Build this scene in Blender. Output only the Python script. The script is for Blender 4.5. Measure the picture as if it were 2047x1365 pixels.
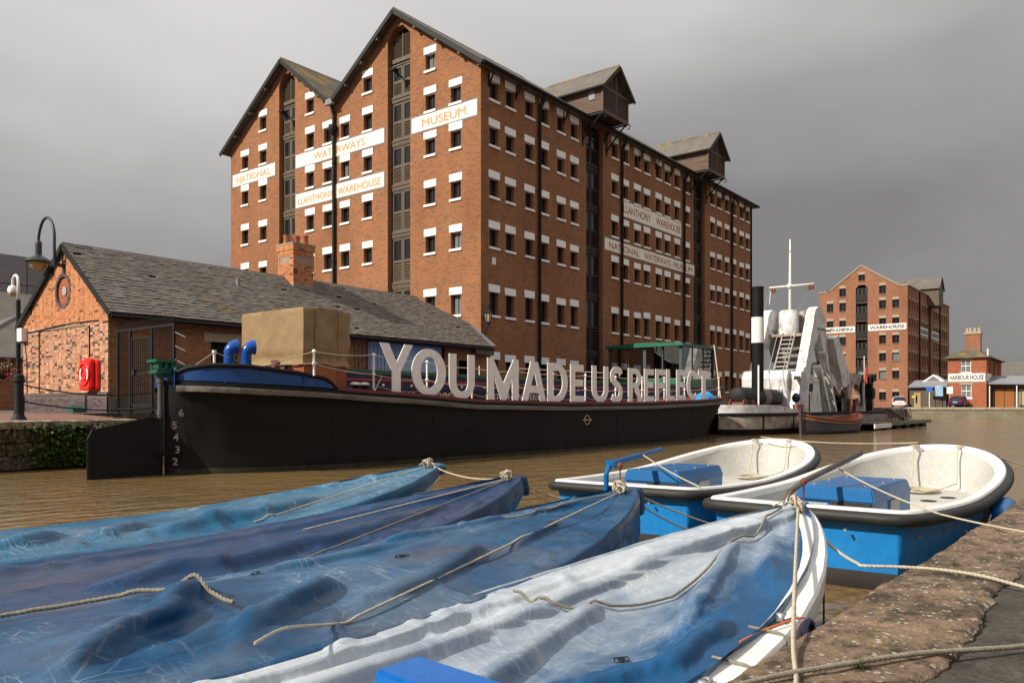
import bpy, bmesh, math, random
from mathutils import Vector, Matrix, noise
random.seed(7)
R = math.radians
scene = bpy.context.scene
COL = scene.collection
for o in list(bpy.data.objects): bpy.data.objects.remove(o)

# ------------------------------------------------------------------ camera
# world axes: +X runs along the dock, +Y across it; the viewpoint is the origin, 1.5 m above the water (z = 0)
cam = bpy.data.cameras.new('camera'); camo = bpy.data.objects.new('camera', cam); COL.objects.link(camo)
cam.sensor_width = 36; cam.lens = 36*1584/2047; cam.shift_y = 0.0628
cam.clip_start = 0.1; cam.clip_end = 6000
camo.location = (0, 0, 1.5)
FW = Vector((.7875, .6163, 0)).normalized()
camo.rotation_euler = FW.to_track_quat('-Z', 'Y').to_euler()
scene.camera = camo

# ------------------------------------------------------------------ sky, sun, exposure
SUN = Vector((-.75, .31, .58)).normalized()
world = bpy.data.worlds.new('World'); scene.world = world; world.use_nodes = True
wt = world.node_tree; wn = wt.nodes; wl = wt.links
bg = wn['Background']; bg.inputs[1].default_value = 0.1
sky = wn.new('ShaderNodeTexSky'); sky.sky_type = 'NISHITA'; sky.sun_disc = False
sky.sun_elevation = math.asin(SUN.z); sky.sun_rotation = math.atan2(SUN.x, SUN.y)
tc = wn.new('ShaderNodeTexCoord'); sep = wn.new('ShaderNodeSeparateXYZ'); wl.new(tc.outputs['Generated'], sep.inputs[0])
mp = wn.new('ShaderNodeMapping'); mp.inputs['Scale'].default_value = (1.0, 1.0, 2.6); wl.new(tc.outputs['Generated'], mp.inputs[0])
n1 = wn.new('ShaderNodeTexNoise'); n1.inputs['Scale'].default_value = 1.5; n1.inputs['Detail'].default_value = 4; n1.inputs['Roughness'].default_value = .45
wl.new(mp.outputs[0], n1.inputs['Vector'])
ad = wn.new('ShaderNodeMath'); ad.operation = 'MULTIPLY_ADD'; ad.inputs[1].default_value = .54; ad.inputs[2].default_value = -.27
wl.new(n1.outputs['Fac'], ad.inputs[0])
su = wn.new('ShaderNodeMath'); su.operation = 'ADD'; wl.new(sep.outputs['Z'], su.inputs[0]); wl.new(ad.outputs[0], su.inputs[1])
rp = wn.new('ShaderNodeValToRGB'); wl.new(su.outputs[0], rp.inputs[0])
e = rp.color_ramp.elements
e[0].position = .02; e[0].color = (.185, .179, .179, 1)
e[1].position = 1.0; e[1].color = (.76, .745, .735, 1)
for p, c in ((.14, (.205, .198, .197, 1)), (.27, (.325, .314, .313, 1)), (.42, (.52, .503, .50, 1)), (.60, (.69, .67, .665, 1))):
    q = e.new(p); q.color = c
sc = wn.new('ShaderNodeVectorMath'); sc.operation = 'SCALE'; sc.inputs['Scale'].default_value = 10.0; wl.new(rp.outputs[0], sc.inputs[0])
mx = wn.new('ShaderNodeMix'); mx.data_type = 'RGBA'; mx.inputs[0].default_value = .985
wl.new(sky.outputs[0], mx.inputs[6]); wl.new(sc.outputs[0], mx.inputs[7]); wl.new(mx.outputs[2], bg.inputs[0])
sl = bpy.data.lights.new('sun', 'SUN'); sl.energy = 5.0; sl.angle = R(.5); sl.color = (1, .93, .82)
so = bpy.data.objects.new('sun', sl); COL.objects.link(so)
so.rotation_euler = (-SUN).to_track_quat('-Z', 'Y').to_euler()
scene.view_settings.view_transform = 'Standard'; scene.view_settings.look = 'None'
scene.view_settings.exposure = 0.22; scene.view_settings.gamma = 1; scene.view_settings.use_curve_mapping = False

# ------------------------------------------------------------------ helpers: objects
def tag(o, label=None, cat=None, group=None, kind=None):
    if label: o['label'] = label
    if cat: o['category'] = cat
    if group: o['group'] = group
    if kind: o['kind'] = kind
    return o
def thing(name, label, cat, loc=(0, 0, 0), rz=0, group=None):
    o = bpy.data.objects.new(name, None); COL.objects.link(o); o.location = loc; o.rotation_euler = (0, 0, rz)
    o.empty_display_size = .1
    return tag(o, label, cat, group)
def basis(o):
    m = Matrix.LocRotScale(o.location, o.rotation_euler.to_quaternion(), o.scale)
    return (basis(o.parent) @ o.matrix_parent_inverse @ m) if o.parent else m
def O(name, mesh, m=None, parent=None, loc=(0, 0, 0), rz=0, world=False, scale=(1, 1, 1)):
    """one mesh object; world=True: mesh data is in world coordinates although it is parented"""
    o = bpy.data.objects.new(name, mesh); COL.objects.link(o)
    if m is not None and not mesh.materials: mesh.materials.append(m)
    o.location = loc; o.rotation_euler = (0, 0, rz); o.scale = scale
    if parent:
        o.parent = parent
        if world: o.matrix_parent_inverse = basis(parent).inverted()
    return o
def S(o):
    o['kind'] = 'structure'; return o
def ST(o):
    o['kind'] = 'stuff'; return o

class MB:
    def __init__(s): s.v = []; s.f = []
    def add(s, vs, fs):
        n = len(s.v); s.v += [tuple(v) for v in vs]; s.f += [tuple(i+n for i in f) for f in fs]; return s
    def box(s, x0, x1, y0, y1, z0, z1):
        return s.add([(x, y, z) for x in (x0, x1) for y in (y0, y1) for z in (z0, z1)],
                     [(0, 1, 3, 2), (4, 6, 7, 5), (0, 4, 5, 1), (2, 3, 7, 6), (0, 2, 6, 4), (1, 5, 7, 3)])
    def obox(s, c, sx, sy, sz, M):
        return s.add([Vector(c) + M @ Vector((x, y, z)) for x in (-sx/2, sx/2) for y in (-sy/2, sy/2) for z in (-sz/2, sz/2)],
                     [(0, 1, 3, 2), (4, 6, 7, 5), (0, 4, 5, 1), (2, 3, 7, 6), (0, 2, 6, 4), (1, 5, 7, 3)])
    def bar(s, p, q, w, h=None, up=(0, 0, 1)):
        p = Vector(p); q = Vector(q); d = (q-p); L = d.length; d.normalize(); u = Vector(up)
        a = u.cross(d)
        if a.length < 1e-4: a = Vector((1, 0, 0)).cross(d)
        a.normalize(); b = d.cross(a)
        return s.obox((p+q)/2, L, w, h or w, Matrix((d, a, b)).transposed())
    def tube(s, pts, r, n=8, cap=True, closed=False):
        pts = [Vector(p) for p in pts]; k = len(pts)
        rr = r if isinstance(r, (list, tuple)) else [r]*k
        base = len(s.v); a = None
        for i, p in enumerate(pts):
            if closed: t = pts[(i+1) % k]-pts[i-1]
            else: t = pts[min(i+1, k-1)]-pts[max(i-1, 0)]
            t.normalize()
            if a is None: a = t.orthogonal().normalized()
            a = (a - t*a.dot(t))
            if a.length < 1e-5: a = t.orthogonal()
            a.normalize(); b = t.cross(a)
            for j in range(n):
                g = 2*math.pi*j/n; s.v.append(tuple(p + (a*math.cos(g)+b*math.sin(g))*rr[i]))
        for i in range(k if closed else k-1):
            i2 = (i+1) % k
            for j in range(n):
                j2 = (j+1) % n
                s.f.append((base+i*n+j, base+i*n+j2, base+i2*n+j2, base+i2*n+j))
        if cap and not closed:
            s.f.append(tuple(base+j for j in range(n))[::-1]); s.f.append(tuple(base+(k-1)*n+j for j in range(n)))
        return s
    def lathe(s, prof, c=(0, 0, 0), n=16, M=None):
        base = len(s.v); c = Vector(c)
        for r_, z in prof:
            for j in range(n):
                g = 2*math.pi*j/n; p = Vector((r_*math.cos(g), r_*math.sin(g), z)); p = M @ p if M else p
                s.v.append(tuple(c+p))
        for i in range(len(prof)-1):
            for j in range(n):
                j2 = (j+1) % n; s.f.append((base+i*n+j, base+i*n+j2, base+(i+1)*n+j2, base+(i+1)*n+j))
        s.f.append(tuple(base+j for j in range(n))[::-1]); s.f.append(tuple(base+(len(prof)-1)*n+j for j in range(n)))
        return s
    def prism(s, poly, fn, d0, d1):
        """poly 2D, fn(u, v, d) -> xyz"""
        n = len(poly); base = len(s.v)
        s.v += [tuple(fn(u, v, d0)) for u, v in poly]+[tuple(fn(u, v, d1)) for u, v in poly]
        s.f.append(tuple(base+i for i in range(n))[::-1]); s.f.append(tuple(base+n+i for i in range(n)))
        for i in range(n):
            j = (i+1) % n; s.f.append((base+i, base+j, base+n+j, base+n+i))
        return s
    def grid(s, rows):
        base = len(s.v); k = len(rows[0])
        for r_ in rows: s.v += [tuple(p) for p in r_]
        for i in range(len(rows)-1):
            for j in range(k-1): s.f.append((base+i*k+j, base+i*k+j+1, base+(i+1)*k+j+1, base+(i+1)*k+j))
        return s
    def mesh(s, name, smooth=False, fix=True, sharp=None):
        me = bpy.data.meshes.new(name); me.from_pydata(s.v, [], s.f)
        if fix:
            bm = bmesh.new(); bm.from_mesh(me); bmesh.ops.recalc_face_normals(bm, faces=bm.faces); bm.to_mesh(me); bm.free()
        if smooth:
            for p in me.polygons: p.use_smooth = True
            if sharp: me.set_sharp_from_angle(angle=R(sharp))
        me.update(); return me
    def build(s, name, m, parent=None, smooth=False, world=True, sharp=None, fix=True, **k):
        return O(name, s.mesh(name, smooth, fix, sharp), m, parent, world=world and parent is not None, **k)

FX = lambda X: (lambda u, v, d: (X+d, u, v))     # 2D (Y, z) on a face X = const
FY = lambda Y: (lambda u, v, d: (u, Y+d, v))     # 2D (X, z) on a face Y = const
def plate(name, outline, holes, fn, d0, d1):
    """a flat wall of real thickness with rectangular openings"""
    cu = bpy.data.curves.new('c', 'CURVE'); cu.dimensions = '2D'; cu.fill_mode = 'BOTH'; cu.extrude = .5
    for lp in [outline]+holes:
        sp = cu.splines.new('POLY'); sp.points.add(len(lp)-1); sp.use_cyclic_u = True
        for p, (a, b) in zip(sp.points, lp): p.co = (a, b, 0, 1)
    ob = bpy.data.objects.new('c', cu); COL.objects.link(ob)
    dg = bpy.context.evaluated_depsgraph_get(); me = bpy.data.meshes.new_from_object(ob.evaluated_get(dg))
    bpy.data.objects.remove(ob); bpy.data.curves.remove(cu)
    for v in me.vertices: v.co = fn(v.co.x, v.co.y, d0 + (v.co.z+.5)*(d1-d0))
    bm = bmesh.new(); bm.from_mesh(me); bmesh.ops.remove_doubles(bm, verts=bm.verts, dist=1e-4)
    bmesh.ops.recalc_face_normals(bm, faces=bm.faces); bm.to_mesh(me); bm.free()
    for p in me.polygons: p.use_smooth = False
    me.name = name; me.materials.clear(); return me
def rect(a0, a1, b0, b1): return [(a0, b0), (a1, b0), (a1, b1), (a0, b1)]
def text_mesh(s, w=None, h=None, depth=.01, bold=0.0, space=1.0):
    """lettering, upright, reading along +X and facing -Y, lower left corner at the origin, fitted to w x h"""
    cu = bpy.data.curves.new('t', 'FONT'); cu.body = s; cu.extrude = .5; cu.offset = bold; cu.size = 1; cu.space_character = space
    cu.resolution_u = 4
    ob = bpy.data.objects.new('t', cu); COL.objects.link(ob)
    dg = bpy.context.evaluated_depsgraph_get(); me = bpy.data.meshes.new_from_object(ob.evaluated_get(dg))
    bpy.data.objects.remove(ob); bpy.data.curves.remove(cu)
    xs = [v.co.x for v in me.vertices]; ys = [v.co.y for v in me.vertices]
    sx = w/(max(xs)-min(xs)) if w else None; sy = h/(max(ys)-min(ys)) if h else None
    sx = sx or sy; sy = sy or sx; x0, y0 = min(xs), min(ys)
    for v in me.vertices: v.co = ((v.co.x-x0)*sx, -(v.co.z+.5)*depth, (v.co.y-y0)*sy)
    bm = bmesh.new(); bm.from_mesh(me); bmesh.ops.recalc_face_normals(bm, faces=bm.faces); bm.to_mesh(me); bm.free()
    for p in me.polygons: p.use_smooth = False
    me.materials.clear(); me.name = 'lettering'; return me
NX = R(-90)     # rotation that turns a thing facing -Y to face -X

# ------------------------------------------------------------------ helpers: materials
def nodes(name):
    m = bpy.data.materials.new(name); m.use_nodes = True
    return m, m.node_tree, m.node_tree.nodes['Principled BSDF']
class NT:
    def __init__(s, t): s.t = t
    def n(s, ty, **k):
        x = s.t.nodes.new('ShaderNode'+ty)
        for a, b in k.items(): setattr(x, a, b)
        return x
    def link(s, a, b): s.t.links.new(a, b)
    def val(s, i, v):
        if hasattr(v, 'is_output') or isinstance(v, bpy.types.NodeSocket): s.link(v, i)
        else: i.default_value = v
    def math(s, op, a, b=0.0, c=0.0, clamp=False):
        x = s.n('Math', operation=op); x.use_clamp = clamp
        for i, v in zip(x.inputs, (a, b, c)): s.val(i, v)
        return x.outputs[0]
    def mix(s, f, a, b, mode='MIX'):
        x = s.n('Mix', data_type='RGBA', blend_type=mode); s.val(x.inputs[0], f); s.val(x.inputs[6], a); s.val(x.inputs[7], b)
        return x.outputs[2]
    def coord(s, scale=(1, 1, 1), kind='Object', rot=(0, 0, 0), off=None):
        c = s.n('TexCoord').outputs[kind]; m = s.n('Mapping'); s.link(c, m.inputs[0])
        m.inputs['Scale'].default_value = scale; m.inputs['Rotation'].default_value = rot
        if off is not None: s.link(off, m.inputs['Location'])
        return m.outputs[0]
    def noise(s, vec, scale, detail=4, rough=.55, dist=0):
        x = s.n('TexNoise'); s.link(vec, x.inputs['Vector'])
        x.inputs['Scale'].default_value = scale; x.inputs['Detail'].default_value = detail; x.inputs['Roughness'].default_value = rough
        x.inputs['Distortion'].default_value = dist
        return x.outputs['Fac']
    def ramp(s, f, stops, interp='LINEAR'):
        x = s.n('ValToRGB'); s.link(f, x.inputs[0]); x.color_ramp.interpolation = interp; e = x.color_ramp.elements
        while len(e) < len(stops): e.new(.5)
        for el, (p, c) in zip(e, stops):
            el.position = p; el.color = c if len(c) == 4 else (*c, 1)
        return x.outputs[0]
    def fr(s, f, a, b):      # remap to 0..1, clamped
        x = s.n('MapRange'); s.link(f, x.inputs[0]); x.inputs[1].default_value = a; x.inputs[2].default_value = b
        return x.outputs[0]
    def bump(s, h, strength, dist, bsdf, normal=None):
        x = s.n('Bump'); x.inputs['Strength'].default_value = strength; x.inputs['Distance'].default_value = dist; s.link(h, x.inputs['Height'])
        if normal is not None: s.link(normal, x.inputs['Normal'])
        if bsdf is not None: s.link(x.outputs[0], bsdf.inputs['Normal'])
        return x.outputs[0]
def c4(c): return (*c, 1) if len(c) == 3 else c
def worn(name, col, col2=None, rough=.6, scale=3, amt=.5, metal=0, bump=.15, bscale=40, stretch=(1, 1, 1), spec=.35, lo=.35, hi=.7, rvar=.15, fine=.25):
    """painted or natural surface: two tones in an uneven mottling, fine grain, fine relief"""
    m, t, b = nodes(name); N = NT(t)
    oi = N.n('ObjectInfo'); cb = N.n('CombineXYZ'); k = N.math('MULTIPLY', oi.outputs['Random'], 37.0)
    for i in range(3): N.link(k, cb.inputs[i])
    v = N.coord(stretch, off=cb.outputs[0])
    a = N.noise(v, scale, 6, .6); g = N.noise(v, scale*9, 3, .6)
    col2 = col2 or tuple(x*.55 for x in col)
    f = N.math('MULTIPLY', N.fr(a, lo, hi), amt)
    base = N.mix(f, c4(col), c4(col2))
    gr = N.math('MULTIPLY_ADD', N.math('SUBTRACT', g, .5), fine*2, 1.0)
    sv = N.n('VectorMath', operation='SCALE'); N.link(base, sv.inputs[0]); N.link(gr, sv.inputs['Scale'])
    N.link(sv.outputs[0], b.inputs['Base Color'])
    N.link(N.math('MULTIPLY_ADD', N.math('SUBTRACT', a, .5), rvar*2, rough, clamp=True), b.inputs['Roughness'])
    b.inputs['Metallic'].default_value = metal; b.inputs['Specular IOR Level'].default_value = spec
    if bump: N.bump(N.noise(v, bscale, 4, .6), bump, .01, b)
    return m
def wall_uv(N):
    """(along, up) coordinates on any vertical wall, from the face normal"""
    g = N.n('NewGeometry'); s = N.n('SeparateXYZ'); N.link(g.outputs['Normal'], s.inputs[0])
    p = N.n('SeparateXYZ'); N.link(N.n('TexCoord').outputs['Object'], p.inputs[0])
    ax = N.math('ABSOLUTE', s.outputs[0]); ay = N.math('ABSOLUTE', s.outputs[1])
    k = N.math('GREATER_THAN', ax, ay)
    u = N.math('ADD', N.math('MULTIPLY', k, p.outputs[1]), N.math('MULTIPLY', N.math('SUBTRACT', 1.0, k), p.outputs[0]))
    c = N.n('CombineXYZ'); N.link(u, c.inputs[0]); N.link(p.outputs[2], c.inputs[1])
    return c.outputs[0], p.outputs[2], N.n('TexCoord').outputs['Object']
def brickwork(name, c1, c2, dark, mortar, w=.235, h=.078, bias=-.1, stain=.45, msize=.012, pale=None):
    m, t, b = nodes(name); N = NT(t); uv, z, obj = wall_uv(N)
    x = N.n('TexBrick'); N.link(uv, x.inputs['Vector']); x.offset = .5
    x.inputs['Scale'].default_value = 1; x.inputs['Brick Width'].default_value = w; x.inputs['Row Height'].default_value = h
    x.inputs['Mortar Size'].default_value = msize; x.inputs['Mortar Smooth'].default_value = .3; x.inputs['Bias'].default_value = bias
    x.inputs['Color1'].default_value = c4(c1); x.inputs['Color2'].default_value = c4(c2); x.inputs['Mortar'].default_value = c4(mortar)
    x2 = N.n('TexBrick'); N.link(uv, x2.inputs['Vector']); x2.offset = .5
    x2.inputs['Scale'].default_value = 1; x2.inputs['Brick Width'].default_value = w; x2.inputs['Row Height'].default_value = h
    x2.inputs['Mortar Size'].default_value = 0; x2.inputs['Color1'].default_value = (0, 0, 0, 1); x2.inputs['Color2'].default_value = (1, 1, 1, 1)
    wn_ = N.noise(N.coord((1, 1, 1)), 2.1, 4, .6)
    k = N.math('MULTIPLY', N.fr(N.math('ADD', x2.outputs['Color'], N.math('MULTIPLY', N.math('SUBTRACT', wn_, .5), .8)), .78, .9), N.math('SUBTRACT', 1.0, x.outputs['Fac']))
    base = N.mix(N.math('MULTIPLY', k, .55), x.outputs['Color'], c4(dark))
    big = N.noise(N.coord((1, 1, .45)), .35, 6, .62)
    f = N.math('MULTIPLY', N.fr(big, .42, .72), stain)
    base = N.mix(f, base, c4(tuple(q*.42 for q in c1)))
    big2 = N.noise(N.coord((1, 1, 1)), .8, 5, .6)
    base = N.mix(N.math('MULTIPLY', N.fr(big2, .55, .8), .35), base, c4(pale or tuple(min(1, q*1.35) for q in c1)))
    N.link(base, b.inputs['Base Color']); b.inputs['Roughness'].default_value = .9; b.inputs['Specular IOR Level'].default_value = .2
    nb = N.bump(x.outputs['Fac'], -.55, .012, None)
    N.bump(N.noise(N.coord((1, 1, 1)), 30, 4, .7), .35, .02, b, nb)
    return m
def islands(name, stops, rough=.85, stain=.3, scale=2.5, bump=.3, bscale=45, spec=.25, tint=None, tintscale=1.0, tintlo=.6, tinthi=.7):
    """single pieces (bricks, slates): each its own tone"""
    m, t, b = nodes(name); N = NT(t)
    g = N.n('NewGeometry'); oi = N.n('ObjectInfo')
    r_ = N.math('FRACT', N.math('ADD', g.outputs['Random Per Island'], N.math('MULTIPLY', oi.outputs['Random'], 7.31)))
    gp = g.outputs['Position']
    mv = N.n('Mapping'); N.link(gp, mv.inputs[0]); v = mv.outputs[0]
    base = N.ramp(r_, stops)
    a = N.noise(v, scale, 6, .65); fine = N.noise(v, scale*14, 3, .6)
    base = N.mix(N.math('MULTIPLY', N.fr(a, .45, .75), stain), base, (.03, .025, .022, 1))
    if tint:
        a2 = N.noise(v, tintscale, 8, .7); base = N.mix(N.math('MULTIPLY', N.fr(a2, tintlo, tinthi), .8), base, c4(tint))
    sv = N.n('VectorMath', operation='SCALE'); N.link(base, sv.inputs[0]); N.link(N.math('MULTIPLY_ADD', fine, .7, .65), sv.inputs['Scale'])
    N.link(sv.outputs[0], b.inputs['Base Color']); b.inputs['Roughness'].default_value = rough; b.inputs['Specular IOR Level'].default_value = spec
    N.bump(N.noise(v, bscale, 4, .65), bump, .01, b)
    return m

M = {}
M['brick'] = brickwork('warehouse_brick', (.345, .122, .043), (.235, .076, .028), (.10, .05, .03), (.27, .185, .115), w=.215, h=.07, stain=.45)
M['brick_far'] = brickwork('far_brick', (.31, .112, .048), (.22, .072, .032), (.12, .06, .04), (.3, .22, .17), w=.3, h=.1, stain=.4)
M['brick_house'] = brickwork('house_brick', (.36, .095, .038), (.29, .07, .03), (.16, .06, .035), (.3, .17, .11), w=.3, h=.1, stain=.2)
M['mortar'] = worn('mortar', (.34, .26, .19), (.2, .15, .11), .95, 6, .6)
M['brick_piece'] = islands('brick_piece', ((0, (.56, .30, .18)), (.25, (.45, .20, .10)), (.5, (.62, .38, .25)), (.72, (.44, .19, .10)), (.80, (.46, .24, .15)), (.85, (.07, .05, .05)), (1, (.17, .11, .09))), stain=.22, scale=1.6)
M['brick_orange'] = islands('brick_orange', ((0, (.52, .21, .09)), (.4, (.60, .27, .12)), (.8, (.50, .19, .085)), (.93, (.42, .15, .07)), (.95, (.14, .07, .05)), (1, (.2, .1, .07))), stain=.2, scale=1.6)
M['blue_brick'] = islands('blue_brick', ((0, (.075, .055, .06)), (.5, (.12, .085, .085)), (1, (.16, .11, .10))), rough=.55, stain=.15)
M['slate'] = islands('slate', ((0, (.115, .098, .085)), (.35, (.15, .13, .112)), (.6, (.13, .114, .10)), (.85, (.175, .152, .13)), (1, (.105, .09, .078))), rough=.75, stain=.35, scale=.9, tint=(.13, .125, .09), tintscale=1.7, tintlo=.55, tinthi=.7)
def lichen_slate():
    m = M['slate']; t = m.node_tree; N = NT(t); b = t.nodes['Principled BSDF']
    old = b.inputs['Base Color'].links[0].from_socket
    g = N.n('NewGeometry').outputs['Position']; mv = N.n('Mapping'); N.link(g, mv.inputs[0])
    a = N.noise(mv.outputs[0], .9, 3, .5); d = N.noise(mv.outputs[0], 7, 5, .65)
    k = N.fr(N.math('ADD', a, N.math('MULTIPLY', d, .8)), 1.08, 1.16)
    x = N.mix(N.math('MULTIPLY', k, .75), old, (.30, .19, .03, 1))
    mv2 = N.n('Mapping'); N.link(g, mv2.inputs[0]); mv2.inputs['Scale'].default_value = (2.2, .35, .35); mv2.inputs['Rotation'].default_value = (0, 0, .25)
    st = N.noise(mv2.outputs[0], 1.3, 5, .7); sp = N.noise(mv.outputs[0], 22, 2, .5)
    k2 = N.math('MULTIPLY', N.fr(st, .5, .7), N.fr(sp, .5, .62))
    N.link(N.mix(N.math('MULTIPLY', k2, .6), x, (.33, .29, .26, 1)), b.inputs['Base Color'])
lichen_slate()
M['roof_far'] = worn('roof_far', (.10, .09, .085), (.17, .15, .11), .8, 1.2, .7, bscale=12, bump=.4)
M['roof_moss'] = worn('roof_moss', (.085, .078, .06), (.26, .16, .03), .85, .8, .8, bscale=14, bump=.5, lo=.45, hi=.65)
M['lead'] = worn('lead', (.22, .23, .25), (.14, .14, .15), .5, 4, .5)
M['white'] = worn('white_paint', (.80, .78, .74), (.55, .52, .47), .55, 5, .35)
M['lintel'] = worn('lintel_paint', (.90, .87, .82), (.72, .67, .6), .65, 4, .3)
M['cream'] = worn('sign_cream', (.88, .81, .69), (.74, .66, .53), .7, 1.4, .4)
M['signborder'] = worn('sign_border', (.22, .21, .22), None, .7)
M['signorange'] = worn('sign_orange', (.60, .21, .07), (.7, .4, .24), .7, 6, .6)
M['signpale'] = worn('sign_pale', (.74, .56, .42), None, .7, 6, .1)
M['signred'] = worn('sign_red', (.33, .055, .035), (.45, .2, .14), .7, 6, .5)
M['timber'] = worn('dark_timber', (.115, .082, .052), (.06, .043, .029), .6, 4, .5, stretch=(1, 1, .3))
M['timber_red'] = worn('red_timber', (.032, .017, .013), (.018, .011, .009), .6, 4, .5)
M['timber_wx'] = worn('weathered_boards', (.16, .105, .075), (.07, .045, .033), .8, 3, .8, stretch=(3, .3, 3), bscale=20, bump=.3)
M['lucam_front'] = worn('hoist_front', (.055, .03, .024), (.03, .018, .014), .75, 5, .6)
M['iron'] = worn('black_iron', (.010, .010, .010), (.022, .018, .015), .6, 8, .4, spec=.25)
M['void'] = worn('dark_interior', (.008, .008, .008), None, .9, 3, .2, bump=0)  # near-black that paints in the darkness of interiors, doorways and holes
def glassy(name, col, rough=.05, spec=.6):
    m, t, b = nodes(name); N = NT(t); b.inputs['Base Color'].default_value = c4(col); b.inputs['Roughness'].default_value = rough
    b.inputs['Specular IOR Level'].default_value = spec
    N.bump(N.noise(N.coord(), 1.5, 2), .06, .05, b); return m
M['pane'] = glassy('window_pane', (.012, .014, .016))
M['pane_pale'] = glassy('pane_pale', (.16, .17, .17), .15)
def clear(name, tint, f=.12):
    m, t, b = nodes(name); N = NT(t)
    tr = N.n('BsdfTransparent'); tr.inputs[0].default_value = c4(tint); gl = N.n('BsdfGlossy'); gl.inputs['Roughness'].default_value = .02
    fr = N.n('LayerWeight'); fr.inputs[0].default_value = .3
    mxs = N.n('MixShader'); N.link(N.math('MULTIPLY_ADD', fr.outputs['Fresnel'], .7, f, clamp=True), mxs.inputs[0]); N.link(tr.outputs[0], mxs.inputs[1]); N.link(gl.outputs[0], mxs.inputs[2])
    N.link(mxs.outputs[0], t.nodes['Material Output'].inputs[0]); return m
M['glass'] = clear('cabin_glass', (.34, .38, .36), .24)
# ------------------------------------------------------------------ the setting
def water_mat():
    m, t, b = nodes('dock_water'); N = NT(t)
    a = N.noise(N.coord((1, 1, 1)), .25, 3)
    N.link(N.mix(N.fr(a, .3, .7), (.20, .13, .055, 1), (.14, .092, .041, 1)), b.inputs['Base Color'])
    b.inputs['Roughness'].default_value = .05; b.inputs['IOR'].default_value = 1.33; b.inputs['Specular IOR Level'].default_value = .5
    v1 = N.coord((.8, 2.0, 1), rot=(0, 0, R(38))); v2 = N.coord((1, 1.7, 1), rot=(0, 0, R(60)))
    h = N.math('ADD', N.math('MULTIPLY', N.noise(v1, 1.7, 3, .5), 1.0), N.math('MULTIPLY', N.noise(v2, 5.5, 3, .5), .30))
    big = N.noise(N.coord((1, 1, 1)), .12, 2)
    N.bump(N.math('MULTIPLY', h, N.math('MULTIPLY_ADD', N.fr(big, .3, .7), .5, .7)), .8, .13, b)
    return m
M['water'] = water_mat()
w = MB(); w.add([(-400, -.5, 0), (113.7, -.5, 0), (113.7, 23.6, 0), (-400, 23.6, 0)], [(0, 1, 2, 3)])
S(w.build('water', M['water']))
w = MB(); w.add([(-400, -.5, -1.6), (113.7, -.5, -1.6), (113.7, 23.6, -1.6), (-400, 23.6, -1.6)], [(0, 1, 2, 3)])
S(w.build('dock_bed', worn('dock_bed', (.08, .06, .035))))
M['tarmac_far'] = worn('quay_tarmac', (.12, .105, .09), (.08, .072, .065), .9, .7, .7, bscale=30)
g = MB()
for x0, x1, y0, y1, za, zb in ((-1500, 113.6, 24.4, 3000, 1.29, 1.29), (113.6, 4000, -3000, 3000, 1.29, 1.29), (10.2, 113.6, 23.4, 24.4, 1.29, 1.29)):
    g.add([(x0, y0, za), (x1, y0, za), (x1, y1, zb), (x0, y1, zb)], [(0, 1, 2, 3)])
S(g.build('ground', M['tarmac_far']))
def paver_mat():
    m, t, b = nodes('quay_pavers'); N = NT(t)
    x = N.n('TexBrick'); N.link(N.coord(), x.inputs['Vector']); x.inputs['Scale'].default_value = 1; x.inputs['Brick Width'].default_value = .21; x.inputs['Row Height'].default_value = .11
    x.inputs['Mortar Size'].default_value = .006; x.inputs['Color1'].default_value = (.24, .10, .07, 1); x.inputs['Color2'].default_value = (.17, .075, .055, 1); x.inputs['Mortar'].default_value = (.1, .07, .05, 1)
    a = N.noise(N.coord(), 1.3, 6, .65)
    N.link(N.mix(N.math('MULTIPLY', N.fr(a, .5, .75), .6), x.outputs['Color'], (.1, .08, .05, 1)), b.inputs['Base Color'])
    b.inputs['Roughness'].default_value = .85; N.bump(x.outputs['Fac'], -.4, .01, b); return m
g = MB(); g.add([(-60, 20.62, 1.16), (10.2, 20.62, 1.16), (10.2, 24.4, 1.285), (-60, 24.4, 1.285)], [(0, 1, 2, 3)])
S(g.build('quay_paving', paver_mat()))

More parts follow.
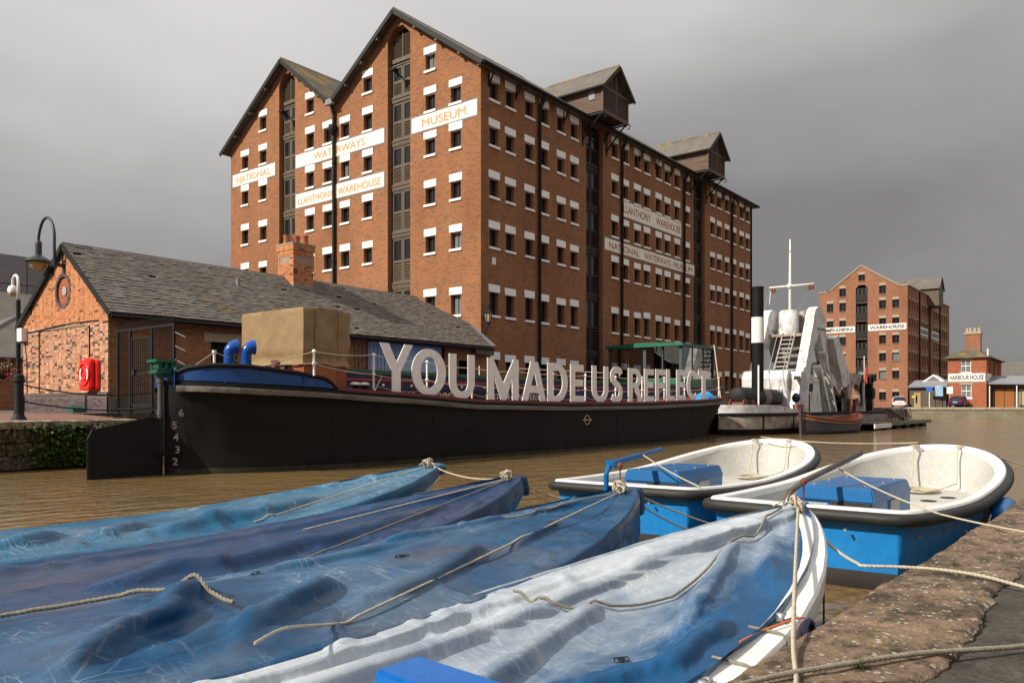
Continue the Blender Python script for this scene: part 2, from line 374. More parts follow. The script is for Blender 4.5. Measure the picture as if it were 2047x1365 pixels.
def stone_mat(name, c1, c2, moss, lichen, lsc=18, mossamt=.6):
    m, t, b = nodes(name); N = NT(t)
    g = N.n('NewGeometry'); mv = N.n('Mapping'); N.link(g.outputs['Position'], mv.inputs[0]); v = mv.outputs[0]
    a = N.noise(v, 1.6, 8, .68); d = N.noise(v, 9, 6, .7); f = N.noise(v, 60, 3, .6)
    base = N.ramp(a, ((.3, c1), (.5, c2), (.62, tuple(x*.45 for x in c1)), (.75, c1)))
    oi = N.n('ObjectInfo'); base = N.mix(N.math('MULTIPLY', oi.outputs['Random'], .25), base, c4((c2[0]*1.1, c2[1]*.85, c2[2]*.8)))
    base = N.mix(N.math('MULTIPLY', N.fr(d, .46, .62), .85), base, (.03, .026, .02, 1))
    base = N.mix(N.math('MULTIPLY', N.fr(N.noise(v, 3.3, 7, .75), .56, .68), mossamt), base, c4(moss))
    vo = N.n('TexVoronoi'); N.link(v, vo.inputs['Vector']); vo.inputs['Scale'].default_value = lsc; vo.inputs['Randomness'].default_value = 1
    wob = N.math('ADD', vo.outputs['Distance'], N.math('MULTIPLY', N.math('SUBTRACT', N.noise(v, 45, 3), .5), .5))
    sel = N.n('SeparateColor'); N.link(vo.outputs['Color'], sel.inputs[0])
    k = N.math('MULTIPLY', N.math('LESS_THAN', wob, N.math('MULTIPLY', sel.outputs[0], .42)), N.math('GREATER_THAN', sel.outputs[1], .4))
    vo2 = N.n('TexVoronoi'); N.link(v, vo2.inputs['Vector']); vo2.inputs['Scale'].default_value = lsc*.32
    wob2 = N.math('ADD', vo2.outputs['Distance'], N.math('MULTIPLY', N.math('SUBTRACT', N.noise(v, 30, 4), .5), .55))
    s2 = N.n('SeparateColor'); N.link(vo2.outputs['Color'], s2.inputs[0])
    k2 = N.math('MULTIPLY', N.math('LESS_THAN', wob2, .3), N.math('GREATER_THAN', s2.outputs[2], .6))
    base = N.mix(N.math('MULTIPLY', N.math('MAXIMUM', k, k2), .85), base, c4(lichen))
    sv = N.n('VectorMath', operation='SCALE'); N.link(base, sv.inputs[0]); N.link(N.math('MULTIPLY_ADD', f, 1.0, .5), sv.inputs['Scale'])
    N.link(sv.outputs[0], b.inputs['Base Color']); b.inputs['Roughness'].default_value = .92; b.inputs['Specular IOR Level'].default_value = .2
    nb = N.bump(d, .6, .03, None); N.bump(f, .6, .012, b, nb)
    return m
M['coping'] = stone_mat('coping_stone', (.15, .115, .08), (.20, .14, .095), (.13, .105, .03), (.36, .335, .28), 38)
M['wallstone'] = stone_mat('dock_wall_stone', (.10, .075, .05), (.13, .095, .065), (.06, .06, .018), (.2, .18, .13), 9)
M['wall_far'] = worn('far_dock_wall', (.20, .17, .12), (.10, .085, .055), .9, .6, .8, stretch=(1, 1, 2), bscale=6, bump=.5)
M['coping_far'] = worn('far_coping', (.34, .29, .22), (.16, .135, .10), .9, 1.5, .7)

# near quay
def qedge(x): return 1.135 - .031*x + .012*math.sin(x*3.1) + .012*noise.noise(Vector((x*4.1, 3, 0))) + .009*noise.noise(Vector((x*14, 3, 0)))
nq = MB(); nq.add([(-30, -40, .57), (113.7, -40, .57), (113.7, .62, .57), (-30, .95, .57)], [(0, 1, 2, 3)])
M['tarmac'] = worn('old_tarmac', (.042, .037, .030), (.10, .085, .065), .95, 5.0, .9, bscale=110, bump=1.0, fine=.95)
S(nq.build('near_tarmac', M['tarmac']))
near = MB(); near.box(-30, 113.6, .1, .62, -1.5, .5)
NQ = S(near.build('near_quay', M['wallstone']))
def stone_slab(name, x0, x1, f0, f1, ztop, zbot, nx, ny, amp, seed, m, parent):
    """a worn stone: top follows noise, edges rounded off"""
    mb = MB(); rows = []
    for i in range(nx+1):
        u = i/nx; x = x0+(x1-x0)*u; row = []
        for j in range(ny+1):
            t = j/ny; y = f0(x)+(f1(x)-f0(x))*t
            e = min(u*(x1-x0), (1-u)*(x1-x0), t*abs(f1(x)-f0(x)), (1-t)*abs(f1(x)-f0(x)))
            z = ztop + amp*(noise.noise(Vector((x*2.2, y*2.2, seed)))*1.0 + .5*noise.noise(Vector((x*7, y*7, seed))) + .22*noise.noise(Vector((x*21, y*21, seed))))
            z -= .022*max(0, 1-e/.035)**2
            row.append((x+.004*noise.noise(Vector((x*9, y*9, 4))), y, z))
        rows.append(row)
    mb.grid(rows)
    ring = [rows[i][0] for i in range(nx+1)]+[rows[nx][j] for j in range(1, ny+1)]+[rows[i][ny] for i in range(nx-1, -1, -1)]+[rows[0][j] for j in range(ny-1, 0, -1)]
    b0 = len(mb.v); n = len(ring)
    mb.v += list(ring)+[(x, y, zbot) for x, y, z in ring]
    for i in range(n):
        j = (i+1) % n; mb.f.append((b0+i, b0+j, b0+n+j, b0+n+i))
    return mb.build(name, m, parent, smooth=True, sharp=50)
xs = [-1.2, .1, 1.35, 2.35, 3.5, 4.35, 5.6, 6.7, 7.9, 9.2, 10.6, 12.2, 13.5]
for i in range(len(xs)-1):
    wd = .50+.02*math.sin(i*2.3)
    stone_slab('coping_stone', xs[i]+.011, xs[i+1]-.011, lambda x, wd=wd: qedge(x)-wd-.035*noise.noise(Vector((x*2.3, 0, 1)))-.018*noise.noise(Vector((x*11, 0, 1))), qedge, .598+.006*math.sin(i*5), .1,
               60, 26, .013, i*3.7, M['coping'], NQ)
# far left dock wall with its blocks and coping
dw = thing('dock_wall', 'dark stone dock wall with pale coping below the brick hut, left edge', 'wall', (8, 20.2, 0))
mb = MB(); mb.box(-60, 10.2, 20.32, 21, -1.5, 1.0); mb.box(9.9, 10.2, 21, 23.4, -1.5, 1.2); mb.build('wall_core', M['wallstone'], dw)
z = -.35; row = 0
while z < .93:
    h = (.36, .33, .3, .3)[row % 4]; x = 2.6+(row % 2)*.35
    while x < 10.2:
        L = random.uniform(.55, .95); x1 = min(x+L, 10.2); d = random.uniform(-.025, .02)
        mb = MB(); mb.box(x+.01, x1-.01, 20.2+d, 20.5, z+.01, z+h-.01)
        me = mb.mesh('stone'); bm = bmesh.new(); bm.from_mesh(me); bmesh.ops.bevel(bm, geom=bm.edges[:], offset=.018, segments=1, affect='EDGES'); bm.to_mesh(me); bm.free()
        O('stone', me, M['wallstone'], dw, world=True); x = x1
    z += h; row += 1
M['coping_left'] = stone_mat('left_coping', (.30, .25, .18), (.34, .28, .20), (.2, .17, .05), (.5, .46, .38), 9)
x = 2.4
while x < 10.1:
    x1 = min(x+random.uniform(.9, 1.3), 10.2)
    stone_slab('coping_stone', x+.008, x1-.008, lambda q: 20.12, lambda q: 20.66, 1.16, .96, 8, 5, .012, x, M['coping_left'], dw); x = x1
# end wall of the basin and the long hidden wall
ew = thing('dock_wall', 'long grey stone quay wall at the far end of the dock below the parked cars', 'wall', (113.6, 10, 0))
mb = MB(); mb.box(113.6, 114.4, -60, 23.4, -1.5, 1.02); mb.build('wall_face', M['wall_far'], ew)
y = -20
while y < 23.3:
    mb = MB(); mb.box(113.48, 114.5, y+.02, y+1.78, 1.02, 1.33); mb.build('coping_stone', M['coping_far'], ew); y += 1.8
hw = tag(MB().box(10.2, 113.6, 23.4, 23.9, -1.5, 1.27).build('dock_wall', M['wallstone']), 'dark dock wall behind the moored barge and blue boat', 'wall')

# ------------------------------------------------------------------ the large brick warehouse
X0, Y0, X1, Y1 = 29.6, 25.1, 64.75, 46.6
WH = thing('warehouse', 'huge red brick six-storey warehouse with twin gables and white lintels', 'warehouse', (X0, Y0, 1.29))
ROWS = [18.0, 15.72, 13.17, 10.66, 7.52, 4.12]
def win_meshes(w, h):
    f = MB(); t = .06
    f.box(-w/2, -w/2+t, .20, .26, 0, h); f.box(w/2-t, w/2, .20, .26, 0, h); f.box(-w/2+t, w/2-t, .20, .26, 0, t); f.box(-w/2+t, w/2-t, .20, .26, h-t, h)
    f.box(-.016, .016, .205, .25, t, h-t)
    p = MB(); p.box(-w/2+t*.5, w/2-t*.5, .23, .24, t*.5, h-t*.5)
    l = MB(); l.box(-.44, .44, -.03, .3, h-.02, h+.35)
    s = MB(); s.box(-.42, .42, -.07, .22, -.10, .015)
    for b_ in (l, s): pass
    return [x.mesh(n) for x, n in ((f, 'window'), (p, 'pane'), (l, 'lintel'), (s, 'sill'))]
WM = {}
def window(parent, x, y, z, rz, w=.68, h=1.0, frame='timber_red', pane='pane', lintel='lintel', sill='lintel'):
    k = (w, h, frame, pane, lintel)
    if k not in WM:
        ms = win_meshes(w, h)
        for me, q in zip(ms, (frame, pane, lintel, sill)): me.materials.append(M[q])
        WM[k] = ms
    a, b_, c, d = WM[k]
    o = O('window', a, None, parent); o.location = Vector((x, y, z))-parent.location; o.rotation_euler = (0, 0, rz)
    O('pane', b_, None, o)
    l = O('lintel', c, None, o); s = O('sill', d, None, o)
    l.scale = (random.uniform(.98, 1.04), 1, random.uniform(.95, 1.04)); s.scale = (random.uniform(.96, 1.04), 1, 1)
    return o
HH = 1.0
lintel_h = .37
wins_l, wins_r = [], []       # (along, z bottom, h)
for c in (28.52, 26.75, 33.3, 35.2, 36.72, 38.35, 43.04, 44.99):
    for i, zt in enumerate(ROWS):
        h = .92 if i < 4 else 1.1
        if i == 5: continue
        wins_l.append((c, zt-lintel_h-h, h))
for c in (28.52, 33.3, 38.35, 43.04): wins_l.append((c, 20.1-lintel_h-.92, .92))
for c in (30.62, 31.92, 33.56, 34.89, 36.5, 37.83, 42.34, 43.63, 45.15, 46.43, 48.06, 49.34, 50.83, 52.38, 56.75, 58.01, 59.49, 60.88, 62.43, 63.71):
    for i, zt in enumerate(ROWS): 
        h = .95 if i < 4 else 1.2
        wins_r.append((c, zt+.05-lintel_h-h, h))
BAYS_L = ((39.79, 41.38), (29.98, 31.7)); BAYS_R = ((39.1, 40.95), (53.5, 55.4))
AR, AL, VAL = 30.85, 40.68, 36.05
EAV = 18.35; APX = 22.35
gable = [(Y0, 1.2), (Y1, 1.2), (Y1, EAV), (AL, APX), (VAL, 18.85), (AR, APX), (Y0, EAV)]
holes = [rect(c-.34, c+.34, z, z+h) for c, z, h in wins_l]
for a, b_ in BAYS_L: holes.append([(a, 1.5), (b_, 1.5), (b_, 21.2), ((a+b_)/2+.3, 21.75), ((a+b_)/2-.3, 21.75), (a, 21.2)])
O('gable_wall', plate('gable_wall', gable, holes, FX(X0), 0, .45), M['brick'], WH, world=True)
holes = [rect(c-.34, c+.34, z, z+h) for c, z, h in wins_r]
for a, b_ in BAYS_R: holes.append(rect(a, b_, 1.5, 18.2))
O('side_wall', plate('side_wall', rect(X0+.453, X1, 1.2, EAV), holes, FY(Y0), 0, .45), M['brick'], WH, world=True)
mb = MB(); mb.prism([(y, z) for y, z in gable], FX(X1-.4), 0, .4); mb.build('rear_gable_wall', M['brick'], WH)
MB().box(X0+.5, X1, Y1-.4, Y1, 1.2, EAV).build('back_wall', M['brick'], WH)
MB().box(X0+.46, X1-.46, Y0+.9, Y0+.94, 1.2, 18.3).build('dark_backing', M['void'], WH)  # added dark sheets: unlit inside painted in behind the openings
mb = MB(); mb.prism([(Y0+.94, 1.3), (Y1-.5, 1.3), (Y1-.5, 18.2), (AL, 22.0), (VAL, 18.6), (AR, 22.0), (Y0+.94, 18.4)], FX(X0+.95), 0, .04); mb.build('dark_backing', M['void'], WH)
for c, z, h in wins_l: window(WH, X0, c, z, NX, h=h, pane='pane_pale' if random.random() < .12 else 'pane')
for c, z, h in wins_r: window(WH, c, Y0, z, 0, h=h)
# roof
def slab(pts, th, name, m, parent):
    n = (Vector(pts[1])-Vector(pts[0])).cross(Vector(pts[2])-Vector(pts[0])).normalized()
    if n.z < 0: n = -n
    mb = MB(); k = len(pts); mb.v = [tuple(Vector(p)+n*th) for p in pts]+[tuple(p) for p in pts]
    mb.f = [tuple(range(k)), tuple(range(k, 2*k))[::-1]]+[(i, (i+1) % k, k+(i+1) % k, k+i) for i in range(k)]
    return mb.build(name, m, parent)
xa, xb = X0-.42, X1+.3
slab([(xa, Y0-.42, 18.12), (xb, Y0-.42, 18.12), (xb, AR, APX+.1), (xa, AR, APX+.1)], .12, 'roof_slope', M['roof_far'], WH)
slab([(xa, VAL, 18.78), (xb, VAL, 18.78), (xb, AR, APX+.1), (xa, AR, APX+.1)], .12, 'roof_slope', M['roof_moss'], WH)
slab([(xa, VAL, 18.78), (xb, VAL, 18.78), (xb, AL, APX+.1), (xa, AL, APX+.1)], .12, 'roof_slope', M['roof_moss'], WH)
slab([(xa, Y1+.55, 18.0), (xb, Y1+.55, 18.0), (xb, AL, APX+.1), (xa, AL, APX+.1)], .12, 'roof_slope', M['roof_far'], WH)
for p, q in (((Y0-.45, 18.08), (AR, APX+.1)), ((VAL, 18.78), (AR, APX+.1)), ((VAL, 18.78), (AL, APX+.1)), ((Y1+.58, 17.96), (AL, APX+.1))):
    mb = MB(); mb.bar((xa-.03, p[0], p[1]-.03), (xa-.03, q[0], q[1]-.03), .06, .24); mb.build('bargeboard', M['iron'], WH)
    for k in (.25, .5, .75):
        y_, z_ = p[0]+(q[0]-p[0])*k, p[1]+(q[1]-p[1])*k
        MB().box(xa, X0+.2, y_-.08, y_+.08, z_-.3, z_-.12).build('purlin_end', M['timber'], WH)
for y_, z_ in ((AR, APX+.25), (AL, APX+.25)):
    x = xa
    while x < xb:
        mb = MB(); mb.prism([(y_-.17, z_-.13), (y_, z_+.05), (y_+.17, z_-.13), (y_, z_-.03)], FX(x), 0, .48); mb.build('ridge_tile', M['roof_moss'], WH); x += .5 if x < 40 else 6
    
mb = MB(); mb.tube([(xa, Y0-.5, 18.12), (xb, Y0-.5, 18.12)], .09, 8); mb.build('gutter', M['iron'], WH)
mb = MB(); mb.box(xa+.1, xb-.1, Y0-.4, Y0-.003, 18.02, 18.1); mb.build('soffit', M['timber'], WH)
for x in [30.2+i*2.18 for i in range(16)]:
    mb = MB(); mb.bar((x, Y0-.02, 17.4), (x, Y0-.38, 17.98), .06); mb.bar((x, Y0-.03, 17.3), (x, Y0-.03, 18.0), .06); mb.build('eaves_bracket', M['iron'], WH)
for x in (34.34, 43.05, 51.75, 60.25):
    mb = MB(); mb.tube([(x, Y0-.42, 18.05), (x, Y0-.38, 17.9), (x, Y0-.13, 17.55), (x, Y0-.12, 1.3)], .085, 8)
    for zz in (16, 13, 10, 7, 4): mb.lathe([(.105, -.07), (.105, .07)], (x, Y0-.12, zz), 8)
    mb.build('downpipe', M['iron'], WH, smooth=True, sharp=40)
mb = MB(); mb.tube([(X0-.13, VAL, 18.3), (X0-.13, VAL, 1.3)], .095, 8); mb.lathe([(.1, -.3), (.22, -.1), (.24, .15), (.24, .25)], (X0-.2, VAL, 17.3), 8); mb.tube([(X0-.3, VAL, 18.75), (X0-.14, VAL, 18.2)], .1, 8)
for zz in (15.4, 12.6, 9.8, 7): mb.lathe([(.12, -.07), (.12, .07)], (X0-.13, VAL, zz), 8)
mb.build('downpipe', M['iron'], WH, smooth=True, sharp=40)
mb = MB(); mb.prism([(VAL-.35, 18.65), (VAL+.35, 18.65), (VAL+.2, 18.95), (VAL-.2, 18.95)], FX(xa-.12), 0, .2); mb.build('valley_hopper', M['lead'], WH)

# loading bays: a stack of two-leaf doors, glazed above, louvred below
DOORS = [(4.7, 7.85), (8.12, 10.6), (10.85, 13.15), (13.4, 15.55), (15.8, 17.9), (18.12, 19.9)]
DM = {}
def door_unit(parent, cx, cy, rz, w, z0, z1, mat, slats='parts', nsl=7, pale=False):
    h = z1-z0; k = (round(w, 2), round(h, 2), mat)
    if k not in DM:
        f = MB(); hw = w/2; dy = .30
        f.box(-hw, -hw+.07, dy-.04, dy+.08, 0, h); f.box(hw-.07, hw, dy-.04, dy+.08, 0, h); f.box(-hw+.07, hw-.07, dy-.04, dy+.08, h-.07, h); f.box(-hw+.07, hw-.07, dy-.04, dy+.08, 0, .07)
        lw = hw-.07; zm = h*.46
        for s_ in (-1, 1):
            a, b_ = (-lw+.003, -.012) if s_ < 0 else (.012, lw-.003)
            f.box(a, a+.1, dy, dy+.06, .073, h-.073); f.box(b_-.1, b_, dy, dy+.06, .073, h-.073)
            f.box(a+.1, b_-.1, dy, dy+.06, .073, .16); f.box(a+.1, b_-.1, dy, dy+.06, zm-.06, zm+.09); f.box(a+.1, b_-.1, dy, dy+.06, h-.19, h-.073)
        pm_ = MB(); pm_.box(-(lw-.116)/2, (lw-.116)/2, .035, .045, 0, h-.19-zm-.09)
        sw = lw-.22; sl_ = MB(); sl_.obox((0, .03, 0), sw, .012, .125, Matrix.Rotation(R(-38), 3, 'X'))
        sp = MB(); sp.box(-hw+.005, hw-.005, dy-.06, dy+.09, -.26, -.005); sp.box(-hw+.005, hw-.005, dy-.10, dy-.06, -.09, -.02)
        ms = [f.mesh('loading_door'), pm_.mesh('pane'), sl_.mesh('slat'), sp.mesh('spandrel')]
        for me, q in zip(ms, (mat, 'pane', mat, mat)): me.materials.append(M[q])
        DM[k] = (ms, lw, zm, dy, h)
    ms, lw, zm, dy, h = DM[k]
    o = O('loading_door', ms[0], None, parent); o.location = Vector((cx, cy, z0))-parent.location; o.rotation_euler = (0, 0, rz)
    O('spandrel', ms[3], None, o)
    for s_ in (-1, 1):
        c = s_*lw/2
        O('pane', ms[1], None, o, loc=(c, dy, zm+.09))
        zs = [.2+(zm-.3)*(i+.5)/nsl for i in range(nsl)]
        if slats == 'parts':
            for z in zs: O('slat', ms[2], None, o, loc=(c, dy, z))
        else:
            mb = MB()
            for z in zs: mb.obox((c, dy+.03, z), lw-.22, .012, .125, Matrix.Rotation(R(-38), 3, 'X'))
            lo_ = mb.mesh('louvres'); lo_.materials.append(M[mat]); ST(O('louvres', lo_, None, o))
    return o
for bi, (a, b_) in enumerate(BAYS_L):
    for z0, z1 in DOORS: door_unit(WH, X0, (a+b_)/2, NX, b_-a-.02, z0, z1, 'timber')
    c = (a+b_)/2; mb = MB()
    for i in range(7): mb.obox((X0+.33, c, 20.35+i*.17), .012, (b_-a)*(.92 if i < 5 else .7), .15, Matrix.Rotation(R(-38), 3, 'Y'))
    ST(mb.build('louvres', M['timber'], WH))
    mb = MB(); mb.box(X0+.26, X0+.4, a+.01, b_-.01, 20.0, 20.22)
    for y_ in (a+.05, c, b_-.05): mb.box(X0+.29, X0+.36, y_-.04, y_+.04, 20.22, 21.6)
    mb.build('gable_louvre_frame', M['timber'], WH)
    mb = MB(); mb.box(X0-.55, X0-.25, c-.25, c+.12, 19.25, 19.32); mb.box(X0-.28, X0-.16, c-.16, c+.02, 18.95, 19.3); mb.bar((X0+.3, c, 19.1), (X0-.25, c, 19.2), .06); mb.build('floodlight', M['iron'], WH)
for bi, (a, b_) in enumerate(BAYS_R):
    for z0, z1 in [(1.6, 4.4)]+DOORS[:5]: door_unit(WH, (a+b_)/2, Y0, 0, b_-a-.02, z0, z1, 'timber_red', 'parts' if bi == 0 and z0 > 4.5 else 'joined')
# painted signs on the brick
def sign(parent, face, a0, a1, z0, z1, words, lm, bg_='cream', border='signborder', bold=.0, pad=.05):
    """face 'X' (a runs along -Y) or 'Y' (a runs along X)"""
    L = abs(a1-a0)
    o = MB().box(0, L, -.014, -.004, 0, z1-z0).mesh('sign_panel')
    P = (X0 if face == 'X' else a0, a0 if face == 'X' else Y0, z0)
    return P, L
def wall_sign(parent, loc, rz, L, H, words, lm, bgm, border=None, bold=.0, bw=.07):
    b_ = O('sign_panel', MB().box(0, L, -.018, .01, 0, H).mesh('sign_panel'), M[bgm], parent); b_.location = Vector(loc)-parent.location; b_.rotation_euler = (0, 0, rz)
    if border:
        mb = MB(); mb.box(-bw, 0, -.012, .01, -bw, H+bw); mb.box(L, L+bw, -.012, .01, -bw, H+bw); mb.box(0, L, -.012, .01, -bw, 0); mb.box(0, L, -.012, .01, H, H+bw)
        O('sign_border', mb.mesh('sign_border'), M[border], b_)
    for s_, x0, x1, z0, z1 in words:
        if lm == 'signorange':
            O('lettering_shadow', text_mesh(s_, (x1-x0)*L, (z1-z0)*H, .004, bold), M['signpale'], b_, loc=(x0*L+.06, -.019, z0*H-.035))
        O('lettering', text_mesh(s_, (x1-x0)*L, (z1-z0)*H, .006, bold), M[lm], b_, loc=(x0*L, -.022, z0*H))
    return b_
wall_sign(WH, (X0, 46.35, 15.78), NX, 4.55, .76, [('NATIONAL', .09, .9, .2, .74)], 'signorange', 'cream', 'signborder')
wall_sign(WH, (X0, 39.7, 15.80), NX, 7.72, .76, [('WATERWAYS', .22, .80, .2, .76)], 'signorange', 'cream', 'signborder')
wall_sign(WH, (X0, 39.7, 13.40), NX, 7.72, .79, [('LLANTHONY', .03, .445, .2, .70), ('WAREHOUSE', .50, .965, .2, .70)], 'signorange', 'cream', 'signborder')
wall_sign(WH, (X0, 29.85, 15.80), NX, 4.5, .77, [('MUSEUM', .17, .84, .2, .76)], 'signorange', 'cream', 'signborder')
wall_sign(WH, (43.3, Y0, 13.37), 0, 8.15, .98, [('LLANTHONY', .01, .45, .25, .74), ('WAREHOUSE', .54, .985, .25, .74)], 'signred', 'cream', 'signborder')
wall_sign(WH, (41.15, Y0, 10.97), 0, 12.4, .70, [('NATIONAL', .04, .345, .2, .76), ('WATERWAYS', .395, .70, .2, .76), ('MUSEUM', .735, .975, .2, .76)], 'signred', 'cream', 'signborder')
MB().box(30.45, 30.75, Y0-.012, Y0, 8.55, 8.9).build('notice', M['white'], WH)
# hoist houses on the eaves
for hi, cx in enumerate((40.02, 54.2)):
    H = thing('hoist_house', 'weathered timber hoist house on the eaves, ' + ('nearer of two on the big warehouse' if hi == 0 else 'farther of two on the big warehouse'), 'hoist house', (cx, 23.7, 18.2), group='hoist houses')
    a, b_, yf = cx-1.38, cx+1.38, 23.65; z0, z1, za = 18.28, 19.72, 21.05
    mb = MB(); mb.prism([(a+.04, z0+.02), (b_-.04, z0+.02), (b_-.04, z1), (cx, za-.05), (a+.04, z1)], FY(yf+.05), 0, 3.0); mb.build('core', M['lucam_front'], H)
    for s_, x in ((-1, a), (1, b_)):
        z = z0
        while z < z1-.05:
            mb = MB(); mb.bar((x, yf+.1, z+.09), (x, yf+3.0, z+.09), .03, .15); mb.build('plank', M['timber_wx'], H); z += .16
    mb = MB()
    for x in (a-.01, b_+.01): mb.box(x-.06, x+.06, yf-.02, yf+.1, z0-.05, z1+.02)
    mb.box(a, b_, yf-.03, yf+.05, z0-.12, z0+.1); mb.box(a+.07, b_-.07, yf-.01, yf+.05, z1-.12, z1+.02); mb.box(cx-.06, cx+.06, yf-.02, yf+.05, z0+.1, za-.25)
    mb.build('front_frame', M['timber_wx'], H)
    for s_ in (-1, 1):
        for k in range(8):
            x_ = s_*(.06+k*.165); zz0 = z0+.12; 
            p = [(cx+x_, zz0), (cx+x_+s_*.15, zz0), (cx+x_+s_*.15, z1-.13), (cx+x_, z1-.13)]
            if abs(x_)+.15 > 1.34: continue
            mb = MB(); mb.prism(p, FY(yf+.01), 0, .04); mb.build('plank', M['lucam_front'], H)
    for s_ in (-1, 1):
        slab([(cx, yf-.28, za+.05), (cx, 29.2, za+.05), (cx+s_*1.72, 29.2, z1-.18), (cx+s_*1.72, yf-.28, z1-.18)], .09, 'roof_slope', M['roof_far'], H)
        mb = MB(); mb.bar((cx, yf-.3, za+.02), (cx+s_*1.74, yf-.3, z1-.22), .05, .2); mb.build('bargeboard', M['lucam_front'], H)
    y_ = yf-.25
    while y_ < 28.4: 
        mb = MB(); mb.prism([(cx-.16, za+.03), (cx, za+.22), (cx+.16, za+.03)], FY(y_), 0, .4); mb.build('ridge_tile', M['roof_moss'], H); y_ += .42
    for x in (a+.05, b_-.05):
        mb = MB(); mb.tube([(x, Y0-.02, 16.9), (x, Y0-.5, 17.4), (x, yf+.4, 17.95), (x, yf+.1, 18.2)], .05, 6)
        mb.tube([(x, yf-.05+.14*math.cos(t), 18.05+.14*math.sin(t)) for t in [i*.5 for i in range(11)]], .03, 6); mb.bar((x, Y0-.04, 16.6), (x, Y0-.04, 18.1), .06); mb.bar((x, Y0-.05, 18.2), (x, yf, 18.2), .08)
        mb.build('iron_bracket', M['iron'], H)
    if hi == 0:
        mb = MB(); mb.box(a-.05, a-.02, yf+.55, yf+.95, z0+.75, z0+1.25); mb.build('side_window', M['lead'], H)
# wall lantern on the corner
def wall_lantern(x, y, z, s, label, group=None):
    L = thing('wall_lantern', label, 'lantern', (x, y, z), group=group)
    mb = MB(); mb.bar((x, y+.3*s, z-.5*s), (x, y, z-.15*s), .05*s); mb.bar((x, y+.32*s, z-.12*s), (x, y-.1*s, z-.12*s), .05*s); mb.tube([(x, y+.3*s, z-.75*s), (x, y+.1*s, z-.5*s), (x, y, z-.12*s)], .025*s, 6); mb.build('bracket', M['iron'], L)
    mb = MB(); mb.lathe([(.11*s, 0), (.19*s, .42*s)], (x, y, z), 6); mb.build('glass', M['lampglass'], L)
    mb = MB()
    for k in range(6):
        g_ = 2*math.pi*k/6; mb.bar((x+.115*s*math.cos(g_), y+.115*s*math.sin(g_), z), (x+.2*s*math.cos(g_), y+.2*s*math.sin(g_), z+.42*s), .025*s)
    mb.lathe([(.12*s, -.08*s), (.13*s, .0)], (x, y, z), 6); mb.lathe([(.25*s, .42*s), (.1*s, .6*s), (.06*s, .62*s), (.07*s, .7*s), (.02*s, .85*s)], (x, y, z), 6); mb.build('cage', M['iron'], L)
M['lampglass'] = glassy('lamp_glass', (.45, .36, .2), .2)
wall_lantern(29.75, 24.75, 5.6, 1.0, 'black wall lantern on the near corner of the big warehouse')
wall_lantern(54.1, 24.75, 3.3, 1.0, 'small black wall lantern low on the warehouse side above the barge bow')
# ------------------------------------------------------------------ the low brick shed on the quay
XS, YF, YB, RY = 11.41, 24.4, 30.72, 27.36
SH = thing('brick_shed', 'low brick quay building with slate roof and round vent in its gable', 'shed', (XS, YF, 1.29))
ZE, ZR = 4.42, 6.72
gshape = [(YF, 1.2), (YB, 1.2), (YB, ZE), (RY, ZR-.12), (YF, ZE)]
mb = MB(); mb.prism(gshape, FX(XS), 0, .3); mb.build('gable_wall', M['brick'], SH)
fo = [rect(14.75, 15.75, 1.5, 3.68), rect(17.3, 18.3, 1.5, 3.4), rect(21.7, 26.2, 2.1, 4.15), rect(27.2, 28.3, 1.5, 3.6)]
O('front_wall', plate('front_wall', rect(XS+.31, 29.5, 1.2, ZE), fo, FY(YF), 0, .3), M['brick'], SH, world=True)
MB().box(XS+.31, 29.5, YF+.6, YF+.64, 1.25, ZE).build('dark_backing', M['void'], SH)  # dark sheet, paints the shed's unlit inside
MB().box(XS+.3, 29.5, YB-.3, YB, 1.2, ZE).build('back_wall', M['brick'], SH)
brick_meshes = {}
def brick_mesh(w, m):
    k = (round(w, 4), m)
    if k not in brick_meshes:
        b_ = MB(); b_.box(-w/2, w/2, -.012, .05, 0, .063); me = b_.mesh('brick'); me.materials.append(M[m]); brick_meshes[k] = me
    return brick_meshes[k]
def courses(a0, a1, z0, z1, flemish=True, ch=.0745):
    """(centre along, z, width) of every brick in a wall panel"""
    out = []; z = z0; r_ = 0
    while z < z1-.05:
        a = a0-(.11 if r_ % 2 else 0); k = r_ % 2
        while a < a1:
            w = (.213 if (k % 2 == 0) else .1) if flemish else .213
            lo, hi = max(a, a0), min(a+w, a1)
            if hi-lo > .045: out.append(((lo+hi)/2, z, hi-lo))
            a += w+.011; k += 1
        z += ch; r_ += 1
    return out
OC = (27.52, 5.25)
def roofz(y): return ZE+(ZR-.12-ZE)*((y-YF)/(RY-YF) if y < RY else (YB-y)/(YB-RY))
bricks = []
for a, z, w in courses(YF, YB, 1.93, 6.6):
    if max(z+.07, z) > roofz(a)-.03-.02: continue
    if math.hypot(a-OC[0], z+.03-OC[1]) < .60: continue
    panel = 25.75 < a < 29.45 and z < 4.03
    if panel and (a-w/2 < 25.75 or a+w/2 > 29.45): panel = False
    bricks.append((a, z, w, .0 if panel else -.05, 'brick_piece' if z < 4.15 else 'brick_orange'))
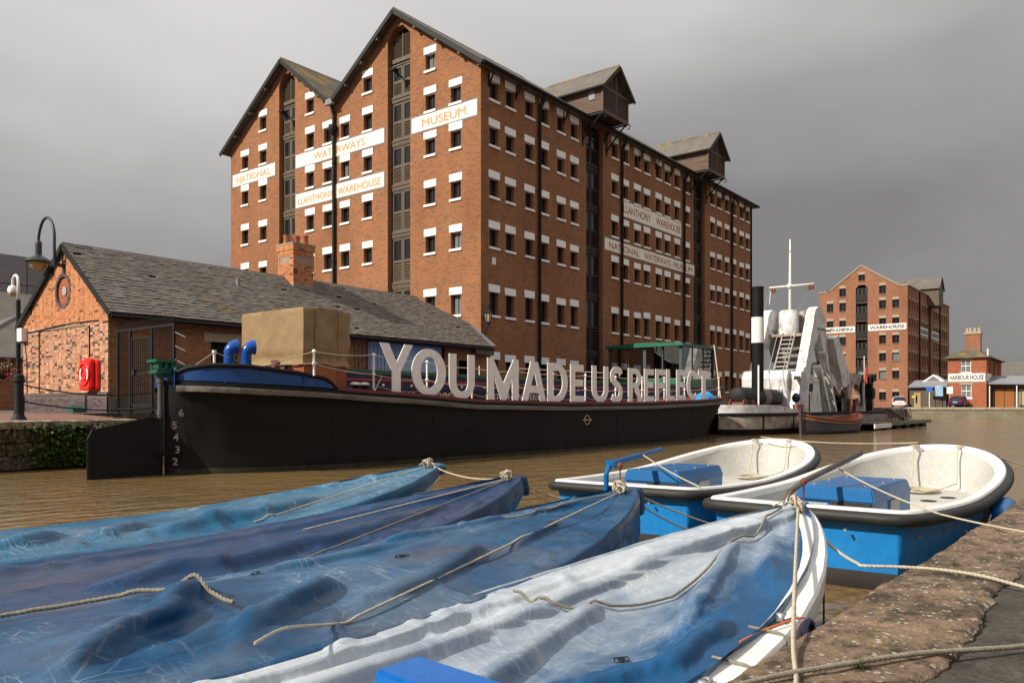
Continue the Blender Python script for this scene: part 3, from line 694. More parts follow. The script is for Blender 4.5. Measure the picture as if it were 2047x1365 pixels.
# raised outer face carries its own mortar bed
hole = [(OC[0]+.6*math.cos(t*math.pi/16), OC[1]+.6*math.sin(t*math.pi/16)) for t in range(32)]
O('raised_face', plate('raised_face', gshape, [rect(25.75, 29.45, 1.93, 4.03), hole], FX(XS), -.05, 0), M['mortar'], SH, world=True)
order = sorted(bricks, key=lambda q: q[0]+.0*q[1]+random.random()*.8)
rest = {}
for i, (a, z, w, d, m) in enumerate(order):
    jx = random.uniform(-.005, .005)
    if i < 300:
        o = O('brick', brick_mesh(w, m), None, SH); o.location = Vector((XS+d+jx, a, z))-SH.location; o.rotation_euler = (0, 0, NX)
    else:
        rest.setdefault(m, MB()).box(XS+d+jx-.012, XS+d+.03, a-w/2, a+w/2, z, z+.063)
rb = MB(); mats = []
me_rest = bpy.data.meshes.new('bricks'); vs, fs, mi = [], [], []
for k, (m, q) in enumerate(rest.items()):
    n = len(vs); vs += q.v; fs += [tuple(i+n for i in f) for f in q.f]; mi += [k]*len(q.f); me_rest.materials.append(M[m])
me_rest.from_pydata(vs, [], fs)
for p, k in zip(me_rest.polygons, mi): p.material_index = k
ST(O('bricks', me_rest, None, SH, world=True))
# plinth of blue bricks
pl = MB(); pl.box(XS-.14, XS-.003, YF-.1, YB+.1, 1.2, 1.80); pl.box(XS-.003, 29.4, YF-.12, YF-.003, 1.2, 1.72); pl.build('plinth', worn('plinth_mortar', (.2, .17, .14)), SH)
mb = MB()
for a, z, w in courses(YF-.1, YB+.1, 1.25, 1.78, False): mb.box(XS-.155, XS-.1, a-w/2, a+w/2, z, z+.064)
for k, (z, d) in enumerate(((1.80, .13), (1.86, .085))):
    for a, zz, w in courses(YF-.1+k*.05, YB+.1, z, z+.06, False): mb.box(XS-d-.03, XS-.01, a-w/2, a+w/2, z, z+.056)
ST(mb.build('plinth_bricks', M['blue_brick'], SH))
mb = MB(); mb.box(XS-.056, XS-.052, YF, YF+.02, 1.9, 4.3)
# round vent
mb = MB(); n = 40
for k in range(n):
    t0, t1 = 2*math.pi*(k+.06)/n, 2*math.pi*(k+.94)/n
    pts = [(OC[0]+r_*math.cos(t), OC[1]+r_*math.sin(t)) for r_, t in ((.47, t0), (.59, t0), (.59, t1), (.47, t1))]
    mb.prism(pts, FX(XS), -.075, .05)
ST(mb.build('vent_ring_bricks', M['blue_brick'], SH))
mb = MB(); mb.lathe([(.47, 0), (.47, .02)], (XS-.008, OC[0], OC[1]), 32, Matrix.Rotation(R(90), 3, 'Y')); mb.build('vent_infill', M['brick_house'], SH)
mb = MB(); mb.lathe([(.15, 0), (.15, .03)], (XS-.02, OC[0]-.05, OC[1]), 20, Matrix.Rotation(R(90), 3, 'Y')); mb.build('vent_hole', M['void'], SH)
for k in range(5):
    z = OC[1]-.11+k*.055; hw = math.sqrt(max(.001, .15**2-(z-OC[1])**2))
    MB().box(XS-.045, XS-.02, OC[0]-.05-hw, OC[0]-.05+hw, z-.012, z+.012).build('slat', M['white'], SH)
# roof: slates laid in courses
ev, rg = Vector((0, YF-.32, 4.28)), Vector((0, RY, ZR)); sd = (rg-ev); SL = sd.length; sd.normalize(); sn = Vector((0, -sd.z, sd.y))
slab([(XS-.13, YF-.3, 4.24), (29.28, YF-.3, 4.24), (29.55, 26.0, 5.62), (27.2, RY, ZR-.05), (XS-.13, RY, ZR-.05)], .03, 'roof_boarding', M['timber'], SH)
slab([(XS-.13, YB+.32, 4.24), (29.5, YB+.32, 4.24), (27.2, RY, ZR-.05), (XS-.13, RY, ZR-.05)], .05, 'roof_slope', M['roof_far'], SH)
slab([(27.2, RY, ZR-.02), (29.55, 26.0, 5.64), (29.55, 29.2, 5.64)], .05, 'roof_hip', M['roof_far'], SH)
ex = .178; slates = []; r_ = 0
while r_*ex < SL-.05:
    x = XS-.15-(.125 if r_ % 2 else 0); d = r_*ex
    f = d/SL; xr = 29.3 if f < .45 else (29.55-(f-.45)/.55*2.35)
    while x < xr:
        w = .246
        if x+w > XS-.15 and random.random() > .006: slates.append((max(x, XS-.15), min(x+w, xr), d))
        x += .25
    r_ += 1
slates.sort(key=lambda q: q[0])
sm = {}; restm = MB()
for i, (a, b_, d) in enumerate(slates):
    w = b_-a-.006
    if w < .04: continue
    tl = random.uniform(-.008, .012); sk = random.uniform(-.006, .006); ln = ex+.06
    def corner(q, s_, h): return ev+sd*(d+s_)+sn*h+Vector((q, 0, 0))
    h0, h1 = .066+tl, .046
    vs = [corner(q, s_+(sk if q else 0), h+(h0 if s_ == 0 else h1)) for q in (0, w) for s_ in (0, ln) for h in (-.012, 0)]
    fs = [(0, 1, 3, 2), (4, 6, 7, 5), (0, 4, 5, 1), (2, 3, 7, 6), (0, 2, 6, 4), (1, 5, 7, 3)]
    if i < 300:
        q = MB(); q.add([v+Vector((a, 0, 0)) for v in vs], fs); q.build('slate', M['slate'], SH, fix=False)
    else: restm.add([v+Vector((a, 0, 0)) for v in vs], fs)
ST(restm.build('slates', M['slate'], SH, fix=True))
x = XS-.15
while x < 27.1:
    mb = MB(); mb.prism([(RY-.2, ZR-.10), (RY, ZR+.10), (RY+.2, ZR-.10), (RY, ZR+.02)], FX(x+.005), 0, .44); mb.build('ridge_tile', M['slate'], SH); x += .45
for s_, ye in ((-1, YF-.34), (1, YB+.34)):
    mb = MB(); mb.bar((XS-.16, ye, 4.22), (XS-.16, RY, ZR-.03), .06, .17); mb.build('bargeboard', M['iron'], SH)
    for k in (.28, .75):
        y_, z_ = ye+(RY-ye)*k, 4.22+(ZR-.03-4.22)*k; MB().box(XS-.13, XS, y_-.06, y_+.06, z_-.22, z_-.08).build('purlin_end', M['iron'], SH)
mb = MB(); mb.tube([(XS-.15, YF-.38, 4.2), (29.3, YF-.38, 4.2)], .055, 8); mb.build('gutter', M['iron'], SH)
MB().box(XS-.1, 29.25, YF-.3, YF-.003, 4.18, 4.21).build('soffit', M['timber'], SH)
mb = MB(); mb.bar((29.42, YF-.3, 4.38), (29.5, 26.0, 5.72), .28, .02); mb.build('lead_flashing', M['lead'], SH)
mb = MB()
for i in range(22): mb.prism([(28.0+i*.06, 3.98), (28.03+i*.06, 3.88), (28.06+i*.06, 3.98), (28.06+i*.06, 4.2), (28.0+i*.06, 4.2)], FY(YF-.36), 0, .02)
ST(mb.build('canopy_valance', M['timber'], SH))
mb = MB(); mb.tube([(17.0, 26.3, 5.75), (17.0, 26.3, 6.25)], .07, 10); mb.obox((17.0, 26.25, 5.83), .4, .4, .02, Matrix.Rotation(R(37), 3, 'X')); mb.build('vent_pipe', M['lead'], SH, smooth=True, sharp=40)
# chimney
cx, cy = 20.3, 27.25
mb = MB(); mb.box(cx-.48, cx+.48, cy-.5, cy+.5, 5.6, 8.08); mb.build('chimney_core', M['mortar'], SH)
q = MB()
for z in [5.9+i*.0745 for i in range(29)]:
    r_ = int(round((z-5.9)/.0745)); o_ = .05 if 26 <= r_ else (.02 if r_ in (24, 25) else 0); 
    for a, zz, w in courses(-.5-o_, .5+o_, z, z+.07):
        sh = .055 if r_ % 2 else 0
        if not (19 <= r_ <= 22 and abs(a) < .3):
            q.box(cx-.5-o_, cx-.4, cy+a-w/2, cy+a+w/2, z, z+.063); q.box(cx+a-w/2*.99, cx+a+w/2*.99, cy-.52-o_, cy-.42, z, z+.063)
        q.box(cx+.4, cx+.5+o_, cy+a-w/2, cy+a+w/2, z, z+.063)
ST(q.build('chimney_bricks', M['brick_orange'], SH))
MB().box(cx-.56, cx+.56, cy-.58, cy+.58, 8.06, 8.13).build('chimney_cap', M['coping_far'], SH)
mb = MB(); mb.box(cx-.53, cx+.53, cy-.56, cy+.5, 6.2, 6.42); mb.build('lead_flashing', M['lead'], SH)
M['terracotta'] = worn('terracotta', (.42, .13, .06), (.28, .09, .05), .8, 5, .5)
for dx, dy in ((-.26, .24), (.05, .02), (.28, -.24), (.25, .28)):
    mb = MB(); mb.lathe([(.15, 0), (.13, .3), (.15, .34), (.155, .4), (.12, .41), (.12, .2)], (cx+dx, cy+dy, 8.12), 16); mb.build('chimney_pot', M['terracotta'], SH, smooth=True, sharp=40)
# front openings
M['stucco'] = worn('lintel_buff', (.42, .33, .20), None, .8, 3, .3)
MB().box(14.5, 15.95, YF-.02, YF+.2, 3.66, 3.95).build('door_lintel', M['stucco'], SH)
MB().box(14.76, 15.74, YF+.2, YF+.25, 1.5, 3.66).build('door', M['void'], SH)  # near-black panel, the shade of the open doorway painted in
MB().box(17.31, 18.29, YF+.15, YF+.2, 1.5, 3.39).build('door', M['timber'], SH)
def mural_mat():
    m, t, b = nodes('painted_mural'); N = NT(t); v = N.coord((1, 1, 1)); s_ = N.n('SeparateXYZ'); N.link(v, s_.inputs[0])
    a = N.noise(v, 2.2, 5, .6); h = N.math('ADD', s_.outputs[2], N.math('MULTIPLY', N.math('SUBTRACT', a, .5), .9))
    N.link(N.ramp(N.fr(h, 2.0, 4.3), ((0, (.05, .14, .05)), (.22, (.3, .22, .12)), (.38, (.45, .33, .22)), (.45, (.36, .48, .62)), (.7, (.32, .46, .68)), (1, (.22, .36, .6)))), b.inputs['Base Color'])
    b.inputs['Roughness'].default_value = .5; return m
MB().box(21.72, 26.18, YF+.12, YF+.16, 2.12, 4.13).build('mural_panel', mural_mat(), SH)
mb = MB(); 
for a, b_ in ((21.6, 21.7), (26.2, 26.3)): mb.box(a, b_, YF-.03, YF+.1, 2.0, 4.22)
mb.box(21.7, 26.2, YF-.03, YF+.1, 4.15, 4.22); mb.build('mural_frame', worn('red_frame', (.22, .03, .02)), SH)
for i in range(14):
    x = 20.9+i*.2; mb = MB(); mb.tube([(x, YF-.12, 2.0), (x, YF-.12, 4.0)], .012, 5); mb.build('window_bar', M['iron'], SH)
mb = MB(); mb.box(20.85, 23.6, YF-.13, YF-.11, 3.5, 3.54); mb.box(20.85, 23.6, YF-.13, YF-.11, 2.5, 2.54); mb.build('bar_rail', M['iron'], SH)
# wall clutter of the gable
mb = MB(); mb.box(XS-.25, XS-.05, 30.35, 30.75, 3.75, 4.2); mb.build('junction_box', M['white'], SH)
mb = MB(); mb.tube([(XS-.08, 30.5, 3.78), (XS-.07, 30.45, 3.4), (XS-.07, 30.35, 3.0), (XS-.07, 30.35, 1.9), (XS-.18, 30.33, 1.75), (XS-.18, 30.33, 1.3)], .018, 6); mb.build('cable', M['iron'], SH)
mb = MB(); mb.tube([(XS-.075, 25.6, 4.0), (XS-.075, 25.6, 1.95), (XS-.19, 25.6, 1.8), (XS-.19, 25.6, 1.3)], .022, 6); mb.build('cable', M['iron'], SH)
mb = MB(); mb.tube([(XS-.075, 30.3, 4.02), (XS-.075, 28.6, 4.1), (XS-.075, 26.8, 4.16), (XS-.075, 25.0, 4.12)], .018, 6); mb.build('cable', M['iron'], SH)
mb = MB(); mb.tube([(XS-.075, 27.52, 6.0), (XS-.075, 27.5, 6.45)], .025, 6); mb.build('cable_conduit', M['iron'], SH)

# ------------------------------------------------------------------ lamps on and beside the shed
M['darkmetal'] = worn('slate_blue_metal', (.03, .036, .045), None, .4, 5, .3)
M['amber'] = glassy('amber_bowl', (.42, .25, .07), .2)
def swan_lamp():
    x = XS-.35
    L = thing('swan_neck_lamp', 'dark swan-neck wall lamp with amber bowl at the gable peak of the brick shed', 'wall lamp', (x, 27.5, 6.0))
    y0 = 27.45; mb = MB(); pts = [(x, y0, 6.0), (x, y0, 6.9)]
    for i in range(13): 
        t = math.pi*i/12; pts.append((x, y0+.42-.42*math.cos(t)*1.0+.38*(i/12), 7.05+.62*math.sin(t)))
    pts.append((x, y0+1.22, 6.95)); pts = pts[:-1]+[(x, pts[-2][1], 6.95)]
    ye = pts[-1][1]
    mb.tube(pts, .045, 10); mb.bar((x, y0, 6.06), (XS-.04, y0, 6.06), .1); mb.box(XS-.07, XS-.03, y0-.1, y0+.1, 5.85, 6.25); mb.build('arm', M['darkmetal'], L, smooth=True, sharp=40)
    mb = MB(); mb.lathe([(.05, 7.0), (.09, 6.96), (.10, 6.9), (.10, 6.52), (.15, 6.48), (.26, 6.42), (.40, 6.32), (.42, 6.29), (.38, 6.28), (.2, 6.28)], (x, ye, 0), 20); mb.build('hood', M['darkmetal'], L, smooth=True, sharp=40)
    mb = MB(); mb.lathe([(.28, 6.28), (.27, 6.2), (.22, 6.09), (.12, 6.02), (.03, 5.99), (.03, 5.94)], (x, ye, 0), 20); mb.build('bowl', M['amber'], L, smooth=True)
swan_lamp()
# white camera pole, at the left edge
cp = thing('camera_pole', 'black pole with white swan-neck top and domed camera at the left edge', 'camera pole', (12.1, 33.2, 1.29))
px_, py_ = 12.1, 33.2
mb = MB(); mb.tube([(px_, py_, 1.29), (px_, py_, 5.5)], .08, 10); mb.bar((px_, py_, 3.9), (px_, py_-.4, 3.9), .1); mb.build('pole', M['iron'], cp, smooth=True, sharp=40)
mb = MB(); pts = [(px_, py_, 5.5), (px_, py_, 6.15)]
for i in range(11):
    t = math.pi*i/10; pts.append((px_, py_+.26-.26*math.cos(t), 6.2+.26*math.sin(t)))
pts.append((px_, py_+.52, 6.1)); mb.tube(pts, .05, 10); mb.build('swan_neck', M['white'], cp, smooth=True)
mb = MB(); mb.lathe([(.04, 6.12), (.14, 6.05), (.18, 5.94), (.18, 5.86)], (px_, py_+.52, 0), 16); mb.build('camera_housing', M['white'], cp, smooth=True, sharp=50)
mb = MB(); mb.lathe([(.175, 5.86), (.16, 5.8), (.1, 5.7), (.02, 5.67)], (px_, py_+.52, 0), 16); mb.build('dome', M['lampglass'], cp, smooth=True)

# ------------------------------------------------------------------ security gate across the quay
GT = thing('security_gate', 'black barred security fence and gate between the brick shed and the dock edge', 'gate', (11.55, 22.5, 1.3))
gx = 11.55
MB().box(gx-.03, gx+.03, 20.95, 24.2, 3.72, 3.79).build('rail', M['iron'], GT); MB().box(gx-.03, gx+.03, 20.95, 24.2, 1.38, 1.44).build('rail', M['iron'], GT)
y = 21.0
while y < 24.2:
    if not (22.2 < y < 23.38):
        mb = MB(); mb.tube([(gx, y, 1.35), (gx, y, 4.0)], .014, 5); mb.build('bar', M['iron'], GT)
    else:
        mb = MB(); mb.tube([(gx, y, 3.79), (gx, y, 4.0)], .014, 5); mb.build('bar', M['iron'], GT)
    y += .11
for y in (20.95, 22.15, 23.42, 24.18): MB().box(gx-.035, gx+.035, y-.035, y+.035, 1.3, 3.8).build('post', M['iron'], GT)
dr = MB().box(gx-.02, gx+.02, 22.22, 22.27, 1.5, 3.5); dr.box(gx-.02, gx+.02, 23.3, 23.35, 1.5, 3.5); dr.box(gx-.02, gx+.02, 22.27, 23.3, 3.45, 3.5); dr.box(gx-.02, gx+.02, 22.27, 23.3, 1.5, 1.56); dr.box(gx-.02, gx+.02, 22.27, 23.3, 2.42, 2.47)
dr = dr.build('gate_leaf', M['iron'], GT)
for i in range(8):
    y = 22.37+i*.117; mb = MB(); mb.tube([(gx, y, 1.5), (gx, y, 3.46)], .012, 5); mb.build('bar', M['iron'], dr)
MB().box(gx-.06, gx+.05, 23.1, 23.28, 2.4, 2.58).build('lock_box', M['iron'], dr)
M['galv'] = worn('galvanised', (.4, .4, .4), (.25, .25, .25), .4, 8, .4, metal=.6)
for k in range(5):
    mb = MB(); mb.tube([(gx, 20.93, 3.55-k*.38), (gx+.05, 20.45, 3.38-k*.38)], [.014, .008], 5); mb.build('spike', M['galv'], GT)

# ------------------------------------------------------------------ lifebuoy housing
M['lifered'] = worn('lifebuoy_red', (.72, .022, .018), (.6, .03, .02), .35, 3, .3, bump=.03)
LB = thing('lifebuoy_housing', 'red plastic lifebuoy housing with white ring marks on the shed gable', 'lifebuoy', (XS-.15, 25.45, 2.0))
def rr(cy, cz, w, h, r_, n=6):
    out = []
    for sx, sz, a0 in ((1, 1, 0), (-1, 1, 90), (-1, -1, 180), (1, -1, 270)):
        for i in range(n+1):
            t = R(a0+90*i/n); out.append((cy+sx*(w/2-r_)+r_*math.cos(t), cz+sz*(h/2-r_)+r_*math.sin(t)))
    return out
cy_, cz_ = 25.38, 2.47
def bevplate(name, y, z, w, h, r_, d0, d1, m, par, bev=.02):
    mb = MB(); mb.prism(rr(y, z, w, h, r_), FX(XS), d0, d1); me = mb.mesh(name)
    bm = bmesh.new(); bm.from_mesh(me); es = [e for e in bm.edges if len(e.link_faces) == 2 and e.calc_face_angle(0) > 1.2]; bmesh.ops.bevel(bm, geom=es, offset=bev, segments=3, affect='EDGES'); bm.to_mesh(me); bm.free()
    for p in me.polygons: p.use_smooth = True
    me.set_sharp_from_angle(angle=R(35)); return O(name, me, m, par, world=True)
bevplate('back_shell', cy_-.07, cz_-.02, .84, .97, .16, -.17, -.05, M['lifered'], LB)
bevplate('front_shell', cy_+.0, cz_, .74, 1.0, .16, -.33, -.185, M['lifered'], LB, .035)
mb = MB(); rt = Matrix.Rotation(R(-90), 3, 'Y')
ring = lambda r0, r1, d: [(r0, d), (r1, d+.02), (r1+.02, d+.01)]
mb.tube([(XS-.335, cy_+.0+.33*math.cos(t)*1.0, cz_+.33*math.sin(t)) for t in [2*math.pi*i/32 for i in range(32)]], .035, 8, closed=True); mb.tube([(XS-.335, cy_+.0+.17*math.cos(t), cz_+.17*math.sin(t)) for t in [2*math.pi*i/28 for i in range(28)]], .03, 8, closed=True); mb.build('moulded_ring', M['lifered'], LB, smooth=True)
for a0 in (-40, 140):
    mb = MB(); rows = [[(XS-.336-.012, cy_+.0+r_*math.cos(R(a0+a)), cz_+r_*math.sin(R(a0+a))) for a in range(0, 81, 8)] for r_ in (.215, .295)]; mb.grid(rows); mb.build('white_band', M['white'], LB)
MB().box(XS-.345, XS-.16, cy_-.0, cy_+.06, cz_+.42, cz_+.47).build('badge', M['white'], LB)
# green ground light box, bollard with chains
gb = MB(); gb.prism([(25.7, 1.26), (26.32, 1.26), (26.27, 1.42), (26.12, 1.52), (25.95, 1.52), (25.75, 1.42)], FX(10.9), 0, .35)
tag(gb.build('floodlight_box', worn('green_box', (.03, .10, .07))), 'small dark green uplighter box on the quay at the foot of the shed', 'uplighter')
bo = thing('bollard', 'black iron bollard standing on the quay at the far left', 'bollard', (7.65, 20.95, 1.17))
mb = MB(); mb.lathe([(.17, 1.16), (.16, 1.2), (.12, 1.26), (.105, 1.35), (.10, 2.05), (.13, 2.08), (.13, 2.13), (.11, 2.15), (.115, 2.2), (.10, 2.24), (.05, 2.26)], (7.65, 20.95, 0), 20); mb.build('post', M['iron'], bo, smooth=True, sharp=40)
ch = thing('chain_barrier', 'pair of sagging black chains from the quay bollard to the security gate', 'chain', (9.5, 20.95, 1.6))
def chain(p, q, sag, name, par, m, link=.055, r_=.009):
    p, q = Vector(p), Vector(q); n = int((q-p).length/(link*.8)); mb = MB()
    P = lambda t: p.lerp(q, t)-Vector((0, 0, sag*4*t*(1-t)))
    for i in range(n):
        a, b_ = P(i/n), P((i+1)/n); d = (b_-a).normalized(); s_ = d.orthogonal().normalized() if i % 2 else d.cross(d.orthogonal()).normalized()
        c = (a+b_)/2; mb.tube([c+d*link*.62*math.cos(t)+s_*link*.32*math.sin(t) for t in [2*math.pi*k/8 for k in range(8)]], r_, 4, closed=True)
    return mb.build(name, m, par)
chain((7.75, 20.95, 2.0), (11.5, 21.0, 1.95), .2, 'chain', ch, M['iron']); chain((7.75, 20.95, 1.6), (11.5, 21.0, 1.5), .16, 'chain', ch, M['iron'])
# ivy on the dock wall
M['ivy'] = worn('ivy_leaf', (.035, .075, .012), (.09, .11, .02), .5, 3, .7)
def leaf_mesh(n, place, size, seed):
    rnd = random.Random(seed); mb = MB()
    for i in range(n):
        c = place(rnd); s_ = size*rnd.uniform(.6, 1.3); E_ = Matrix.Rotation(rnd.uniform(0, 6.28), 3, 'Z') @ Matrix.Rotation(rnd.uniform(.2, 1.4), 3, 'X')
        mb.add([Vector(c)+E_ @ Vector(q)*s_ for q in ((0, -.5, 0), (.38, -.1, .06), (.2, .25, 0), (0, .6, -.08), (-.2, .25, 0), (-.38, -.1, .06))], [(0, 1, 2, 3), (0, 3, 4, 5)])
    return mb
def ivy_place(rnd):
    while True:
        x = rnd.gauss(8.35, .55); z = rnd.uniform(.08, 1.05)
        if abs(x-8.35) < .95-.45*abs(z-.45)+.25*math.sin(z*9+x*4): return (x, 20.12-rnd.random()**2*.22, z)
iv = thing('ivy_plant', 'dark green ivy growing on the dock wall beside the rudder', 'ivy', (8.35, 20.1, .2))
ST(leaf_mesh(1500, ivy_place, .085, 3).build('leaves', M['ivy'], iv, fix=False))
mb = MB(); mb.tube([(8.2, 20.17, .1), (8.3, 20.14, .5), (8.25, 20.15, 1.0)], .014, 5); mb.tube([(8.5, 20.17, .1), (8.7, 20.14, .4), (8.75, 20.15, .8)], .011, 5); mb.build('stem', M['timber'], iv)
wd = thing('weed_plant', 'yellowish straggly weeds hanging on the dock wall at the far left', 'weeds', (7.2, 20.1, .6))
M['weed'] = worn('weed_leaf', (.16, .13, .03), (.07, .09, .02), .6, 4, .7)
ST(leaf_mesh(170, lambda r_: (7.25+r_.gauss(0, .17), 20.12-r_.random()*.1, .35+r_.random()*.7), .07, 5).build('leaves', M['weed'], wd, fix=False))
# far left background: grey office block, slate-roofed house, planter and hanging flowers
def panel_mat():
    return worn('grey_cladding', (.2, .205, .225), (.16, .16, .175), .4, 1, .4, bump=.02)
of = thing('office_block', 'plain grey panelled office block behind the shed at the far left', 'building', (20, 60, 1.29))
MB().box(16, 40, 62.2, 80, 1.2, 12.0).build('wall', worn('cladding_joint', (.05, .05, .055)), of)
M['clad'] = panel_mat()
for i in range(10):
    for j in range(5):
        MB().box(16.03+i*2.4, 18.37+i*2.4, 62.1, 62.25, 1.9+j*2.05, 3.9+j*2.05).build('cladding_panel', M['clad'], of)
for j in range(5):
    for i in range(7): MB().box(15.9, 16.05, 62.3+i*2.5, 64.7+i*2.5, 1.9+j*2.05, 3.9+j*2.05).build('cladding_panel', M['clad'], of)
hs = thing('slate_house', 'low brick house with slate hipped roof behind the shed at the far left', 'house', (12.5, 40, 1.29))
MB().box(12.2, 22, 40, 50, 1.2, 3.7).build('wall', M['brick_far'], hs)
slab([(11.8, 39.6, 3.6), (22.4, 39.6, 3.6), (17.5, 45, 6.2), (16.6, 45, 6.2)], .08, 'roof_slope', M['roof_far'], hs); slab([(11.8, 39.6, 3.6), (11.8, 50.4, 3.6), (16.6, 45, 6.2)], .08, 'roof_slope', M['roof_far'], hs)
mb = MB(); mb.tube([(11.8, 39.6, 3.72), (16.6, 45, 6.3)], .09, 6); mb.build('lead_hip', M['lead'], hs)
for y_ in (42, 44.5, 47): 
    MB().box(12.12, 12.25, y_-.4, y_+.4, 2.0, 3.2).build('window', M['pane'], hs)
h2 = thing('brick_house', 'taller red brick house with slate roof at the very left edge', 'house', (19, 52, 1.29))
MB().box(17.5, 26, 52.5, 60, 1.2, 6.5).build('wall', M['brick_far'], h2)
slab([(17.1, 52.2, 6.3), (26, 52.2, 6.3), (26, 56.2, 8.6), (17.1, 56.2, 8.6)], .1, 'roof_slope', M['roof_far'], h2)
for x_, y_ in ((17.45, 54), (17.45, 57)): MB().box(x_-.02, x_+.1, y_-.5, y_+.5, 3.4, 5).build('window', M['white'], h2)
pt = thing('planter', 'wooden trough planter with pink flowers on the quay at the left edge', 'planter', (9.9, 30.9, 1.29))
for i in range(3): MB().box(9.6, 9.65, 31.6, 32.8, 1.5+i*.17, 1.65+i*.17).build('board', M['timber_wx'], pt)
MB().box(9.66, 10.1, 31.65, 32.75, 1.45, 1.95).build('box', M['timber'], pt)
for y_ in (31.6, 32.7): MB().box(9.55, 10.1, y_, y_+.1, 1.29, 2.0).build('post', M['timber_wx'], pt)
M['flower'] = worn('flower_petals', (.45, .05, .14), (.5, .12, .3), .6, 12, .8)
ST(leaf_mesh(260, lambda r_: (9.88+r_.gauss(0, .14), 32.2+r_.gauss(0, .3), 1.95+r_.random()*.3), .07, 8).build('leaves', M['ivy'], pt, fix=False)); ST(leaf_mesh(90, lambda r_: (9.85+r_.gauss(0, .16), 32.2+r_.gauss(0, .3), 2.1+r_.random()*.25), .06, 9).build('flowers', M['flower'], pt, fix=False))
hb = thing('hanging_basket', 'hanging basket of red and yellow flowers left of the shed', 'flowers', (10.6, 31.6, 2.5))
ST(leaf_mesh(420, lambda r_: (11.2+r_.gauss(0, .16), 32.1+r_.gauss(0, .33), 2.85+r_.gauss(0, .13)), .075, 11).build('leaves', M['weed'], hb, fix=False)); ST(leaf_mesh(160, lambda r_: (11.15+r_.gauss(0, .18), 31.95+r_.gauss(0, .35), 2.72+r_.gauss(0, .12)), .07, 12).build('flowers', M['flower'], hb, fix=False))
mb = MB(); mb.lathe([(.05, 2.45), (.22, 2.65), (.25, 2.8)], (11.2, 32.1, 0), 12); mb.build('basket', M['iron'], hb)
# ------------------------------------------------------------------ the black barge
YC, HB = 16.65, 1.92
XA_, XB_ = 8.95, 37.3
def interp(x, pts):
    if x <= pts[0][0]: return pts[0][1]
    for (a, va), (b, vb) in zip(pts, pts[1:]):
        if x <= b:
            t = (x-a)/(b-a); t = t*t*(3-2*t)*.4+t*.6; return va+(vb-va)*t
    return pts[-1][1]
def b_deck(x):
    if x < 14: return HB*interp(x, ((8.95, .0), (9.05, .22), (9.4, .46), (10, .66), (11, .82), (12, .92), (14, 1)))
    if x > 31.5: return HB*math.sqrt(max(0, 1-((x-31.5)/(XB_-31.5))**2.6))
    return HB
def b_water(x):
    if x < 22: return HB*interp(x, ((8.97, .0), (9.3, .16), (10.0, .46), (11, .71), (12.5, .88), (14.5, .97), (17, 1)))
    if x > 29.5: return HB*max(0, 1-((x-29.5)/(36.6-29.5))**2.2)
    return HB
def b_z(x): return interp(x, ((8.9, 2.02), (11, 1.93), (14, 1.78), (17.5, 1.60), (22, 1.55), (27, 1.57), (31, 1.66), (37.4, 1.86)))
M['hull_black'] = worn('barge_black', (.011, .0105, .0105), (.020, .0165, .015), .55, 1.2, .6, bump=.12, bscale=8, stretch=(.4, .4, 1), fine=.15, spec=.12)
M['weedline'] = worn('weed_line', (.035, .032, .015), (.012, .012, .009), .8, 5, .8)
M['bluepaint'] = worn('barge_blue', (.006, .045, .17), (.005, .035, .12), .38, 2, .5, bump=.04)
M['deckred'] = worn('deck_red', (.22, .045, .035), (.12, .035, .028), .7, 3, .6)
M['woodgrey'] = worn('rubbing_wood', (.17, .15, .13), (.07, .06, .05), .85, 3, .8, stretch=(.3, 3, 3))
BG = thing('black_barge', 'long black cargo barge carrying the big letters, moored along the quay', 'barge', (XA_, YC, 0))
def station(x, lvl):
    """half breadth at height fraction lvl (0 waterline .. 1 deck)"""
    w0, w1 = b_water(x), b_deck(x)
    return w0+(w1-w0)*(lvl**1.9 if x < 22 else lvl**1.2)
def curve_xs(): return [XA_+.0+.02*i*i*.35 for i in range(26)]
xsb = sorted(set([XA_+.0, XA_+.03, XA_+.08, XA_+.16, XA_+.3, XA_+.5, XA_+.75]+[XA_+1+.4*i for i in range(64)]+[34.6+.3*i for i in range(7)]+[36.6, 36.8, 36.95, 37.1, 37.2, 37.26, XB_]))
for s_, nm in ((-1, 'hull_side'), (1, 'hull_side')):
    rows = []
    for k in range(15):
        l = -.35+1.35*k/14
        rows.append([(x, YC+s_*(station(x, max(l, 0)) if l >= 0 else b_water(x)*(1+l*.5)), b_z(x)*l) for x in xsb])
    mb = MB(); mb.grid(rows); mb.build(nm, M['hull_black'], BG, smooth=True)
mb = MB(); mb.grid([[(x, YC-b_deck(x), b_z(x)-.002) for x in xsb], [(x, YC, b_z(x)+.05) for x in xsb], [(x, YC+b_deck(x), b_z(x)-.002) for x in xsb]]); mb.build('deck', M['deckred'], BG, smooth=True)
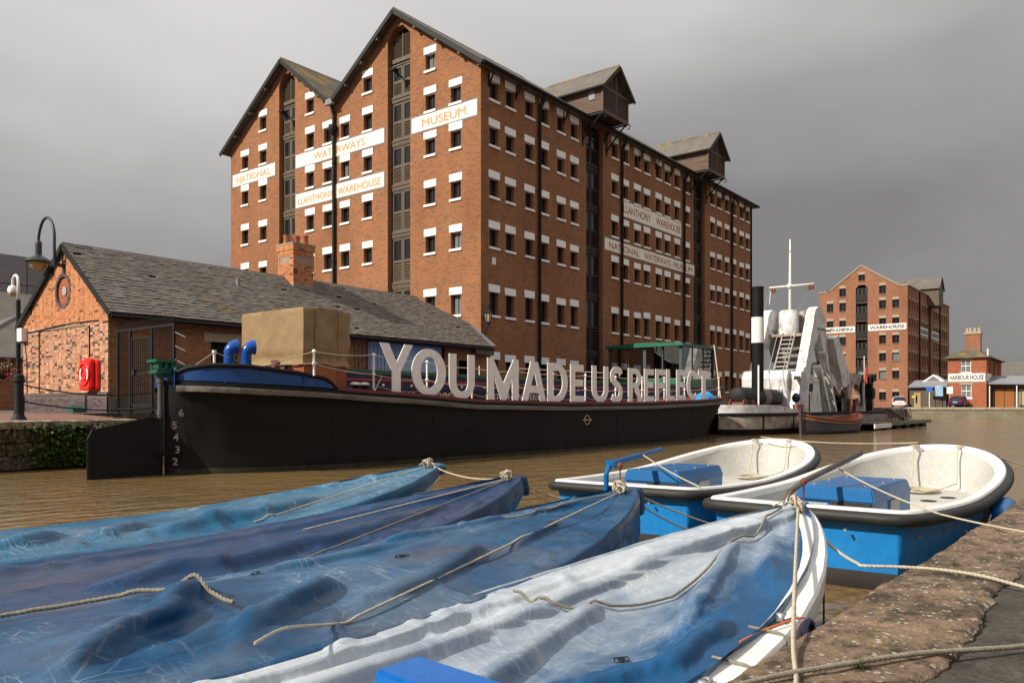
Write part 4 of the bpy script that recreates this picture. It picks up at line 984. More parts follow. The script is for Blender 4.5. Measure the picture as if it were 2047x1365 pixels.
# plate seam along the side and rubbing rail at deck edge
for s_ in (-1, 1):
    mb = MB(); mb.tube([(x, YC+s_*(station(x, .52)+.002), b_z(x)*.52) for x in xsb if 9.6 < x < 36.3], .008, 4); mb.build('plate_seam', M['hull_black'], BG)
    seg = [x for x in xsb if 8.99 < x]
    n = 8; L_ = len(seg)//n+1
    for k in range(n):
        part = seg[k*L_:(k+1)*L_+1]
        if len(part) < 2: continue
        mb = MB(); rows = []
        for dy, dz in ((-.05, -.13), (.085, -.12), (.095, -.05), (.085, .0), (-.05, .01)):
            rows.append([(x-(.06 if x < 9.1 else 0), YC+s_*(b_deck(x)+dy), b_z(x)+dz-.08) for x in part])
        mb.grid(rows); 
        o = mb.build('rubbing_strake', M['woodgrey'] if (k < 2) else M['hull_wet'] if 'hull_wet' in M else M['woodgrey'], BG)
    mb = MB(); rows = [[(x, YC+s_*(b_deck(x)+dy), b_z(x)+dz) for x in xsb] for dy, dz in ((.0, -.09), (.03, -.08), (.03, .0), (-.05, .012), (-.05, -.01))]; mb.grid(rows); mb.build('deck_edge', M['hull_black'], BG, smooth=True, sharp=40)
for s_ in (-1, 1):
    for x in (12.2, 15.4, 18.6, 21.8, 25.0, 28.2, 31.4):
        mb = MB(); mb.tube([(x, YC+s_*(station(x, l/10)+.002), b_z(x)*l/10) for l in range(0, 10)], .006, 4); mb.build('plate_seam', M['hull_black'], BG)
    mb = MB(); mb.grid([[(x, YC+s_*(station(x, l)+.004), b_z(x)*l+.012*noise.noise(Vector((x*3, s_, l*9)))) for x in xsb if 9.1 < x < 36.4] for l in (-.0, .03, .062)]); mb.build('weed_line', M['weedline'], BG, smooth=True)
for s_ in (-1, 1):
    mb = MB(); mb.grid([[(x, YC+s_*(b_deck(x)+dy), b_z(x)+dz) for x in xsb if 12.3 < x < 36.9] for dy, dz in ((-.07, .0), (-.07, .085), (-.11, .085), (-.11, .0))]); mb.build('toe_rail', M['deckred'], BG)
# blue bulwark round the stern
def bul_z(x): return interp(x, ((8.9, 2.05), (9.02, 2.2), (9.2, 2.32), (9.5, 2.38), (10.2, 2.37), (11.2, 2.26), (11.9, 2.16), (12.1, 2.08), (12.24, 1.95), (12.28, 1.85)))
bx = [9.02, 9.06, 9.12, 9.2, 9.35, 9.55, 9.8, 10.2, 10.6, 11, 11.3, 11.6, 11.8, 11.95, 12.05, 12.14, 12.2, 12.24, 12.27]
for s_ in (-1, 1):
    mb = MB(); mb.grid([[(x, YC+s_*(b_deck(x)-.02), b_z(x)+.04) for x in bx], [(x, YC+s_*(b_deck(x)-.06), bul_z(x)) for x in bx], [(x, YC+s_*(b_deck(x)-.11), bul_z(x)) for x in bx], [(x, YC+s_*(b_deck(x)-.09), b_z(x)) for x in bx]])
    mb.build('bulwark', M['bluepaint'], BG, smooth=True, sharp=40)
    mb = MB(); mb.tube([(x, YC+s_*(b_deck(x)-.07), bul_z(x)) for x in bx], .055, 8); mb.build('bulwark_cap', M['hull_black'], BG, smooth=True)
mb = MB(); mb.grid([[(8.96+.16*(1-abs(t)), YC+t*.42, z) for t in (-1, -.5, 0, .5, 1)] for z in (1.9, 2.1, 2.28)]); mb.build('stern_plate', M['bluepaint'], BG, smooth=True)
mb = MB()
for k in range(6):
    x = 9.25+k*.5; mb.lathe([(.02, 0), (.02, .03)], (x, YC-b_deck(x)+.03, 2.0), 6)
mb.box(11.4, 11.43, YC-b_deck(11.4)+.01, YC-b_deck(11.4)+.06, 1.95, 2.2); ST(mb.build('bulwark_bolts', M['bluepaint'], BG))
# deadwood, stern post, rudder
mb = MB(); mb.prism([(8.98, -.4), (11.4, -.4), (10.9, .2), (10.0, 1.1), (9.3, 1.62), (8.98, 1.8)], FY(YC-.06), 0, .12); mb.build('deadwood', M['hull_black'], BG)
MB().box(9.9, 11.2, YC-.22, YC+.22, .43, .47).build('cavitation_plate', M['hull_black'], BG)
rd = MB(); rd.prism([(7.33, -.6), (8.83, -.6), (8.83, 1.22), (8.7, 1.25), (7.5, 1.03), (7.4, .98), (7.34, .82)], FY(YC-.03), 0, .06); rd = rd.build('rudder', M['hull_black'], BG)
mb = MB(); mb.tube([(7.34, YC, -.4), (7.34, YC, .82), (7.42, YC, 1.0), (8.7, YC, 1.26)], .022, 6); mb.build('rudder_edge', M['hull_black'], rd)
M['postgrey'] = worn('post_grey', (.10, .10, .105), None, .5)
mb = MB(); mb.tube([(8.86, YC, -.4), (8.86, YC, 1.25)], .05, 10); mb.build('stern_post', M['hull_black'], BG, smooth=True)
mb = MB(); mb.tube([(8.86, YC, 1.25), (8.86, YC, 2.12)], .055, 10); mb.lathe([(.075, 2.0), (.075, 2.1)], (8.86, YC, 0), 10); mb.lathe([(.07, 1.3), (.07, 1.4)], (8.86, YC, 0), 10); mb.build('rudder_stock', M['postgrey'], BG, smooth=True, sharp=40)
M['green'] = worn('machinery_green', (.01, .10, .055), (.02, .06, .035), .4, 4, .5)
mb = MB(); mb.box(8.68, 9.12, YC-.17, YC+.17, 2.2, 2.25); mb.box(8.72, 9.08, YC-.14, YC+.14, 2.25, 2.29); mb.box(8.66, 9.14, YC-.2, YC+.2, 2.44, 2.5); mb.box(8.74, 9.05, YC-.1, YC+.1, 2.32, 2.44)
for dx in (-.12, .04, .18):
    mb.lathe([(.035, 2.29), (.035, 2.45)], (8.87+dx, YC-.14, 0), 8); mb.lathe([(.035, 2.29), (.035, 2.45)], (8.87+dx, YC+.14, 0), 8)
mb.lathe([(.11, 2.12), (.11, 2.2)], (8.87, YC, 0), 12); mb.bar((8.87, YC, 2.38), (10.2, YC+.2, 2.4), .05); mb.box(9.3, 10.2, YC-.05, YC+.4, 2.2, 2.36); mb.build('steering_gear', M['green'], BG)
for i, (d, px, z) in enumerate((('6', 9.06, 1.27), ('5', 8.99, 1.0), ('4', 9.02, .74), ('3', 9.06, .47), ('2', 9.03, .21))):
    x_ = px+.06; O('draught_mark', text_mesh(d, None, .16, .006, .02), M['coping_far'], BG, loc=(px-BG.location.x, YC-max(station(x_+.06, z/1.95)+.03, .07)-BG.location.y, z), rz=R(-24))
mb = MB(); mb.tube([(9.2+0, YC-.3, .46), (8.7, YC-.06, .46)], .02, 6); mb.lathe([(.08, .42), (.08, .5)], (8.86, YC, 0), 10); mb.build('pintle', M['hull_black'], BG)
# wheelhouse under its canvas cover
WHX0, WHX1, WHY0, WHY1 = 11.95, 13.4, 15.75, 18.3
M['wood_red'] = worn('cabin_red', (.26, .07, .03), (.2, .06, .03), .5, 3, .5)
M['varnish'] = worn('varnish', (.33, .12, .035), (.22, .07, .02), .3, 3, .6, stretch=(.4, 1, 3))
MB().box(WHX0+.08, WHX1-.05, WHY0+.08, WHY1-.08, 1.7, 2.62).build('cabin_wall', M['wood_red'], BG)
MB().box(12.35, 13.0, WHY0+.05, WHY0+.1, 1.78, 2.5).build('cabin_door', M['varnish'], BG)
MB().box(WHX0-.9, WHX0+.1, WHY0+.25, WHY1-.25, 1.75, 2.36).build('cabin_trunk', M['wood_red'], BG)
M['canvas'] = worn('tan_canvas', (.27, .18, .092), (.20, .13, .065), .85, 1.5, .6, bump=.2, bscale=120)
def cover():
    mb = MB(); per = []; n = 26
    P = [(WHX0, WHY0), (WHX1, WHY0), (WHX1, WHY1), (WHX0, WHY1)]
    for k in range(4):
        a, b_ = Vector(P[k]), Vector(P[(k+1) % 4])
        for i in range(n):
            t = i/n; per.append(a.lerp(b_, t))
    cx, cy = (WHX0+WHX1)/2, (WHY0+WHY1)/2; rows = []
    for lv in range(17):
        l = lv/16; z = 2.5+l*1.36; row = []
        for i, p in enumerate(per):
            u = (i % n)/n; bow = math.sin(u*math.pi)
            d = (p-Vector((cx, cy))).normalized()
            q = .03*noise.noise(Vector((p.x*1.6, p.y*1.6, z*1.1)))+.045*noise.noise(Vector(((p.x+p.y)*2.6+z*1.8, z*1.9, 3)))*(1.25-l)+.03*noise.noise(Vector(((p.x-p.y)*6+z*4, z*3, 8)))*max(0, .8-l)+.02*max(0, .25-abs(noise.noise(Vector(((p.x+p.y)*1.7-z*1.5, z*.8, 5)))))/.25
            q -= .05*bow*(1-l)*l*2; pinch = .09*math.exp(-((l-.12)/.1)**2)
            q -= pinch; q += .025*math.exp(-(l/.06)**2)
            q += .022*math.sin((u*9+l*3.2)*3.1)*max(0, .45-l)
            zz = z + (.02*noise.noise(Vector((p.x*4, p.y*4, 9))) if lv == 0 else 0) - (.07*noise.noise(Vector((p.x*1.3, p.y*1.3, 2))) if lv == 0 else 0) + (.03*bow if lv == 16 else 0)
            row.append((p.x+d.x*q, p.y+d.y*q, zz))
        row.append(row[0]); rows.append(row)
    for k, sc_ in enumerate((.985, .93, .8, .5, .2, .0)):
        rows.append([(cx+(x-cx)*sc_, cy+(y-cy)*sc_, 3.86+.025+.07*(1-sc_)+.012*noise.noise(Vector((x*3, y*3, k)))) for x, y, z in rows[16]])
    mb.grid(rows); return mb
M['seam'] = worn('canvas_seam', (.05, .033, .018))
CV = tag(cover().build('canvas_cover', M['canvas'], smooth=True, sharp=60), 'tan canvas cover lashed over the wheelhouse of the black barge', 'canvas cover')
for dx_ in (.32, 1.02):
    mb = MB(); mb.tube([(WHX0+dx_, WHY0-.045-.02*math.sin(k), 2.62+k*.1225) for k in range(11)], .007, 5); o = mb.build('seam', M['seam'], CV)
M['cowlblue'] = worn('cowl_blue', (.008, .07, .32), (.008, .06, .26), .25, 3, .3, bump=.02)
for vx, vy, k in ((10.75, 17.0, 0), (11.05, 16.75, 1)):
    V = []
    mb = MB(); pts = [(vx, vy, 2.2), (vx, vy, 2.72)]; rr_ = [.125, .125]
    for i in range(1, 7):
        t = R(95)*i/6; pts.append((vx+.17*(1-math.cos(t)), vy-.06*(1-math.cos(t)), 2.72+.19*math.sin(t))); rr_.append(.125+.06*i/6)
    mb.tube(pts, rr_, 16, cap=False); mb.lathe([(.132, 2.5), (.132, 2.53)], (vx, vy, 0), 16); mb.build('cowl_vent', M['cowlblue'], BG, smooth=True, sharp=60)
mb = MB(); mb.lathe([(.1, 2.2), (.1, 2.52), (.12, 2.53), (.12, 2.57), (.05, 2.58)], (11.35, 16.0, 0), 14); mb.build('red_vent', M['deckred'], BG, smooth=True, sharp=40)
mb = MB(); mb.box(10.9, 11.3, 15.35, 15.5, 2.28, 2.33); mb.box(10.95, 11.0, 15.38, 15.46, 2.3, 2.42); mb.box(11.2, 11.25, 15.38, 15.46, 2.3, 2.42); mb.box(10.92, 11.28, 15.38, 15.46, 2.4, 2.44); mb.build('fairlead', M['iron'], BG)
for x in (13.45, 13.75):
    mb = MB(); mb.lathe([(.07, 1.72), (.065, 1.98), (.12, 2.0), (.13, 2.04), (.1, 2.08), (.03, 2.09)], (x, 15.6, 0), 14); mb.build('mooring_bitt', M['hull_black'], BG, smooth=True, sharp=40)
    mb = MB(); mb.lathe([(.135, 2.03), (.13, 2.07), (.08, 2.1), (.02, 2.105)], (x, 15.6, 0), 14); mb.build('bitt_cap', M['white'], BG, smooth=True)
MB().box(13.3, 13.95, 15.45, 15.75, 1.7, 1.76).build('bitt_plate', M['hull_black'], BG)
# stanchions and rail ropes
M['rope'] = worn('old_rope', (.46, .40, .30), (.30, .25, .18), .9, 30, .6, bump=.5, bscale=150)
M['redpaint'] = worn('foot_red', (.35, .04, .03))
stx = [13.85, 15.8, 17.7, 19.9, 21.85, 23.85, 25.95, 28.0, 29.9, 31.8, 33.8]
tops = []
def stanch(x, y, z, h=1.0, foot=True):
    mb = MB(); mb.tube([(x, y, z), (x, y, z+h)], .026, 8)
    for hh in (h*.5, h): mb.lathe([(.02, -.05), (.048, -.02), (.048, .02), (.02, .05)], (x, y, z+hh), 10)
    mb.build('stanchion', M['white'], BG, smooth=True, sharp=60)
    if foot: mb = MB(); mb.lathe([(.05, 0), (.04, .1), (.03, .12)], (x, y, z), 10); mb.build('stanchion_foot', M['redpaint'], BG)
    tops.append((x, y, z, h))
stanch(11.65, 14.95, 2.2, .56, False)
for x in stx: stanch(x, YC-b_deck(x)+.62, b_z(x)+.02)
stanch(35.2, YC-b_deck(35.2)+.2, b_z(35.2)); stanch(36.4, YC-b_deck(36.4)+.25, b_z(36.4))
for (a, b_) in zip(tops, tops[1:]):
    for fr in (.5, 1.0):
        p, q = Vector((a[0], a[1], a[2]+a[3]*fr)), Vector((b_[0], b_[1], b_[2]+b_[3]*fr))
        mb = MB(); mb.tube([p.lerp(q, t/8)-Vector((0, 0, .05*4*(t/8)*(1-t/8))) for t in range(9)], .013, 6); mb.build('rail_rope', M['rope'], BG)
    if a[0] > 13: 
        p, q = Vector((a[0], a[1], a[2]+.22)), Vector((b_[0], b_[1], b_[2]+.22)); mb = MB(); mb.tube([p.lerp(q, t/8)-Vector((0, 0, .09*4*(t/8)*(1-t/8))) for t in range(9)], .010, 5); mb.build('rail_rope', M['rope'], BG)
a = tops[0]; mb = MB(); mb.tube([(a[0], a[1], a[2]+a[3]), (10.6, 15.2, 2.42)], .012, 6); mb.tube([(a[0], a[1], a[2]+.28), (10.6, 15.2, 2.4)], .012, 6); mb.build('rail_rope', M['rope'], BG)
mb = MB(); mb.tube([(13.85, 15.05, 2.25), (13.5, 15.02, 1.75)], .014, 6); mb.build('rail_rope', M['rope'], BG)
mb = MB(); mb.tube([(10.3, 16.9, 2.25), (10.3, 16.9, 2.75)], .03, 8); mb.lathe([(.05, -.04), (.05, .04)], (10.3, 16.9, 2.76), 8); mb.build('stanchion', M['white'], BG)
mb = MB(); mb.tube([(9.4, 16.3, 2.35), (10.3, 16.9, 2.75), (11.0, 16.9, 2.55)], .012, 6); mb.build('rail_rope', M['rope'], BG)
# load line ring mark
lz = 1.02; lx = 23.0; ly = YC-station(lx, lz/b_z(lx))-.008
mb = MB(); mb.tube([(lx+.16*math.cos(t), ly, lz+.16*math.sin(t)) for t in [2*math.pi*i/20 for i in range(20)]], .012, 4, closed=True); mb.box(lx-.28, lx+.28, ly-.012, ly+.01, lz-.012, lz+.012); mb.build('load_line', M['signpale'], BG)
mb = MB(); mb.tube([(36.0, 15.5, 1.85), (38.2, 16.8, 4.6)], .03, 6); mb.build('derrick_spar', M['rope'], BG)
# blue sheet heaped on the bow
def heap(c, rx, ry, h, seed):
    mb = MB(); rows = []
    for i in range(15):
        r_ = i/14; row = []
        for j in range(33):
            t = 2*math.pi*j/32; q = 1+.25*noise.noise(Vector((math.cos(t)*1.5, math.sin(t)*1.5, seed)))
            row.append((c[0]+rx*r_*q*math.cos(t), c[1]+ry*r_*q*math.sin(t), c[2]+h*(1-r_**2.2)*(.85+.35*noise.noise(Vector((math.cos(t)*r_*3, math.sin(t)*r_*3, seed+2))))))
        rows.append(row)
    return mb.grid(rows)
M['tarpblue'] = worn('bright_tarp', (.02, .25, .60), (.015, .18, .45), .5, 4, .4)
tag(heap((34.75, 15.75, 1.78), .75, .5, .42, 3).build('tarpaulin', M['tarpblue'], smooth=True), 'crumpled bright blue sheet heaped on the bow of the black barge', 'tarpaulin')
# ------------------------------------------------------------------ the standing letters
M['letter'] = worn('letter_paint', (.84, .785, .76), (.76, .71, .68), .55, 1.2, .35, bump=.03)
M['letteredge'] = worn('letter_edge', (.62, .58, .53), (.5, .44, .36), .6, 6, .4)
LET = [('Y', 13.66, 14.86, 'first word YOU, nearest the tan cover'), ('O', 14.78, 16.14, 'middle of the first word'), ('U', 16.24, 17.36, 'end of the first word YOU'),
       ('M', 17.9, 19.44, 'starting the second word'), ('A', 19.57, 20.9, 'second in the word MADE'), ('D', 20.95, 22.15, 'third in the word MADE'), ('E', 22.28, 23.16, 'ending the word MADE'),
       ('U', 23.63, 24.77, 'starting the word US'), ('S', 24.87, 25.8, 'ending the word US'), ('R', 26.18, 27.37, 'starting the last word'), ('E', 27.43, 28.26, 'second in the last word, before F'),
       ('F', 28.35, 29.22, 'third in the last word'), ('L', 29.28, 30.1, 'fourth in the last word'), ('E', 30.2, 31.1, 'fifth in the last word, between L and C'), ('C', 31.18, 32.3, 'last but one letter'), ('T', 32.3, 33.45, 'very last, below the glass cabin')]
GL = {'Y': [[(0, 1), (.26, 1), (.5, .62), (.75, 1), (1, 1), (.62, .42), (.62, 0), (.36, 0), (.36, .42)]],
      'M': [[(0, 0), (.0, 1), (.17, 1), (.5, .42), (.83, 1), (1, 1), (1, 0), (.79, 0), (.79, .58), (.59, .0), (.43, .0), (.2, .58), (.2, 0)]],
      'A': [[(0, 0), (.36, 1), (.65, 1), (1, 0), (.76, 0), (.69, .22), (.31, .22), (.24, 0)], [(.37, .4), (.63, .4), (.5, .78)]],
      'E': [[(0, 0), (0, 1), (.96, 1), (.96, .82), (.33, .82), (.33, .61), (.93, .61), (.93, .43), (.33, .43), (.33, .18), (1, .18), (1, 0)]],
      'F': [[(0, 0), (0, 1), (1, 1), (1, .82), (.34, .82), (.34, .59), (.95, .59), (.95, .41), (.34, .41), (.34, 0)]],
      'L': [[(0, 0), (0, 1), (.4, 1), (.4, .17), (1, .17), (1, 0)]],
      'T': [[(0, 1), (1, 1), (1, .83), (.68, .83), (.68, 0), (.35, 0), (.35, .83), (0, .83)]]}
def arc(cx, cy, rx, ry, a0, a1, n=14): return [(cx+rx*math.cos(R(a0+(a1-a0)*i/n)), cy+ry*math.sin(R(a0+(a1-a0)*i/n))) for i in range(n+1)]
GL['O'] = [arc(.5, .5, .5, .5, 0, 355, 40), arc(.5, .5, .245, .33, 0, 355, 40)]
GL['U'] = [[(0, 1), (0, .38)]+arc(.5, .38, .5, .38, 180, 360)+[(1, .38), (1, 1), (.73, 1), (.73, .36)]+arc(.5, .36, .23, .19, 360, 180)+[(.27, 1)]]
GL['D'] = [[(0, 0), (0, 1), (.42, 1)]+arc(.42, .5, .58, .5, 90, -90, 20)+[(.42, 0)], [(.26, .17), (.26, .83), (.4, .83)]+arc(.4, .5, .33, .33, 90, -90, 20)]
GL['R'] = [[(0, 0), (0, 1), (.45, 1)]+arc(.45, .715, .42, .285, 90, -60, 16)+[(.72, .40), (1, 0), (.7, 0), (.44, .42), (.28, .42), (.28, 0)], [(.28, .57), (.28, .84), (.44, .84)]+arc(.44, .705, .16, .135, 90, -90, 10)]
GL['C'] = [arc(.55, .5, .55, .5, 48, 312, 30)+[(.80, .25)]+arc(.58, .5, .29, .33, 300, 60, 24)+[(.80, .75)]]
def spine_s():
    c = [(.86, .80), (.80, .88), (.68, .915), (.5, .92), (.32, .90), (.19, .83), (.155, .74), (.19, .64), (.32, .57), (.5, .52), (.68, .46), (.82, .37), (.85, .27), (.80, .16), (.66, .095), (.48, .08), (.30, .09), (.14, .16)]
    L_, R_ = [], []
    for i, (x, y) in enumerate(c):
        a, b_ = c[max(i-1, 0)], c[min(i+1, len(c)-1)]; dx, dy = b_[0]-a[0], (b_[1]-a[1])*1.35; n = math.hypot(dx, dy); nx, ny = -dy/n, dx/n
        L_.append((x+nx*.145, y+ny*.098)); R_.append((x-nx*.145, y-ny*.098))
    return L_+R_[::-1]
GL['S'] = [spine_s()]
def glyph(c, w, h, d):
    lp = [[(x*w, y*h) for x, y in q] for q in GL[c]]
    return plate('letter', lp[0], lp[1:], FY(0), -d, 0)
for c, a, b_, where in LET:
    zb = b_z((a+b_)/2)+.06; h = 1.27 if a < 20 else 1.30
    me = glyph(c, b_-a-.04, h, .03)
    me.materials.append(M['letter']); me.materials.append(M['letteredge'])
    for p in me.polygons:
        if abs(p.normal.y) < .5: p.material_index = 1
    o = O('standing_letter', me, None); o.location = (a+.03, 14.97, zb)
    tag(o, 'large pale grey standing letter %s, %s' % (c, where), 'letter', 'letters standing on the barge')

# ------------------------------------------------------------------ blue trip boat behind the barge
M['navy'] = worn('navy_hull', (.008, .016, .075), (.006, .012, .05), .4, 2, .4)
TB = thing('trip_boat', 'navy blue passenger boat with green trim and glazed cabin behind the barge', 'boat', (15, 20.5, 0))
ya, yb = 18.75, 23.2
mb = MB(); mb.prism([(15.2, -.3), (43, -.3), (44, 2.55), (14.6, 2.55)], FY(ya), 0, yb-ya); mb.build('hull', M['navy'], TB)
MB().box(14.6, 44, ya-.08, ya-.003, 2.5, 2.62).build('green_gunwale', M['green'], TB); MB().box(14.6, 44, ya-.07, ya-.004, 2.28, 2.34).build('red_band', M['redpaint'], TB)
MB().box(16.2, 27.0, ya-.05, ya-.003, 1.62, 2.05).build('name_board', M['iron'], TB)
M['greytext'] = worn('name_text', (.5, .5, .48), None, .6)
for s_, x0, x1 in (('SABRINA', 17.0, 18.75), ('SERVICES', 19.1, 21.0), ('BRITISH', 22.3, 23.7), ('WATERWAYS', 24.1, 26.5)):
    O('lettering', text_mesh(s_, x1-x0, .24, .01, .015), M['greytext'], TB, loc=(x0-15, ya-.062-20.5, 1.72))
for i in range(22):
    x = 16+i*1.25; MB().box(x, x+.09, ya-.03, ya-.003, 2.13, 2.2).build('fitting', M['white'], TB)
MB().box(15.4, 15.7, ya-.06, ya, 1.5, 2.2).build('blue_panel', M['cowlblue'], TB)
for s_, yy in ((0, ya+.1),):
    for i in range(12):
        x = 24+i*.9; 
    mb = MB(); mb.tube([(24, ya+.15, 2.95), (31.5, ya+.15, 3.0)], .016, 6)
    for i in range(6): mb.tube([(22.2+i*1.8, ya+.15, 2.6), (22.2+i*1.8, ya+.15, 2.96)], .02, 6)
    mb.build('deck_rail', M['white'], TB)
# glazed cabin
CX, CXE = 38.5, 42.6; cz0, cz1, ct = 2.62, 2.98, 4.82
M['postgreen'] = worn('cabin_frame', (.045, .075, .085), None, .5)
M['greenroof'] = worn('cabin_green', (.012, .125, .068), (.015, .085, .05), .45, 2, .4)
cb = MB(); cb.box(CX, CXE, ya+.02, yb, cz0-.1, cz1); cb.build('cabin_base', M['greenroof'], TB)
roof = MB(); rows = []
for i in range(9):
    y = ya-.15+(yb-ya+.25)*i/8; z = ct+.10*math.sin(math.pi*i/8)
    rows.append((y, z))
roof.prism(rows+[(yb+.1, ct-.14), (ya-.15, ct-.14)], FX(CX-.2), 0, CXE-CX+.5); roof.build('cabin_roof', M['greenroof'], TB)
ys = [ya+.06, ya+1.12, ya+2.2, ya+3.3, yb-.06]
for i, y in enumerate(ys):
    w = .09 if i in (0, 2, 4) else .03
    MB().box(CX, CX+.08, y-w, y+w, cz1, ct-.14).build('post', M['postgreen'], TB); MB().box(CXE-.1, CXE-.02, y-w, y+w, cz1, ct-.14).build('post', M['postgreen'], TB)
for x in (CX+1.4, CX+2.8): MB().box(x-.03, x+.03, ya+.02, ya+.1, cz1, ct-.14).build('post', M['postgreen'], TB)
for i in range(4):
    MB().box(CX+.03, CX+.04, ys[i]+.09, ys[i+1]-.09, cz1, ct-.15).build('pane', M['glass'], TB); MB().box(CXE-.07, CXE-.06, ys[i]+.09, ys[i+1]-.09, cz1, ct-.15).build('pane', M['glass'], TB)
for i in range(3):
    MB().box(CX+.12+i*1.38, CX+1.36+i*1.38, ya+.05, ya+.06, cz1, ct-.15).build('pane', M['glass'], TB)
mb = MB(); mb.box(CX+1.8, CX+2.3, ya+1.4, ya+2.0, cz1, 3.75); mb.box(CX+2.3, CX+2.4, ya+1.4, ya+2.0, 3.3, 4.1); mb.build('helm_seat', M['navy'], TB)
# ------------------------------------------------------------------ old steam dredger
M['dwhite'] = worn('dredger_white', (.62, .62, .61), (.25, .21, .17), .6, 1.8, .85, bump=.2, bscale=12, lo=.48, hi=.72)
M['drust'] = worn('dredger_rust', (.40, .37, .33), (.20, .09, .04), .7, 2.5, .9, lo=.42, hi=.68)
M['dgreen'] = worn('dredger_green', (.20, .22, .14), (.06, .07, .03), .7, 2, .8)
M['dgap_shade'] = worn('dredger_gap_shade', (.20, .19, .17), (.09, .07, .05), .7, 2, .8)  # darker tone that paints shade into the gantry gaps
M['rustred'] = worn('rust_red', (.20, .06, .04), (.1, .04, .03), .8, 4, .6)
DR = thing('steam_dredger', 'weathered white steam bucket dredger with gantry, funnel and mast', 'dredger', (50, 17, 0))
def dhalf(x): return 2.35*(math.sqrt(max(0, 1-((42.2-x)/3.9)**2)) if x < 42.2 else 1)
dx = [38.3+.05, 38.36, 38.45, 38.6, 38.9, 39.3, 39.8, 40.5, 41.2, 42.2, 45, 50, 56, 60, 63, 65]
for s_ in (-1, 1):
    mb = MB(); mb.grid([[(x, 17+s_*(dhalf(x)*k), z) for x in dx] for k, z in ((.85, -.4), (.93, .12), (.97, .3))]); mb.build('boot_band', M['hull_black'], DR, smooth=True)
    mb = MB(); mb.grid([[(x, 17+s_*(dhalf(x)*k), z) for x in dx] for k, z in ((.97, .3), (1, .6), (1, .98))]); mb.build('hull_side', M['drust'], DR, smooth=True)
    mb = MB(); mb.grid([[(x, 17+s_*(dhalf(x)+k), z) for x in dx] for k, z in ((0, .95), (.07, .97), (.07, 1.1), (0, 1.13), (-.08, 1.13))]); mb.build('belting', M['hull_black'], DR)
    mb = MB(); mb.grid([[(x, 17+s_*(dhalf(x)-.02), z+(.35 if x < 41.5 else .35-.09*(x-41.5)) if z > 1.1 else z) for x in dx if x < 45.1] for z in (1.1, 1.2)]); mb.build('bow_bulwark', M['dwhite'], DR, smooth=True)
    for x in (40.2, 43.8, 48.2): 
        y_ = 17+s_*dhalf(x); MB().box(x-.06, x+.06, min(y_, y_+s_*.03), max(y_, y_+s_*.03), .3, .96).build('frame_strap', M['hull_black'], DR)
mb = MB(); mb.grid([[(x, 17-dhalf(x), 1.1) for x in dx], [(x, 17+dhalf(x), 1.1) for x in dx]]); mb.build('deck', M['rustred'], DR)
fy = 16.2
mb = MB(); mb.lathe([(.32, 1.2), (.32, 4.95)], (42.6, fy, 0), 20); mb.build('funnel_lower', M['hull_black'], DR, smooth=True, sharp=40)
mb = MB(); mb.lathe([(.335, 4.95), (.335, 6.35)], (42.6, fy, 0), 20); mb.build('funnel_band', M['white'], DR, smooth=True, sharp=40)
mb = MB(); mb.lathe([(.32, 6.35), (.315, 7.9), (.34, 7.92), (.34, 8.02), (.27, 8.03), (.27, 7.5)], (42.6, fy, 0), 20); mb.build('funnel_top', M['hull_black'], DR, smooth=True, sharp=40)
mb = MB(); mb.lathe([(.3, -2.6), (.5, -2.5), (.5, 3.1), (.3, 3.2)], (42.4, fy+.1, 1.95), 20, Matrix.Rotation(R(90), 3, 'Y')); mb.build('boiler', M['iron'], DR, smooth=True, sharp=40)
for k in range(5):
    mb = MB(); mb.lathe([(.52, 0), (.52, .06)], (42.9+k*.18, fy+.1, 1.95), 20, Matrix.Rotation(R(90), 3, 'Y')); mb.build('boiler_band', M['rope'], DR)
# winding gear forward
for k in range(3):
    mb = MB(); mb.lathe([(.3, -.4), (.3, -.34), (.14, -.3), (.14, .3), (.3, .34), (.3, .4)], (39.6+k*.55, 16.1, 1.55), 14, Matrix.Rotation(R(90), 3, 'X')); mb.build('winch_drum', M['rustred'] if k != 1 else M['iron'], DR)
mb = MB(); mb.tube([(40.1, 15.2, 1.1), (40.1, 15.2, 3.6)], .05, 8); mb.build('samson_post', M['white'], DR)
for x, c in ((45.0, 'terracotta'), (45.7, 'terracotta')):
    mb = MB(); mb.lathe([(.12, 0), (.2, .4), (.21, .42)], (x, 14.9, 1.15), 12); mb.build('bucket', worn('pink_bucket', (.42, .17, .14)), DR, smooth=True, sharp=40)
mb = MB(); mb.lathe([(.05, -.28), (.18, -.18), (.24, 0), (.18, .18), (.05, .28)], (45.3, 15.0, 1.95), 14); mb.build('fender_ball', M['navy'], DR, smooth=True)
